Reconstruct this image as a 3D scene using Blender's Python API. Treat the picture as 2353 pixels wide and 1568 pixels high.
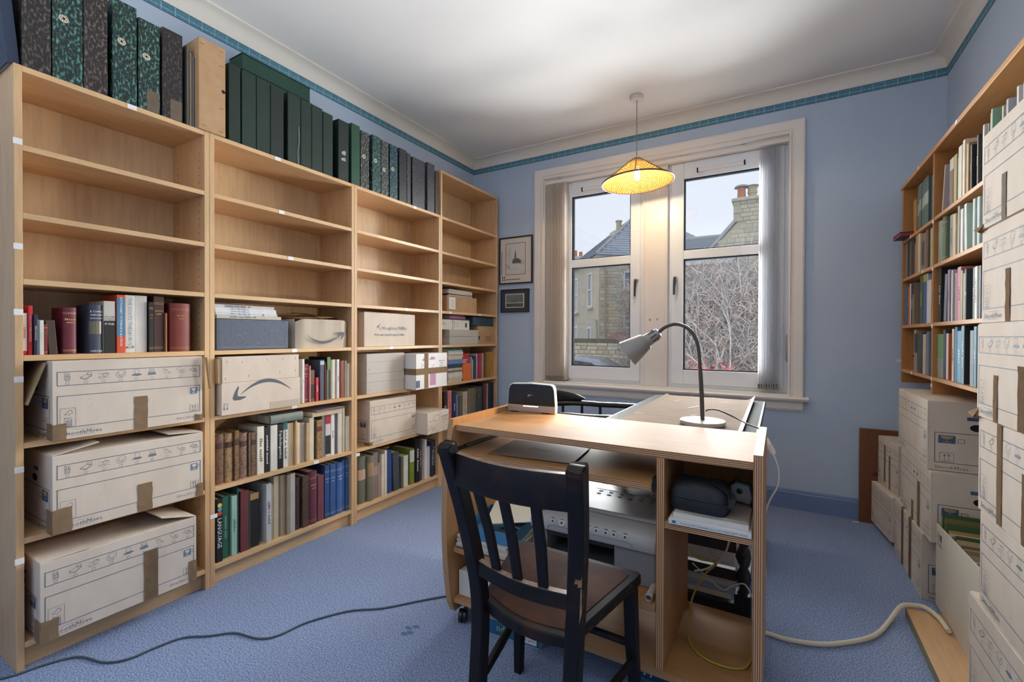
import bpy, bmesh, math, random
from mathutils import Vector, Matrix
PI=math.pi; R=math.radians
for _o in list(bpy.data.objects): bpy.data.objects.remove(_o, do_unlink=True)
SC=bpy.context.scene; COL=SC.collection

# ------------------------------------------------------------------ camera
_cd=bpy.data.cameras.new('camera'); CAM=bpy.data.objects.new('camera',_cd); COL.objects.link(CAM)
_yaw,_pit,_rol=0.52764,-0.00732,0.00321
_fw=Vector((-math.sin(_yaw)*math.cos(_pit),math.cos(_yaw)*math.cos(_pit),math.sin(_pit)))
_r=Vector((math.cos(_yaw),math.sin(_yaw),0)); _u=_r.cross(_fw)
_r2=_r*math.cos(_rol)+_u*math.sin(_rol); _u2=-_r*math.sin(_rol)+_u*math.cos(_rol)
_m=Matrix((_r2,_u2,-_fw)).transposed().to_4x4(); _m.translation=Vector((0,0,1.12624))
CAM.matrix_world=_m
_cd.sensor_width=36; _cd.sensor_fit='HORIZONTAL'; _cd.lens=36*1053.513/2353; _cd.shift_y=-0.0018
_cd.clip_start=.02; _cd.clip_end=300
SC.camera=CAM

# ------------------------------------------------------------------ sky, sun, exposure
W=bpy.data.worlds.new('overcast_sky'); SC.world=W; W.use_nodes=True
_n=W.node_tree.nodes; _l=W.node_tree.links; _n.clear()
_o=_n.new('ShaderNodeOutputWorld'); _b=_n.new('ShaderNodeBackground'); _tc=_n.new('ShaderNodeTexCoord')
_sx=_n.new('ShaderNodeSeparateXYZ'); _cr=_n.new('ShaderNodeValToRGB')
_l.new(_tc.outputs['Generated'],_sx.inputs[0]); _l.new(_sx.outputs['Z'],_cr.inputs[0])
_cr.color_ramp.elements[0].position=0.0; _cr.color_ramp.elements[0].color=(.86,.88,.95,1)
_cr.color_ramp.elements[1].position=.7; _cr.color_ramp.elements[1].color=(.74,.79,.93,1)
_l.new(_cr.outputs[0],_b.inputs[0]); _b.inputs[1].default_value=SKY_K=0.76
_l.new(_b.outputs[0],_o.inputs[0])
# broad overcast daylight arriving through the two casements
_d=bpy.data.lights.new('window_daylight','AREA'); _d.shape='RECTANGLE'; _d.size=3.6; _d.size_y=2.3; _d.energy=DAY_W=690; _d.color=(1,.99,.975)
_q=bpy.data.objects.new('window_daylight',_d); COL.objects.link(_q); _q.location=(-.70,5.1,1.95); _q.rotation_euler=(R(-90),0,0)
# added fill lamp outside, aimed up through the window to brighten the ceiling
_d=bpy.data.lights.new('outdoor_ceiling_fill','AREA'); _d.shape='RECTANGLE'; _d.size=2.2; _d.size_y=1.2; _d.energy=330; _d.color=(1,.985,.96)
_q=bpy.data.objects.new('outdoor_ceiling_fill',_d); COL.objects.link(_q); _q.location=(-.85,4.75,.15); _q.rotation_euler=Vector((0,-.74,.67)).to_track_quat('-Z','Y').to_euler()
# added fill lamp behind the camera, bounced off the ceiling; no real source
_d=bpy.data.lights.new('rear_ceiling_fill','AREA'); _d.shape='RECTANGLE'; _d.size=2.2; _d.size_y=1.0; _d.energy=24; _d.color=(1,.975,.94)
_q=bpy.data.objects.new('rear_ceiling_fill',_d); COL.objects.link(_q); _q.location=(-.82,-.75,1.75); _q.rotation_euler=(R(180),0,0)
SC.view_settings.view_transform='Standard'; SC.view_settings.look='None'
SC.view_settings.exposure=0.60; SC.view_settings.gamma=1; SC.view_settings.use_curve_mapping=False
try:
    SC.cycles.max_bounces=10; SC.cycles.diffuse_bounces=6; SC.cycles.transparent_max_bounces=24
    SC.cycles.sample_clamp_indirect=6
except Exception: pass

# ------------------------------------------------------------------ materials
def hx(h,k=1.0):
    if not isinstance(h,str): return tuple(h)[:3]
    c=[int(h[i:i+2],16)/255 for i in (0,2,4)]
    return tuple(min(1,k*(x/12.92 if x<=.04045 else ((x+.055)/1.055)**2.4)) for x in c)
_mats={}
def mat(name,base,rough=.55,var=None,scale=8,stretch=(1,1,1),detail=4,bump=0,bscale=None,metal=0,emit=None,estr=0,spec=None,thr=None,trans=0,coat=0,coords='Object'):
    if name in _mats: return _mats[name]
    m=bpy.data.materials.new(name); m.use_nodes=True; nt=m.node_tree; n=nt.nodes; l=nt.links
    p=n['Principled BSDF']; c=hx(base)
    p.inputs['Base Color'].default_value=(*c,1); p.inputs['Roughness'].default_value=rough; p.inputs['Metallic'].default_value=metal
    if spec is not None: p.inputs['Specular IOR Level'].default_value=spec
    if coat: p.inputs['Coat Weight'].default_value=coat; p.inputs['Coat Roughness'].default_value=.15
    if trans: p.inputs['Transmission Weight'].default_value=trans
    if emit: p.inputs['Emission Color'].default_value=(*hx(emit),1); p.inputs['Emission Strength'].default_value=estr
    if var is not None or bump:
        t=n.new('ShaderNodeTexCoord'); mp=n.new('ShaderNodeMapping'); mp.inputs['Scale'].default_value=stretch
        l.new(t.outputs[coords],mp.inputs[0])
        nz=n.new('ShaderNodeTexNoise'); nz.inputs['Scale'].default_value=scale; nz.inputs['Detail'].default_value=detail
        l.new(mp.outputs[0],nz.inputs['Vector'])
        if var is not None:
            r=n.new('ShaderNodeValToRGB'); a,b=thr or (.3,.7)
            r.color_ramp.elements[0].position=a; r.color_ramp.elements[1].position=b
            r.color_ramp.elements[0].color=(*c,1); r.color_ramp.elements[1].color=(*hx(var),1)
            l.new(nz.outputs['Fac'],r.inputs[0]); l.new(r.outputs[0],p.inputs['Base Color'])
        if bump:
            bp=n.new('ShaderNodeBump'); bp.inputs['Strength'].default_value=bump; bp.inputs['Distance'].default_value=.004
            if bscale:
                n2=n.new('ShaderNodeTexNoise'); n2.inputs['Scale'].default_value=bscale; n2.inputs['Detail'].default_value=3
                l.new(mp.outputs[0],n2.inputs['Vector']); l.new(n2.outputs['Fac'],bp.inputs['Height'])
            else: l.new(nz.outputs['Fac'],bp.inputs['Height'])
            l.new(bp.outputs[0],p.inputs['Normal'])
    _mats[name]=m; return m
def flat(h,rough=.6,k=1.0): return mat('paint_%s_%d'%(h,int(rough*100)),hx(h,k),rough)
def wood(name,a,b,axis,rough=.42,sc=6,fine=60):
    st={'x':(.12,1,1),'y':(1,.12,1),'z':(1,1,.12)}[axis]
    if name in _mats: return _mats[name]
    m=mat(name,a,rough,var=b,scale=sc,stretch=st,detail=6,thr=(.28,.75)); nt=m.node_tree; n=nt.nodes; l=nt.links
    p=n['Principled BSDF']; mp=[x for x in n if x.type=='MAPPING'][0]; rp=[x for x in n if x.type=='VALTORGB'][0]
    nz=n.new('ShaderNodeTexNoise'); nz.inputs['Scale'].default_value=fine; nz.inputs['Detail'].default_value=3
    l.new(mp.outputs[0],nz.inputs['Vector'])
    mx=n.new('ShaderNodeMix'); mx.data_type='RGBA'; mx.blend_type='MULTIPLY'; mx.inputs[0].default_value=.30
    gr=n.new('ShaderNodeMapRange'); gr.inputs[1].default_value=.25; gr.inputs[2].default_value=.6; gr.inputs[3].default_value=.45; gr.inputs[4].default_value=1
    l.new(nz.outputs['Fac'],gr.inputs[0]); l.new(rp.outputs[0],mx.inputs[6]); l.new(gr.outputs[0],mx.inputs[7]); l.new(mx.outputs[2],p.inputs['Base Color'])
    return m
def ply(name,axis,period=.0055):
    if name in _mats: return _mats[name]
    m=mat(name,'C69A6C',.5); n=m.node_tree.nodes; l=m.node_tree.links; p=n['Principled BSDF']
    t=n.new('ShaderNodeTexCoord'); s=n.new('ShaderNodeSeparateXYZ'); l.new(t.outputs['Object'],s.inputs[0])
    a=n.new('ShaderNodeMath'); a.operation='MULTIPLY'; a.inputs[1].default_value=1/period; l.new(s.outputs[axis],a.inputs[0])
    f=n.new('ShaderNodeMath'); f.operation='FRACT'; l.new(a.outputs[0],f.inputs[0])
    r=n.new('ShaderNodeValToRGB'); r.color_ramp.interpolation='LINEAR'
    e=r.color_ramp.elements; e[0].position=.35; e[0].color=(*hx('D2A878'),1); e[1].position=.5; e[1].color=(*hx('7C4F38'),1)
    x=e.new(.85); x.color=(*hx('7C4F38'),1); x=e.new(.97); x.color=(*hx('D2A878'),1)
    l.new(f.outputs[0],r.inputs[0]); l.new(r.outputs[0],p.inputs['Base Color']); return m

# ------------------------------------------------------------------ mesh building
class MB:
    def __init__(s): s.v=[]; s.f=[]; s.m=[]
    def add(s,vs,fs,mi=0,M=None):
        b=len(s.v)
        for p in vs: s.v.append(tuple(M@Vector(p)) if M is not None else tuple(p))
        for q in fs: s.f.append(tuple(i+b for i in q)); s.m.append(mi)
        return s
    def box(s,x0,x1,y0,y1,z0,z1,mi=0,M=None,fm=None):
        vs=[(x0,y0,z0),(x1,y0,z0),(x1,y1,z0),(x0,y1,z0),(x0,y0,z1),(x1,y0,z1),(x1,y1,z1),(x0,y1,z1)]
        fs=[('-z',(0,3,2,1)),('+z',(4,5,6,7)),('-y',(0,1,5,4)),('+x',(1,2,6,5)),('+y',(2,3,7,6)),('-x',(3,0,4,7))]
        b=len(s.v)
        for p in vs: s.v.append(tuple(M@Vector(p)) if M is not None else p)
        for k,q in fs: s.f.append(tuple(i+b for i in q)); s.m.append((fm or {}).get(k,mi))
        return s
    def prism(s,poly,axis,a,b,mi=0,M=None):
        f={'x':lambda p,t:(t,p[0],p[1]),'y':lambda p,t:(p[0],t,p[1]),'z':lambda p,t:(p[0],p[1],t)}[axis]; n=len(poly)
        vs=[f(p,a) for p in poly]+[f(p,b) for p in poly]
        fs=[tuple(range(n)),tuple(range(2*n-1,n-1,-1))]+[(i,(i+1)%n,n+(i+1)%n,n+i) for i in range(n)]
        return s.add(vs,fs,mi,M)
    def tube(s,pts,r,n=8,mi=0,M=None,side=None,prof=None,caps=True,close=False):
        pts=[Vector(p) for p in pts]; k=len(pts); rr=r if isinstance(r,(list,tuple)) else [r]*k
        pr=prof or [(math.cos(2*PI*i/n),math.sin(2*PI*i/n)) for i in range(n)]; n=len(pr); vs=[]; prev=None
        for i,p in enumerate(pts):
            t=(pts[(i+1)%k]-pts[i-1]) if close else (pts[min(i+1,k-1)]-pts[max(i-1,0)])
            if t.length<1e-9: t=Vector((0,0,1))
            t.normalize()
            if side is not None: a=Vector(side)-t*t.dot(Vector(side)); a.normalize()
            elif prev is None:
                a=t.orthogonal().normalized()
            else:
                a=prev-t*t.dot(prev); a.normalize()
            prev=a; b=t.cross(a)
            q=rr[i]; ra,rb=(q if isinstance(q,tuple) else (q,q))
            for (u,w) in pr: vs.append(p+a*u*ra+b*w*rb)
        fs=[(i*n+j,i*n+(j+1)%n,((i+1)%k)*n+(j+1)%n,((i+1)%k)*n+j) for i in range(k if close else k-1) for j in range(n)]
        if caps and not close: fs+= [tuple(range(n-1,-1,-1)),tuple((k-1)*n+j for j in range(n))]
        return s.add(vs,fs,mi,M)
    def bar(s,pts,w,h,side,mi=0,M=None):
        q=[(wi/2,hi/2) for wi,hi in zip(w if isinstance(w,list) else [w]*len(pts),h if isinstance(h,list) else [h]*len(pts))]
        return s.tube(pts,q,mi=mi,M=M,side=side,prof=[(-1,-.8),(-.8,-1),(.8,-1),(1,-.8),(1,.8),(.8,1),(-.8,1),(-1,.8)])
    def lathe(s,prof,n=24,mi=0,M=None,caps=True):
        k=len(prof); vs=[(r*math.cos(2*PI*j/n),r*math.sin(2*PI*j/n),z) for r,z in prof for j in range(n)]
        fs=[(i*n+j,i*n+(j+1)%n,(i+1)*n+(j+1)%n,(i+1)*n+j) for i in range(k-1) for j in range(n)]
        if caps: fs+=[tuple(range(n-1,-1,-1)),tuple((k-1)*n+j for j in range(n))]
        return s.add(vs,fs,mi,M)
    def poly(s,pts,mi=0,M=None): return s.add(pts,[tuple(range(len(pts)))],mi,M)
    def strokes(s,lines,w,F,mi=0):
        for ln in lines:
            for (a,b) in zip(ln[:-1],ln[1:]):
                dx,dy=b[0]-a[0],b[1]-a[1]; L=math.hypot(dx,dy)
                if L<1e-9: continue
                nx,ny=-dy/L*w/2,dx/L*w/2; ex,ey=dx/L*w/2,dy/L*w/2
                s.add([F(a[0]-ex+nx,a[1]-ey+ny),F(a[0]-ex-nx,a[1]-ey-ny),F(b[0]+ex-nx,b[1]+ey-ny),F(b[0]+ex+nx,b[1]+ey+ny)],[(0,1,2,3)],mi)
        return s
    def text(s,string,size,F,mi=0,align='c',bold=0):
        vs,fs,w=text_mesh(string); 
        ox={'c':-w/2,'l':0,'r':-w}[align]
        return s.add([F((x+ox)*size,(y-.35)*size) for x,y in vs],fs,mi)
    def bars(s,string,size,F,mi=0,rnd=None):
        rnd=rnd or random.Random(len(string)); x=-len(string)*size*.30
        for ch in string:
            if ch!=' ':
                h=size*rnd.choice((.5,.5,.75)); a=x+.06*size; b=x+.46*size
                s.add([F(a,-.28*size),F(b,-.28*size),F(b,-.28*size+h),F(a,-.28*size+h)],[(0,1,2,3)],mi)
            x+=size*.60
        return s
    def mesh(s,name,mats,bevel=0,smooth=None,seg=1):
        me=bpy.data.meshes.new(name); me.from_pydata(s.v,[],s.f)
        for m in mats: me.materials.append(m)
        me.polygons.foreach_set('material_index',s.m)
        bm=bmesh.new(); bm.from_mesh(me); bmesh.ops.recalc_face_normals(bm,faces=bm.faces)
        if bevel:
            es=[e for e in bm.edges if len(e.link_faces)==2 and e.calc_face_angle(0)>R(40)]
            bmesh.ops.bevel(bm,geom=es,offset=bevel,segments=seg,affect='EDGES',profile=.5,clamp_overlap=True)
        bm.to_mesh(me); bm.free()
        if smooth is not None:
            me.polygons.foreach_set('use_smooth',[True]*len(me.polygons)); me.set_sharp_from_angle(angle=R(smooth))
        return me
_tc={}
def text_mesh(string):
    if string in _tc: return _tc[string]
    c=bpy.data.curves.new('lettering','FONT'); c.body=string; c.size=1; c.resolution_u=1
    o=bpy.data.objects.new('lettering',c); me=bpy.data.meshes.new_from_object(o)
    vs=[(v.co.x,v.co.y) for v in me.vertices]; fs=[tuple(p.vertices) for p in me.polygons]
    w=max([v[0] for v in vs],default=0); bpy.data.objects.remove(o); bpy.data.curves.remove(c); bpy.data.meshes.remove(me)
    _tc[string]=(vs,fs,w); return _tc[string]

# ------------------------------------------------------------------ objects
def tag(o,label=None,cat=None,group=None,kind=None):
    if label: o['label']=label
    if cat: o['category']=cat
    if group: o['group']=group
    if kind: o['kind']=kind
    return o
def thing(name,label,cat,loc=(0,0,0),rotz=0,group=None,rot=None):
    o=bpy.data.objects.new(name,None); o.empty_display_size=.05; COL.objects.link(o)
    o.location=loc; o.rotation_euler=rot or (0,0,rotz); return tag(o,label,cat,group)
def part(name,mb,mats,parent=None,bevel=0,smooth=None,seg=1,world=False,label=None,kind=None):
    if not isinstance(mats,(list,tuple)): mats=[mats]
    me=mb if isinstance(mb,bpy.types.Mesh) else mb.mesh(name,mats,bevel,smooth,seg)
    o=bpy.data.objects.new(name,me); COL.objects.link(o)
    if parent is not None:
        o.parent=parent
        if world:
            p=parent; off=Vector(p.location)
            while p.parent: p=p.parent; off+=Vector(p.location)
            o.location=-off
    if label: o['label']=label
    if kind: o['kind']=kind
    return o
def single(name,mb,mats,label,cat,group=None,loc=(0,0,0),rot=(0,0,0),**k):
    o=part(name,mb,mats,**k); o.location=loc; o.rotation_euler=rot; return tag(o,label,cat,group)
def struct(name,mb,mats,**k):
    o=part(name,mb,mats,**k); o['kind']='structure'; return o
def arc(cx,cy,r,a0,a1,n,ry=None): return [(cx+r*math.cos(R(a0+(a1-a0)*i/n)),cy+(ry or r)*math.sin(R(a0+(a1-a0)*i/n))) for i in range(n+1)]
def bez(p,n=24):
    p=[Vector(q) for q in p]; out=[]; k=len(p)
    for i in range(k-1):
        a,b,c,d=p[max(i-1,0)],p[i],p[i+1],p[min(i+2,k-1)]
        for j in range(n):
            t=j/n; out.append(.5*((2*b)+(c-a)*t+(2*a-5*b+4*c-d)*t*t+(3*b-a-3*c+d)*t**3))
    out.append(p[-1]); return out

# ------------------------------------------------------------------ common materials
BIRCH_V=wood('birch_veneer_upright',hx('D8B487'),hx('C8A074'),'z')
BIRCH_H=wood('birch_veneer_level',hx('DCB88A'),hx('CCA477'),'y')
BIRCH_B=wood('birch_veneer_back',hx('E4C59A'),hx('D8B78A'),'z',sc=4)
PINE_V=wood('pine_upright',hx('BE8448'),hx('9E6634'),'z')
PINE_H=wood('pine_level',hx('D0995E'),hx('B8804A'),'y')
BEECH_X=wood('beech_board_x',hx('AC8052'),hx('9C6F41'),'x',.65)
BEECH_Z=wood('beech_board_z',hx('C6935E'),hx('B4804E'),'z')
PLY_H=ply('plywood_edge_level',2); PLY_V=ply('plywood_edge_upright',0)
WHITEP=mat('white_gloss_paint','E6E2DC',.35)
UPVC=mat('white_upvc','E8EAEC',.3)
CREAMP=mat('cream_gloss_paint','EBE3DB',.4,var='E4DAD0',scale=3)
CARD=mat('corrugated_card','D2C4B5',.8,var='C8B9A8',scale=14,stretch=(1,1,.4))
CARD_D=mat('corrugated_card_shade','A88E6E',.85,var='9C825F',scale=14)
CARD_K=mat('kraft_card','B99570',.8,var='AE8962',scale=22)
TAPE=mat('brown_parcel_tape','86705A',.7,spec=0,var='7E6850',scale=30,bump=.25)
TAPE_D=mat('dark_parcel_tape','6E5A48',.7,spec=0,var='7A6652',scale=30,bump=.25)
INK=mat('blue_print_ink','5C6875',.7)
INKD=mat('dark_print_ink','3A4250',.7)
PAGES=mat('page_edges','D8CDB8',.8,var='BFB196',scale=40,stretch=(1,1,.02))
GOLD=mat('gilt_print','B08F4A',.45)
BLACKP=mat('black_plastic','17181A',.4)
PAPER=mat('white_paper','E8E6E2',.7)
STICK=mat('white_sticker','E6E2E0',.5)
MARKS=mat('pencil_line','8C8478',.8)

# ------------------------------------------------------------------ room shell
XL,XR,YW,YB,ZC=-2.468,.82,3.52,-1.5,2.745
WALLP=mat('blue_wall_paint',hx('B6C4D6'),.75,var=hx('B0BFD2'),scale=2.2,bump=.12,bscale=180)
CEIL=mat('white_ceiling_paint','E6E5E3',.85,var='DEDDDB',scale=1.5)
COVE=mat('cream_cornice_paint','E2DDD3',.8)
CARPET=mat('blue_carpet_pile',hx('66769A'),.95,var=hx('A2B1D0'),scale=210,detail=3,thr=(.38,.62),bump=1.0,bscale=200,spec=.1)
SKIRT=mat('blue_gloss_skirting',hx('6F84AC'),.4)
struct('floor',MB().box(XL-.1,XR+.1,YB-.1,YW+.1,-.08,0),CARPET)
struct('ceiling',MB().box(XL-.1,XR+.1,YB-.1,YW+.1,ZC,ZC+.1),CEIL)
struct('wall_left',MB().box(XL-.1,XL,YB-.1,YW+.1,0,ZC),WALLP)
struct('wall_right',MB().box(XR,XR+.1,YB-.1,YW+.1,0,ZC),WALLP)
struct('wall_back',MB().box(XL-.1,XR+.1,YB-.1,YB,0,ZC),WALLP)
OX0,OX1,OZ0,OZ1=-1.735,.055,.735,2.445   # window opening
WT=.30
b=MB(); b.box(XL-.1,OX0,YW,YW+WT,0,ZC); b.box(OX1,XR+.1,YW,YW+WT,0,ZC); b.box(OX0,OX1,YW,YW+WT,0,OZ0); b.box(OX0,OX1,YW,YW+WT,OZ1,ZC)
struct('wall_window',b,WALLP)
# cornice: concave quarter cove between wall (z 2.668) and ceiling (.065 out)
pr=[(0,2.668),(.004,2.668),(.004,2.680)]+[(.004+.058*(1-math.cos(R(a))),2.680+.055*math.sin(R(a))) for a in range(15,91,15)]+[(.074,2.737),(.074,ZC),(0,ZC)]
b=MB(); b.prism([(XL+x,z) for x,z in pr],'y',YB,YW); struct('trim_1',b,COVE,smooth=25)
b=MB(); b.prism([(XR-x,z) for x,z in pr],'y',YB,YW); struct('trim_2',b,COVE,smooth=25)
b=MB(); b.prism([(YW-x,z) for x,z in pr],'x',XL,XR); struct('trim_3',b,COVE,smooth=25)
# patterned paper border
def border_mat():
    m=mat('teal_border_paper','5C8A98',.7); n=m.node_tree.nodes; l=m.node_tree.links; p=n['Principled BSDF']
    t=n.new('ShaderNodeTexCoord'); s=n.new('ShaderNodeSeparateXYZ'); l.new(t.outputs['Object'],s.inputs[0])
    ad=n.new('ShaderNodeMath'); ad.operation='ADD'; l.new(s.outputs[0],ad.inputs[0]); l.new(s.outputs[1],ad.inputs[1])
    cb=n.new('ShaderNodeCombineXYZ'); l.new(ad.outputs[0],cb.inputs[0]); l.new(s.outputs[2],cb.inputs[1])
    br=n.new('ShaderNodeTexBrick'); l.new(cb.outputs[0],br.inputs['Vector']); br.offset=0
    br.inputs['Scale'].default_value=1; br.inputs['Brick Width'].default_value=.058; br.inputs['Row Height'].default_value=.048
    br.inputs['Mortar Size'].default_value=.0012; br.inputs['Color1'].default_value=(*hx('4F7F92'),1); br.inputs['Color2'].default_value=(*hx('4A7B8E'),1); br.inputs['Mortar'].default_value=(*hx('9FC0CC'),1)
    mp=n.new('ShaderNodeMapping'); mp.inputs['Scale'].default_value=(55,190,1); l.new(cb.outputs[0],mp.inputs[0])
    nz=n.new('ShaderNodeTexNoise'); nz.inputs['Scale'].default_value=1.6; l.new(mp.outputs[0],nz.inputs['Vector'])
    rp=n.new('ShaderNodeMapRange'); rp.inputs[1].default_value=.35; rp.inputs[2].default_value=.65; rp.inputs[3].default_value=.72; rp.inputs[4].default_value=1.45; l.new(nz.outputs['Fac'],rp.inputs[0])
    mx=n.new('ShaderNodeMix'); mx.data_type='RGBA'; mx.blend_type='MULTIPLY'; mx.inputs[0].default_value=1
    l.new(br.outputs[0],mx.inputs[6]); l.new(rp.outputs[0],mx.inputs[7]); l.new(mx.outputs[2],p.inputs['Base Color']); return m
BORD=border_mat(); BEDGE=mat('dark_teal_border_edge','3E6474',.7)
def border(nm,fn):
    b=MB(); fn(b,2.624,2.668,.0012,0); fn(b,2.622,2.6255,.0016,1); fn(b,2.6665,2.670,.0016,1); struct(nm,b,[BORD,BEDGE])
border('trim_4',lambda b,a,c,d,m:b.box(XL,XL+d,YB,YW,a,c,m))
border('trim_5',lambda b,a,c,d,m:b.box(XL,XR,YW-d,YW,a,c,m))
border('trim_6',lambda b,a,c,d,m:b.box(XR-d,XR,YB,YW,a,c,m))
# skirting boards
sk=[(0,0),(.02,0),(.02,.105),(.016,.112),(.016,.12),(.008,.128),(0,.128)]
struct('baseboard_window',MB().prism([(YW-x,z) for x,z in sk],'x',XL,XR),SKIRT)
struct('baseboard_left',MB().prism([(XL+x,z) for x,z in sk],'y',YB,.45),SKIRT)
struct('baseboard_right',MB().prism([(XR-x,z) for x,z in sk],'y',YB,1.2),SKIRT)
# ------------------------------------------------------------------ window casing
b=MB(); c0,c1,ct=-1.822,.137,2.536
def casing(b,poly,axis,a,c): b.prism(poly,axis,a,c)
cas=lambda s,x:[(x,YW),(x,YW-.022),(x+s*.010,YW-.026),(x+s*.058,YW-.026),(x+s*.062,YW-.018),(x+s*.070,YW-.018),(x+s*.076,YW-.030),(x+s*.087,YW-.030),(x+s*.087,YW)]
cp=[(0,YW),(0,YW-.022),(.010,YW-.026),(.058,YW-.026),(.062,YW-.018),(.070,YW-.018),(.076,YW-.030),(.087,YW-.030),(.087,YW)]; k_=len(cp)
vs=[(c0+d,y,.735) for d,y in cp]+[(c0+d,y,ct-d) for d,y in cp]+[(c1-d,y,ct-d) for d,y in cp]+[(c1-d,y,.735) for d,y in cp]
b.add(vs,[(s_*k_+i,s_*k_+(i+1)%k_,(s_+1)*k_+(i+1)%k_,(s_+1)*k_+i) for s_ in range(3) for i in range(k_)]+[tuple(range(k_)),tuple(3*k_+i for i in range(k_))])
struct('trim_7',b,CREAMP)
b=MB(); b.prism([(YW+.1,.735),(YW-.065,.735),(YW-.072,.727),(YW-.065,.712),(YW-.03,.705),(YW+.1,.705)],'x',-1.848,.165)
b.prism([(YW,.705),(YW-.030,.705),(YW-.022,.690),(YW-.022,.655),(YW-.012,.640),(YW,.640)],'x',-1.815,.135)
struct('trim_8',b,CREAMP,bevel=.001)
# reveal lining (jambs, head) and central timber panel
YF=YW+.085
b=MB(); b.box(OX0,OX0+.006,YW,YF+.08,OZ0,OZ1); b.box(OX1-.006,OX1,YW,YF+.08,OZ0,OZ1); b.box(OX0+.006,OX1-.006,YW,YF+.08,OZ1-.006,OZ1); b.box(OX0+.006,OX1-.006,YW-.02,YF+.08,OZ0,OZ0+.012)
struct('trim_9',b,WHITEP)
b=MB(); b.box(-.905,-.735,YF-.045,YF+.08,OZ0+.012,OZ1-.006); b.box(-.913,-.895,YF-.052,YF-.001,OZ0+.0125,OZ1-.0065); b.box(-.745,-.727,YF-.052,YF-.001,OZ0+.0125,OZ1-.0065)
struct('trim_10',b,CREAMP,bevel=.003)
b=MB()
for x in (-.855,-.80): b.lathe([(.008,0),(.008,.002)],12,0,Matrix.Translation((x,YF-.0462,1.255))@Matrix.Rotation(PI/2,4,'X'))
struct('trim_11',b,mat('filled_screw_hole','B8A48E',.7))
# ------------------------------------------------------------------ windows
def glass_mat():
    m=bpy.data.materials.new('window_glass'); m.use_nodes=True; n=m.node_tree.nodes; l=m.node_tree.links; n.clear()
    o=n.new('ShaderNodeOutputMaterial'); t=n.new('ShaderNodeBsdfTransparent'); g=n.new('ShaderNodeBsdfGlossy'); x=n.new('ShaderNodeMixShader'); f=n.new('ShaderNodeFresnel')
    t.inputs[0].default_value=(.93,.95,.96,1); g.inputs['Roughness'].default_value=.0; f.inputs[0].default_value=1.45
    l.new(f.outputs[0],x.inputs[0]); l.new(t.outputs[0],x.inputs[1]); l.new(g.outputs[0],x.inputs[2]); l.new(x.outputs[0],o.inputs[0]); return m
GLASS=glass_mat(); GASK=mat('black_gasket','1C1D1F',1,spec=0); CHROME=mat('chrome','C8C8C8',.15,metal=1)
def window(nm,x0,x1,gx0,gx1,hx_):
    # outer frame, sash, two panes, vent, handle
    z0,z1=OZ0+.012,OZ1-.006
    b=MB(); fw=.03
    b.box(x0,x0+fw,YF-.01,YF+.06,z0,z1); b.box(x1-fw,x1,YF-.01,YF+.06,z0,z1); b.box(x0+fw,x1-fw,YF-.01,YF+.06,z0,z0+fw); b.box(x0+fw,x1-fw,YF-.01,YF+.06,z1-fw,z1)
    w=struct(nm,b,UPVC,bevel=.002)
    def ring(b,a0,a1,c0,c1,i,y0,y1):
        b.box(a0,a0+i,y0,y1,c0,c1); b.box(a1-i,a1,y0,y1,c0,c1); b.box(a0+i,a1-i,y0,y1,c0,c0+i); b.box(a0+i,a1-i,y0,y1,c1-i,c1)
    s0,s1,t0,t1=x0+fw-.006,x1-fw+.006,z0+fw-.006,z1-fw+.006
    b=MB(); b.box(s0,gx0,YF-.026,YF+.04,t0,t1); b.box(gx1,s1,YF-.026,YF+.04,t0,t1)
    b.box(gx0,gx1,YF-.026,YF+.04,t0,.878); b.box(gx0,gx1,YF-.026,YF+.04,2.290,t1); b.box(gx0,gx1,YF-.026,YF+.04,1.697,1.763)
    part('sash',b,UPVC,w,bevel=.004)
    b=MB(); ring(b,gx0-.001,gx1+.001,.877,1.698,.006,YF-.020,YF+.03); ring(b,gx0-.001,gx1+.001,1.762,2.291,.006,YF-.020,YF+.03); part('gasket',b,GASK,w)
    for c0_,c1_ in ((.88,1.695),(1.765,2.288)): part('pane',MB().box(gx0,gx1,YF+.006,YF+.008,c0_,c1_),GLASS,w)
    mx=(gx0+gx1)/2
    v=part('vent',MB().box(mx-.15,mx+.15,YF-.042,YF-.026,2.325,2.350),WHITEP,w,bevel=.003)
    b=MB(); b.box(mx-.157,mx-.150,YF-.044,YF-.026,2.322,2.353); b.box(mx+.150,mx+.157,YF-.044,YF-.026,2.322,2.353); part('vent_end',b,GASK,v)
    h=part('handle',MB().lathe([(.016,0),(.018,.006),(.014,.012),(.010,.03)],14,0,Matrix.Translation((hx_,YF-.026,1.56))@Matrix.Rotation(PI/2,4,'X')),CHROME,w,smooth=40)
    part('lever',MB().tube([(hx_,YF-.055,1.565),(hx_,YF-.062,1.54),(hx_-.004,YF-.060,1.49),(hx_-.006,YF-.056,1.435)],[.010,.011,.008,.007],10),mat('dark_lever','3A3C40',.35),h,smooth=50)
    return w
window('window_1',-1.73,-.912,-1.508,-1.014,-.965)
window('window_2',-.728,.05,-.616,-.120,-.672)

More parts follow.
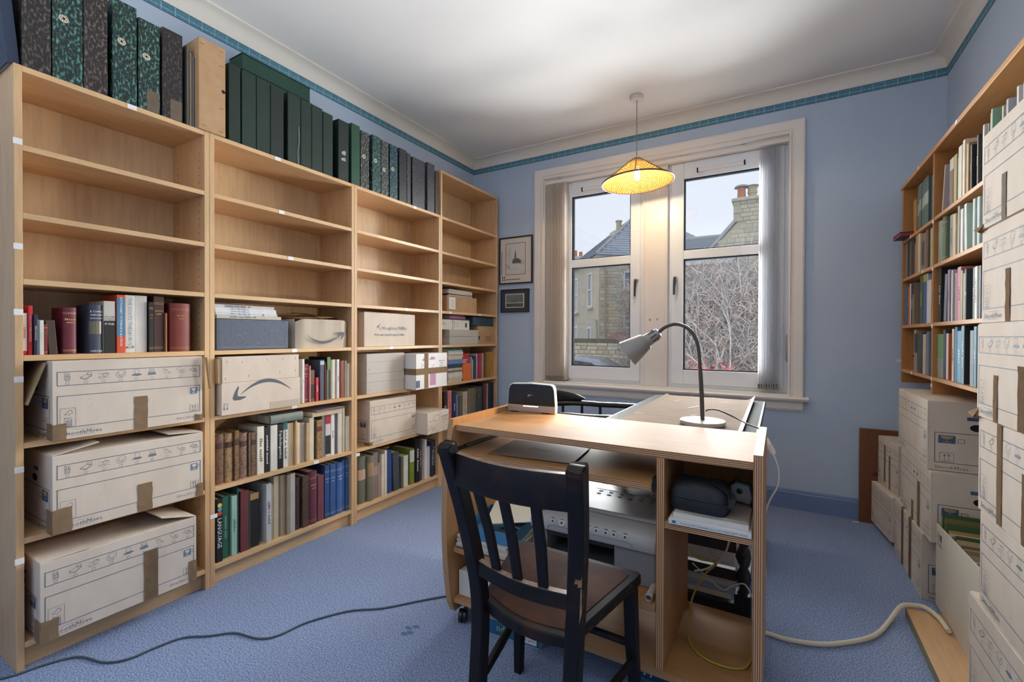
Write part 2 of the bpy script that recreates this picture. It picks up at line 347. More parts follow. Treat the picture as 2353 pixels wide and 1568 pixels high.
# ------------------------------------------------------------------ vertical blinds
def fabric(nm,col,tr):
    m=bpy.data.materials.new(nm); m.use_nodes=True; n=m.node_tree.nodes; l=m.node_tree.links; n.clear()
    o=n.new('ShaderNodeOutputMaterial'); d=n.new('ShaderNodeBsdfDiffuse'); t=n.new('ShaderNodeBsdfTranslucent'); x=n.new('ShaderNodeMixShader')
    d.inputs[0].default_value=(*hx(col),1); t.inputs[0].default_value=(*hx(col),1); x.inputs[0].default_value=tr
    l.new(d.outputs[0],x.inputs[1]); l.new(t.outputs[0],x.inputs[2]); l.new(x.outputs[0],o.inputs[0]); return m
SLAT=fabric('blind_fabric','F2ECE6',.7); SLAT_R=fabric('blind_fabric_pale','F0F0F2',.68)
def blind(nm,label,xs,ang,m,zt,zb,railx):
    t=thing(nm,label,'blind',((xs[0]+xs[-1])/2,YW+.03,zb),group=None)
    for i,x in enumerate(xs):
        a=R(ang+ (i%3)*2); dx,dy=math.cos(a)*.043,math.sin(a)*.043
        b=MB(); n=[]
        for k in range(6):
            u=-1+2*k/5; n.append((x+dx*u-dy*.10*(1-u*u),YW+.03+dy*u+dx*.10*(1-u*u)))
        vs=[(p[0],p[1],zb+.035) for p in n]+[(p[0],p[1],zt) for p in n]
        b.add(vs,[(k,k+1,k+7,k+6) for k in range(5)])
        s=part('slat',b,m,t,world=True,smooth=60)
        w=MB().box(-.042,.042,-.0015,.0015,0,.03,M=Matrix.Translation((x,YW+.03,zb+.008))@Matrix.Rotation(a,4,'Z'))
        o=part('weight',w,mat('blind_weight','B0A498',.5),s); 
    ch=MB(); 
    for j in range(len(xs)-1):
        p=Vector((xs[j],YW+.008,zb+.02)); q=Vector((xs[j+1],YW+.008,zb+.02)); 
        ch.tube([p,(p+q)/2+Vector((0,-.004,-.016)),q],.0022,5)
    part('bead_chain',ch,mat('bead_chain','A89C90',.5),t,world=True)
    return t
blind('vertical_blind','bunched beige vertical blind slats at the left side of the window',[-1.700+.0175*i for i in range(10)]+[-1.535],82,SLAT,2.404,.752,None)
blind('vertical_blind','bunched pale grey vertical blind slats at the right side of the window',[-.118+.0148*i for i in range(9)],84,SLAT_R,2.404,.765,None)
t=thing('blind_rail','cream headrail of the vertical blinds across the top of the window','rail',(-.84,YW+.03,2.415))
part('rail',MB().box(OX0+.004,OX1-.004,YW+.005,YW+.055,2.412,2.441),CREAMP,t,world=True,bevel=.003)
for x in (-1.60,-.62,-.22): part('bracket',MB().box(x-.012,x+.012,YW+.0,YW+.05,2.441,2.446),WHITEP,t,world=True)
part('pull_cord',MB().tube([(.045,YW+.01,2.41),(.046,YW+.008,1.6),(.045,YW+.01,1.05)],.0018,5),WHITEP,t,world=True)
part('cord_weight',MB().tube([(.045,YW+.01,1.14),(.045,YW+.01,1.12),(.045,YW+.01,.98),(.045,YW+.01,.96)],[.004,.009,.009,.004],8),mat('grey_cord_weight','9A958F',.5),t,world=True,smooth=50)
BOOKS_LEFT={
 'u1d':(1.056,'dictionary shelf of the nearest bookcase',[
  (0.5020,0.5166,0.143,'E8E0DC','white and red',{'txt': 'GERMAN', 'tc': 'C04040', 'band': ('C8283A', 0.0, 0.1)}),
  (0.5176,0.5284,0.169,'C8303A','red',{'txt': 'FRENCH IN THREE MONTHS', 'tc': 'F0D8D8'}),
  (0.5294,0.5387,0.139,'1C2440','navy',{'txt': 'FRENCH-ENGLISH', 'tc': 'D8D8E0'}),
  (0.5397,0.5422,0.121,'E0E0E2','thin white',{}),
  (0.5432,0.5546,0.120,'D8D6CC','cream',{'txt': 'Concise', 'tc': '8A8A60'}),
  (0.5556,0.5660,0.107,'7A2A2C','small maroon',{'stripes': 'B89060'}),
  (0.5685,0.5942,0.120,'4A352C','small brown leather',{'lean': 0.07}),
  (0.6066,0.6451,0.168,'6B2230','thick burgundy',{'stripes': 'C8A060', 'round': 1}),
  (0.6758,0.7148,0.182,'3C4254','taped slate blue',{'lab': [('E CONC', 0.86, 0.02), ('OXFORD', 0.79, 0.02), ('DICTIONARY', 0.72, 0.013), ('OXFORD', 0.05, 0.011)], 'tc': 'F0F0F0', 'tapeb': '6F6858', 'round': 1}),
  (0.7166,0.7523,0.198,'C9C2B8','ivory and black',{'band': ('20201F', 0.0, 0.62), 'lab': [('AND THEIR', 0.7, 0.011), ('ROMANTIC', 0.665, 0.011), ('STORIES', 0.63, 0.011)], 'tc': '4A4038', 'lab2': ('FUNK', 0.56, 0.017, 'E8E8E0')}),
  (0.7554,0.7828,0.224,'D4542E','orange red',{'band': ('4F7FA0', 0.28, 0.95), 'txt': 'DICTIONARY OF PHRASE & ALLUSION', 'tc': 'F4F0EA'}),
  (0.7844,0.8159,0.226,'DCD9D2','white dust-jacketed',{'txt': 'THE SCOTS THESAURUS', 'tc': '5F8F96', 'lab': [('AUP', 0.09, 0.016)], 'ltc': '202020'}),
  (0.8169,0.8585,0.227,'D2CEC6','pale ivory',{}),
  (0.8608,0.8772,0.203,'1E1A18','black with gold bands',{'stripes': 'C0A050'}),
  (0.8794,0.9167,0.228,'3E1E1C','dark maroon',{'stripes': 'B08A50'}),
  (0.9177,0.9247,0.161,'9A6A40','thin tan',{}),
  (0.9363,1.0139,0.204,'7A2E26','thick red leather',{'stripes': 'B07040', 'round': 1}),]),
 'u2e':(0.765,'shelf beside the curved-arrow carton',[
  (1.5498,1.5636,0.236,'E4E2DE','thin white',{'txt': 'xxxxx', 'tc': '707070'}),
  (1.5646,1.5904,0.208,'7C1C30','maroon',{'stripes': 'C0A0A0'}),
  (1.5914,1.5993,0.198,'D88A86','thin salmon',{}),
  (1.6002,1.6270,0.174,'6A4A34','brown and black',{'band': ('20201E', 0.1, 0.55)}),
  (1.6310,1.6497,0.131,'C8202A','short red',{'txt': 'LATIN', 'tc': 'F4E0E0'}),
  (1.6616,1.6897,0.226,'4E5668','slate blue jacketed',{'band': ('B8C4D4', 0.88, 0.97)}),
  (1.6907,1.6976,0.213,'8A2A38','thin crimson',{}),
  (1.6987,1.7124,0.168,'6A7450','olive',{}),
  (1.7134,1.7367,0.240,'20302A','green and black',{'band': ('5E9048', 0.7, 1.0)}),
  (1.7388,1.7742,0.224,'DAD2C2','cream cloth',{'round': 1}),
  (1.7758,1.7938,0.224,'E8E6E2','white',{'txt': 'xxxxxx', 'tc': '606060'}),
  (1.7949,1.8143,0.215,'8A3426','rust red',{}),
  (1.8154,1.8272,0.216,'D8C8B0','buff',{}),
  (1.8283,1.8413,0.215,'C9B79C','tan',{}),
  (1.8425,1.8585,0.198,'E4E0DA','off-white',{}),]),
 'u2f':(0.443,'leather-book shelf of the second bookcase',[
  (1.1128,1.1561,0.230,'7A5A44','marbled brown leather',{'leather': 1, 'round': 1}),
  (1.1581,1.1945,0.227,'B09068','tree-calf tan leather',{'leather': 1, 'round': 1}),
  (1.1960,1.2164,0.235,'8A6A48','mottled brown leather',{'leather': 1}),
  (1.2185,1.2637,0.215,'8E6F5E','speckled brown leather',{'leather': 1, 'round': 1}),
  (1.2648,1.2761,0.212,'7A6252','worn leather',{'leather': 1}),
  (1.2777,1.3017,0.211,'806650','banded leather',{'leather': 1}),
  (1.3040,1.3398,0.235,'E6DFCC','tall cream',{'txt': 'xxxx xxxxxx', 'tc': '6A6458'}),
  (1.3421,1.3686,0.226,'1C1C20','black',{'txt': 'xxxxxxxxxxxx xxxxxxxxx', 'tc': 'E4E4E4'}),
  (1.3721,1.4093,0.230,'DCD6CA','ivory',{}),
  (1.4117,1.4427,0.230,'141518','black paperback',{'txt': 'Psycholinguistics', 'tc': 'F0F0F0'}),
  (1.4440,1.4701,0.231,'E6E2D6','white and teal',{'band': ('2F7078', 0.84, 1.0), 'txt': 'xxxxxxx xxx xxxxxxxx', 'tc': '404040'}),
  (1.4713,1.5057,0.225,'DDCDAE','plain cream',{}),
  (1.5070,1.5186,0.232,'D4A66A','thin amber',{}),
  (1.5199,1.5396,0.219,'D8CEBC','buff',{}),
  (1.5409,1.5723,0.214,'A89C8E','grey-beige cloth',{}),
  (1.5737,1.5914,0.210,'C2A67E','tan paperback',{}),
  (1.5941,1.6226,0.235,'DACDB4','pale buff',{}),
  (1.6240,1.6367,0.221,'3A3430','thin dark brown',{}),
  (1.6381,1.6718,0.214,'A88458','honey leather',{'leather': 1}),
  (1.6747,1.6937,0.235,'8A8882','tall grey',{}),
  (1.6959,1.7309,0.235,'CFC9C4','red, white and black',{'band': ('B02838', 0.78, 1.0), 'band2': ('2A2A2A', 0.05, 0.5)}),
  (1.7324,1.7568,0.233,'E6E4E2','white with red edge',{'txt': 'xxxxxx', 'tc': '6060A0'}),
  (1.7591,1.7761,0.235,'6E6E70','dark grey',{}),
  (1.7777,1.8076,0.235,'D4CDBE','pale cream',{}),
  (1.8100,1.8268,0.261,'C8BCA4','tall buff',{}),
  (1.8300,1.8585,0.207,'E0D6C2','short cream',{}),]),
 'u2g':(0.092,'bottom shelf of the second bookcase',[
  (1.1148,1.1427,0.288,'15171C','black',{'txt': 'LANGUAGE', 'tc': 'F0F0F0', 'blk': 1}),
  (1.1476,1.1768,0.288,'23604A','green',{'txt': 'xxxxxxx xxxx', 'tc': '80A890'}),
  (1.1859,1.2114,0.280,'9CC0AE','pale mint',{'txt': 'xxxxxxxx', 'tc': '4A7060'}),
  (1.2125,1.2197,0.315,'2C5A54','thin teal',{}),
  (1.2270,1.2668,0.290,'6E3436','maroon vinyl',{}),
  (1.2678,1.2743,0.269,'2E5A40','thin green',{}),
  (1.2754,1.3190,0.264,'1C1917','black worn',{'band': ('B08858', 0.88, 1.0)}),
  (1.3486,1.3765,0.292,'C6C4C2','tall pale grey',{'txt': 'xxxxx x xxxxxx', 'tc': '505050'}),
  (1.3777,1.3913,0.281,'A8967C','thin beige pamphlet',{}),
  (1.3925,1.4177,0.318,'C4B294','cream pamphlet',{}),
  (1.4189,1.4299,0.316,'8E7C64','brown pamphlet',{}),
  (1.4311,1.4583,0.313,'BCA888','buff pamphlet',{}),
  (1.4595,1.4759,0.310,'9A8A74','tan pamphlet',{}),
  (1.4778,1.5079,0.310,'B8B4AC','grey pamphlet',{}),
  (1.5105,1.5473,0.276,'4E3A30','dark brown leather',{'leather': 1, 'round': 1}),
  (1.5520,1.5893,0.277,'5E4638','torn-spined leather',{'leather': 1}),
  (1.5913,1.6453,0.289,'6A3440','tall plum cloth',{'stripes': 'C09A80', 'round': 1}),
  (1.6482,1.6888,0.254,'75404A','shorter plum',{}),
  (1.6917,1.7245,0.302,'2E4A7E','navy blue',{'stripes': 'B0B8D0'}),
  (1.7268,1.7643,0.299,'34588E','royal blue',{'stripes': 'B0B8D0'}),
  (1.7728,1.8163,0.294,'4668A4','thick blue cloth',{'stripes': 'B8C0D8', 'round': 1}),
  (1.8179,1.8332,0.300,'4A6CA6','slim blue',{'stripes': 'B8C0D8'}),
  (1.8348,1.8585,0.301,'34568C','deep blue',{'stripes': 'B8C0D8'}),]),
 'u3g':(0.092,'bottom shelf of the third bookcase',[
  (1.9398,2.0030,0.290,'6E7362','grey-green cloth',{'patch': ('C8A88A', 0.5, 0.72), 'round': 1}),
  (2.0051,2.0526,0.282,'7C7664','worn olive-brown',{'patch': ('A98A68', 0.55, 0.85), 'round': 1}),
  (2.0541,2.0933,0.292,'887A70','taupe cloth',{'patch': ('A89888', 0.5, 0.7)}),
  (2.0949,2.1107,0.220,'C8A0A0','pink-edged pamphlet',{}),
  (2.1121,2.1380,0.272,'D8CCB4','cream pamphlet',{}),
  (2.1395,2.1596,0.290,'E0D6C0','ivory pamphlet',{}),
  (2.1620,2.2134,0.282,'2C4A86','royal blue cloth',{'lean': 0.012}),
  (2.2255,2.2855,0.258,'454B50','dark slate cloth',{'lean': 0.05}),
  (2.2956,2.3168,0.208,'6A6C58','olive',{}),
  (2.3193,2.3642,0.212,'DCDAD4','white',{}),
  (2.3816,2.4263,0.248,'7A8A2E','moss green with white label',{'patch': ('D8D6D0', 0.62, 0.95)}),
  (2.4324,2.4746,0.312,'17181A','black',{'txt': 'xxxxxx xxxxxxx', 'tc': 'E8E8E8'}),
  (2.4774,2.5073,0.302,'5A4040','reddish brown',{'txt': 'THE CELTIC', 'tc': 'D8B0A0'}),
  (2.5093,2.5293,0.255,'9EA09A','thin grey-green',{}),
  (2.5321,2.5551,0.285,'E4E2DE','tall white',{}),
  (2.5572,2.5954,0.224,'D2D0CC','pale grey',{}),
  (2.5972,2.6281,0.262,'2A3350','navy blue jacketed',{'txt': 'The Hebrides', 'tc': 'F0F0F0'}),
  (2.6301,2.6585,0.259,'141416','black',{'txt': 'FLORA CELTICA', 'tc': 'F0F0F0'}),]),
 'u4e':(0.765,'middle shelf of the corner bookcase',[
  (3.0969,3.1269,0.189,'7A8AA0','blue-grey',{}),
  (3.1292,3.1427,0.166,'C8D0D8','thin pale blue',{}),
  (3.1448,3.1812,0.194,'3C4450','dark slate',{}),
  (3.1868,3.1995,0.212,'D0C8C0','thin ivory',{}),
  (3.2018,3.2569,0.211,'A8285A','magenta',{}),
  (3.2652,3.3036,0.213,'B49A78','tan',{}),
  (3.3169,3.3462,0.222,'8E6048','brown',{}),
  (3.3487,3.4100,0.222,'A8823C','old gold',{}),
  (3.4163,3.4483,0.222,'C89A30','yellow',{'txt': 'xxxxxx', 'tc': '604010'}),]),
 'u4f':(0.443,'lower shelf of the corner bookcase',[
  (2.7410,2.7684,0.243,'1A1A1C','black',{'txt': 'xxxxxxx', 'tc': 'E0E0E0'}),
  (2.7703,2.7982,0.246,'3A3A3C','black and white',{'txt': 'xxxxxx', 'tc': 'E0E0E0'}),
  (2.8011,2.8458,0.259,'D8807A','salmon pink',{'txt': 'xxxxxxxx', 'tc': '8A3A3A'}),
  (2.8510,2.8948,0.243,'2A3450','dark blue',{'txt': 'xxxxx', 'tc': 'C0C8D8'}),
  (2.8970,2.9172,0.218,'6A82B0','light blue',{}),
  (2.9194,2.9366,0.190,'C89A70','tan',{}),
  (2.9387,2.9824,0.197,'6A625C','brown-grey',{}),
  (2.9900,3.0519,0.230,'C4B29A','thick beige',{'txt': 'xxxxxx xxx', 'tc': '7A6A58'}),
  (3.0575,3.0840,0.250,'7E6E50','olive-brown',{}),
  (3.0863,3.1394,0.249,'6A6A58','grey-green',{}),
  (3.1417,3.1877,0.247,'7A5E40','leather-brown',{}),
  (3.1950,3.2789,0.251,'3E4A44','dark green',{'stripes': '90907A'}),
  (3.2839,3.3122,0.272,'4A2A2C','dark oxblood',{}),
  (3.3148,3.3449,0.269,'8C2A2E','crimson',{}),
  (3.3475,3.3714,0.266,'9A9488','stone grey',{}),
  (3.3754,3.4585,0.265,'1C2234','midnight navy',{}),]),}
BOOKS_RIGHT={
 'r2a':(1.672,'top near shelf of the pine bookcase',[
  (1.9098,1.9214,0.201,'B0B0B4','light grey',{}),
  (1.9647,1.9796,0.215,'C8C8C8','white lettered',{'txt': 'xxxxxx', 'tc': '202020'}),
  (2.0364,2.0533,0.208,'A8A8B0','silver-grey',{}),
  (2.0647,2.0787,0.200,'B8A890','ivory lettered',{'txt': 'xxxxx', 'tc': '404040'}),
  (2.1380,2.1533,0.222,'7FA890','mint and green',{}),
  (2.1552,2.1671,0.215,'C0A090','dusty pink',{}),
  (2.1680,2.1793,0.201,'8A8078','brown-grey',{}),
  (2.1887,2.2011,0.192,'9A948A','taupe',{}),
  (2.2026,2.2167,0.195,'C8C4B8','stone',{}),
  (2.2181,2.2324,0.195,'D4D6D0','pale grey',{}),
  (2.2809,2.2963,0.188,'2A2826','black and gold',{'txt': 'xxxxxxxx', 'tc': 'E8E4D8'}),
  (2.3302,2.3454,0.170,'1E1C1C','black',{'txt': 'xxxxxx', 'tc': 'E0E0E0'}),
  (2.3556,2.3787,0.188,'B08A50','amber',{}),
  (2.4007,2.4249,0.217,'DCCFBC','tall cream',{}),
  (2.4272,2.4500,0.206,'D6CCB4','cream',{}),
  (2.4518,2.4770,0.210,'C4D0CC','pale blue-green',{}),
  (2.4780,2.4891,0.171,'E8E8E6','thin white',{}),
  (2.4917,2.5287,0.193,'A8964A','olive yellow',{}),
  (2.5304,2.5789,0.193,'C8BEB6','white and brown',{'band': ('6A4A38', 0, 0.75)}),]),
 'r2b':(1.456,'second near shelf of the pine bookcase',[
  (2.2538,2.2881,0.176,'A0B4B0','pale blue cloth',{'round': 1}),
  (2.2906,2.3215,0.178,'A8B8B0','grey-blue cloth',{'round': 1}),
  (2.3607,2.3895,0.179,'B8C8BC','pale green',{'lean': 0.05}),
  (2.4208,2.4483,0.172,'E2DED6','ivory',{}),
  (2.4510,2.4753,0.191,'9C968E','tall taupe',{}),
  (2.4777,2.4986,0.171,'E0DCD2','white',{}),
  (2.5098,2.5415,0.174,'D2BC90','straw yellow',{}),
  (2.5430,2.5835,0.179,'8C8C88','grey',{'txt': 'xxxxxx', 'tc': '505050'}),
  (2.6472,2.6927,0.193,'5A7050','green gilt-lettered',{'stripes': 'C8B060', 'round': 1}),
  (2.6941,2.7275,0.187,'96A08E','sage cloth',{'round': 1}),
  (2.7293,2.7647,0.190,'8E9A88','sage cloth',{'round': 1}),]),
 'r2c':(1.193,'third near shelf of the pine bookcase',[
  (2.2361,2.2534,0.189,'5A6478','slate blue',{}),
  (2.2550,2.2694,0.189,'C8D0D4','ice blue',{}),
  (2.2726,2.2973,0.191,'DCDACE','white',{'txt': 'CELTIC ART', 'tc': '3A3A30'}),
  (2.2997,2.3225,0.191,'3E4A3A','dark green',{'txt': 'xxxxxx', 'tc': 'D0D0C0'}),
  (2.3705,2.3877,0.194,'3A4048','black jacketed',{'band': ('8A8A60', 0.48, 0.55)}),
  (2.3909,2.4178,0.181,'9A9894','grey',{}),
  (2.4247,2.4390,0.194,'C8A850','thin yellow',{}),
  (2.4410,2.4575,0.200,'908880','taupe',{}),
  (2.4598,2.5007,0.214,'D08A98','pink',{'txt': 'xxxxx', 'tc': '8A4A58'}),
  (2.5030,2.5288,0.195,'B08A90','dusty rose',{}),
  (2.5313,2.5513,0.210,'BEBEBE','black and white',{}),
  (2.5551,2.5877,0.198,'4A3A4A','purple and green',{'band': ('6A7048', 0.1, 0.4)}),
  (2.5904,2.6173,0.219,'A08CA0','lilac',{'txt': 'xxxxxx', 'tc': '504050'}),
  (2.6487,2.6865,0.206,'7E868C','leaning grey',{'lean': -0.08}),
  (2.7096,2.7469,0.242,'18181A','black lettered',{'txt': 'THE xxxx', 'tc': 'E4E4E4'}),]),
 'r2d':(0.945,'lowest near shelf of the pine bookcase',[
  (2.2382,2.2576,0.207,'D8DCE0','white',{}),
  (2.2603,2.2880,0.221,'4C88A0','peacock blue',{'txt': 'xxxxxx', 'tc': 'D0E0E4'}),
  (2.2939,2.3316,0.207,'7A7C78','old grey cloth',{}),
  (2.3957,2.4260,0.226,'78A0A8','teal jacketed',{'txt': 'xxxxxx xxxxx', 'tc': 'F0F0F0', 'cov': '20262C'}),
  (2.4284,2.4514,0.215,'6A6E6C','grey lettered',{'txt': 'xxxxxxx', 'tc': '202020'}),
  (2.4539,2.4996,0.207,'6AB4D0','sky blue',{'txt': 'xxxxx', 'tc': 'E0F0F4'}),
  (2.5040,2.5318,0.223,'5A7EA8','mid blue',{}),
  (2.5346,2.5590,0.216,'D8D2C2','cream lettered',{'txt': 'xxxxxxxx', 'tc': '404040'}),
  (2.5984,2.6288,0.198,'DCCFB8','cream and orange',{'cov': 'C0561C'}),
  (2.6315,2.6628,0.213,'2A3458','navy',{}),
  (2.6714,2.7720,0.196,'6A9A66','green and grey',{'band': ('96A090', 0, 0.45)}),]),
 'r1a':(1.672,'top window-end shelf of the pine bookcase',[
  (2.8408,2.8762,0.218,'6A7480','slate grey',{}),
  (2.8985,2.9726,0.230,'52665E','grey-green labelled volume',{'patch': ('A8B4AC', 0.42, 0.68)}),
  (2.9756,3.0038,0.230,'4E6058','grey-green labelled volume',{'patch': ('98A8A0', 0.4, 0.65)}),
  (3.0072,3.0310,0.230,'5C6E66','grey-green labelled volume',{'patch': ('8C9C92', 0.4, 0.65)}),
  (3.0345,3.0705,0.231,'54665E','grey-green labelled volume',{'patch': ('90A098', 0.4, 0.65)}),
  (3.0754,3.1260,0.235,'5E706A','grey-green labelled volume',{'patch': ('98A49C', 0.35, 0.6)}),
  (3.1616,3.2213,0.185,'B07A30','brown with gilt edge',{}),]),
 'r1b':(1.456,'second window-end shelf of the pine bookcase',[
  (2.8366,2.8772,0.184,'A4B08E','pale green',{}),
  (2.8945,2.9395,0.189,'6A4E38','chestnut leather',{}),
  (2.9458,2.9738,0.184,'A88A5C','buff',{}),
  (2.9782,3.0386,0.187,'8A7470','mauve',{'patch': ('4A4048', 0.15, 0.8)}),
  (3.0437,3.0713,0.197,'D6C49C','cream',{}),
  (3.0750,3.1033,0.197,'A88C60','tan',{}),
  (3.1069,3.1426,0.197,'7A8068','sage',{}),
  (3.1450,3.1816,0.166,'B04A48','red',{}),
  (3.1883,3.2219,0.197,'3A362C','dark olive',{}),
  (3.2283,3.2659,0.195,'6A5844','brown cloth',{}),
  (3.2743,3.3176,0.194,'22222E','blue-black',{}),
  (3.3236,3.3700,0.197,'7A7266','grey-brown',{}),]),
 'r1c':(1.193,'third window-end shelf of the pine bookcase',[
  (2.8393,2.9099,0.204,'D8D0C8','thick cream',{}),
  (2.9141,2.9353,0.242,'9AB0C0','pale blue',{}),
  (2.9394,3.0011,0.242,'34568E','blue',{'band': ('A89840', 0.85, 1)}),
  (3.0053,3.0452,0.242,'4A5A34','green lettered',{'txt': 'xxxxxx', 'tc': 'D0D060'}),
  (3.1488,3.1794,0.221,'8A7660','tan and black',{'band': ('1C2030', 0.72, 1)}),
  (3.1845,3.2337,0.223,'282C34','black lettered',{'txt': 'xxxxx', 'tc': 'C8C8C8'}),
  (3.2372,3.2717,0.225,'DCCFB8','cream',{}),
  (3.2748,3.3103,0.213,'C05848','red',{}),
  (3.3235,3.3700,0.218,'4A7898','steel blue',{'lean': 0.02}),]),
 'r1d':(0.945,'lowest window-end shelf of the pine bookcase',[
  (2.8256,2.8709,0.209,'262C3C','navy',{}),
  (2.8737,2.9223,0.207,'6A7C98','grey-blue',{}),
  (2.9292,2.9739,0.196,'CDB69A','buff',{}),
  (2.9788,3.0049,0.204,'3A4A48','bottle green',{}),
  (3.0080,3.0347,0.202,'34443A','dark green',{}),
  (3.0848,3.1369,0.201,'8A8480','black and ivory',{'band': ('181A1E', 0.5, 1)}),
  (3.1411,3.1758,0.221,'B8A890','ragged buff',{}),]),}
TOP_FILES=[
 (0.5026, 0.5741, 0.318, '1E1A19', 'black-brown marbled box file, first whole one from the left', {'kind': 'marble', 'fl': '6A625C'}),
 (0.5767, 0.6585, 0.354, '10221F', 'green marbled box file with a finger ring, widest and nearest', {'kind': 'marble', 'fl': '5E9A8C', 'ring': 0.62}),
 (0.6597, 0.7297, 0.378, '241D1B', 'brown-black marbled box file without ring, between two green ones', {'kind': 'marble', 'fl': '7A6E66'}),
 (0.7435, 0.8202, 0.385, '10221F', 'green marbled box file with a ring, third marbled pair from the left', {'kind': 'marble', 'fl': '5E9A8C', 'ring': 0.6}),
 (0.8246, 0.8978, 0.358, '10221F', 'green marbled box file with ring and brown patch at its foot', {'kind': 'marble', 'fl': '6AA090', 'ring': 0.6, 'patch': 1}),
 (0.9055, 0.9802, 0.368, '1C1817', 'narrow dark marbled box file beside the loose papers, brown patch at foot', {'kind': 'marble', 'fl': '5A524E', 'patch': 1}),
 (1.1682, 1.2217, 0.356, '11291F', 'dark green binder left of the row, beside the kraft carton', {'kind': 'green'}),
 (1.2277, 1.2958, 0.354, '132F24', 'wide dark green binder in front of the big green carton, first', {'kind': 'green'}),
 (1.2979, 1.3662, 0.354, '132E23', 'wide dark green binder in front of the big green carton, second', {'kind': 'green'}),
 (1.3684, 1.439, 0.348, '15241E', 'blackish green binder in the shadow of its neighbour', {'kind': 'green'}),
 (1.4612, 1.5336, 0.358, '1A2E26', 'green binder with a shiny crease up its spine', {'kind': 'green', 'crease': 1}),
 (1.5361, 1.5992, 0.356, '142A20', 'plain dark green binder, first of three flush ones', {'kind': 'green'}),
 (1.601, 1.668, 0.354, '132A20', 'plain dark green binder, middle of three flush ones', {'kind': 'green'}),
 (1.6717, 1.7363, 0.346, '142B21', 'plain dark green binder, last of three flush ones', {'kind': 'green'}),
 (1.7736, 1.8469, 0.347, '14231D', 'dark binder with a torn silver label', {'kind': 'green', 'torn': 1}),
 (1.8659, 1.9305, 0.361, '1B4A34', 'bright green box file', {'kind': 'green'}),
 (1.935, 2.0025, 0.345, '2A2C2A', 'grey marbled box file with ring, next to the bright green one', {'kind': 'marble', 'fl': '8A9088', 'ring': 0.56}),
 (2.0269, 2.0972, 0.354, '16302E', 'blue-green marbled box file with ring, left of a grey one', {'kind': 'marble', 'fl': '6A9A94', 'ring': 0.56}),
 (2.1009, 2.1656, 0.349, '2A2E2C', 'grey-green marbled box file with low ring', {'kind': 'marble', 'fl': '8A948C', 'ring': 0.47}),
 (2.1745, 2.246, 0.35, '142A30', 'teal marbled box file with ring, last ringed one', {'kind': 'marble', 'fl': '5A8E9A', 'ring': 0.55}),
 (2.2607, 2.3317, 0.355, '24242A', 'charcoal box file with little speckle', {'kind': 'marble', 'fl': '4A4A50'}),
 (2.3346, 2.3712, 0.346, '302E34', 'slim speckled grey box file', {'kind': 'speck', 'fl': '8A8A90'}),
 (2.387, 2.5164, 0.339, '28282E', 'wide speckled black box file', {'kind': 'speck', 'fl': '8A8A92'}),
 (2.5428, 2.6225, 0.352, '34333A', 'speckled grey box file nearest the corner', {'kind': 'speck', 'fl': '9A9AA0'}),
 (2.6308, 2.6704, 0.316, '5A4238', 'thin brown leather book at the end of the row', {'kind': 'brown'}),
]
# ------------------------------------------------------------------ left bookcases
XF=-2.178; DEP=.288
SHZ=[1.748,1.522,1.302,1.046,.753,.433]     # shelf board centres
def bookcase(label,y0,y1,h,shelves,plinth=True):
    t=thing('bookcase',label,'bookcase',((XF-DEP/2),(y0+y1)/2,0),group='birch veneer bookcases along the left wall')
    for a,bb in ((y0+.0005,y0+.0205),(y1-.0205,y1-.0005)):
        part('side_panel',MB().box(XF-DEP,XF,a,bb,0,h),BIRCH_V,t,world=True,bevel=.001)
    i0,i1=y0+.0208,y1-.0208
    part('back_panel',MB().box(XF-DEP+.004,XF-DEP+.009,i0,i1,.06,h-.02),BIRCH_B,t,world=True)
    for z in [h-.010]+shelves+[.082]:
        k='top_panel' if z>h-.02 else 'shelf'
        part(k,MB().box(XF-DEP+.0095,XF-.0005,i0,i1,z-.0095,z+.0095),BIRCH_H,t,world=True,bevel=.0008)
    part('plinth',MB().box(XF-.048,XF-.030,i0,i1,0,.0722),BIRCH_H,t,world=True)
    b=MB()
    for yy,s in ((i1,-1),):
        for x in (XF-.045,XF-.235):
            z=.20
            while z<h-.08:
                b.lathe([(.0028,0),(.0028,.0004)],6,0,Matrix.Translation((x,yy-.0002,z))@Matrix.Rotation(PI/2,4,'X')); z+=.032
    part('peg_holes',b,mat('peg_hole','4A3826',.8),t,world=True,kind='stuff')
    return t
bc1=bookcase('narrow birch bookcase nearest the camera, three moving cartons in its lower bays',.48,1.08,2.02,SHZ)
bc2=bookcase('birch bookcase carrying the green binders, with the two curved-arrow cartons',1.08,1.88,2.02,SHZ)
bc3=bookcase('birch bookcase between the green binder bookcase and the tall corner one',1.88,2.68,2.02,SHZ)
bc4=bookcase('tallest birch bookcase, in the corner next to the window wall',2.68,3.48,2.359,[2.008]+SHZ)
# small white shelf labels stuck on the front edges
def sticker(y,z,host,w=.03,h=.018):
    part('shelf_label',MB().box(XF-.0003,XF+.0009,y-w/2,y+w/2,z-h/2,z+h/2),STICK,host,world=True)
for z in (1.765,1.418,1.20,.976,.675,.37): sticker(.4895,z,bc1,.022,.02)
for y,z,h in ((.80,2.01,bc1),(1.40,2.01,bc2),(1.42,1.748,bc2),(1.47,1.522,bc2),(1.49,1.046,bc2),(1.0955,.315,bc2),(1.62,.433,bc2),(1.49,.753,bc2),(2.40,2.01,bc3),(2.32,1.302,bc3),(2.18,1.046,bc3),(1.905,.41,bc3),(2.80,1.302,bc4),(3.2,1.302,bc4)): sticker(y,z,h)

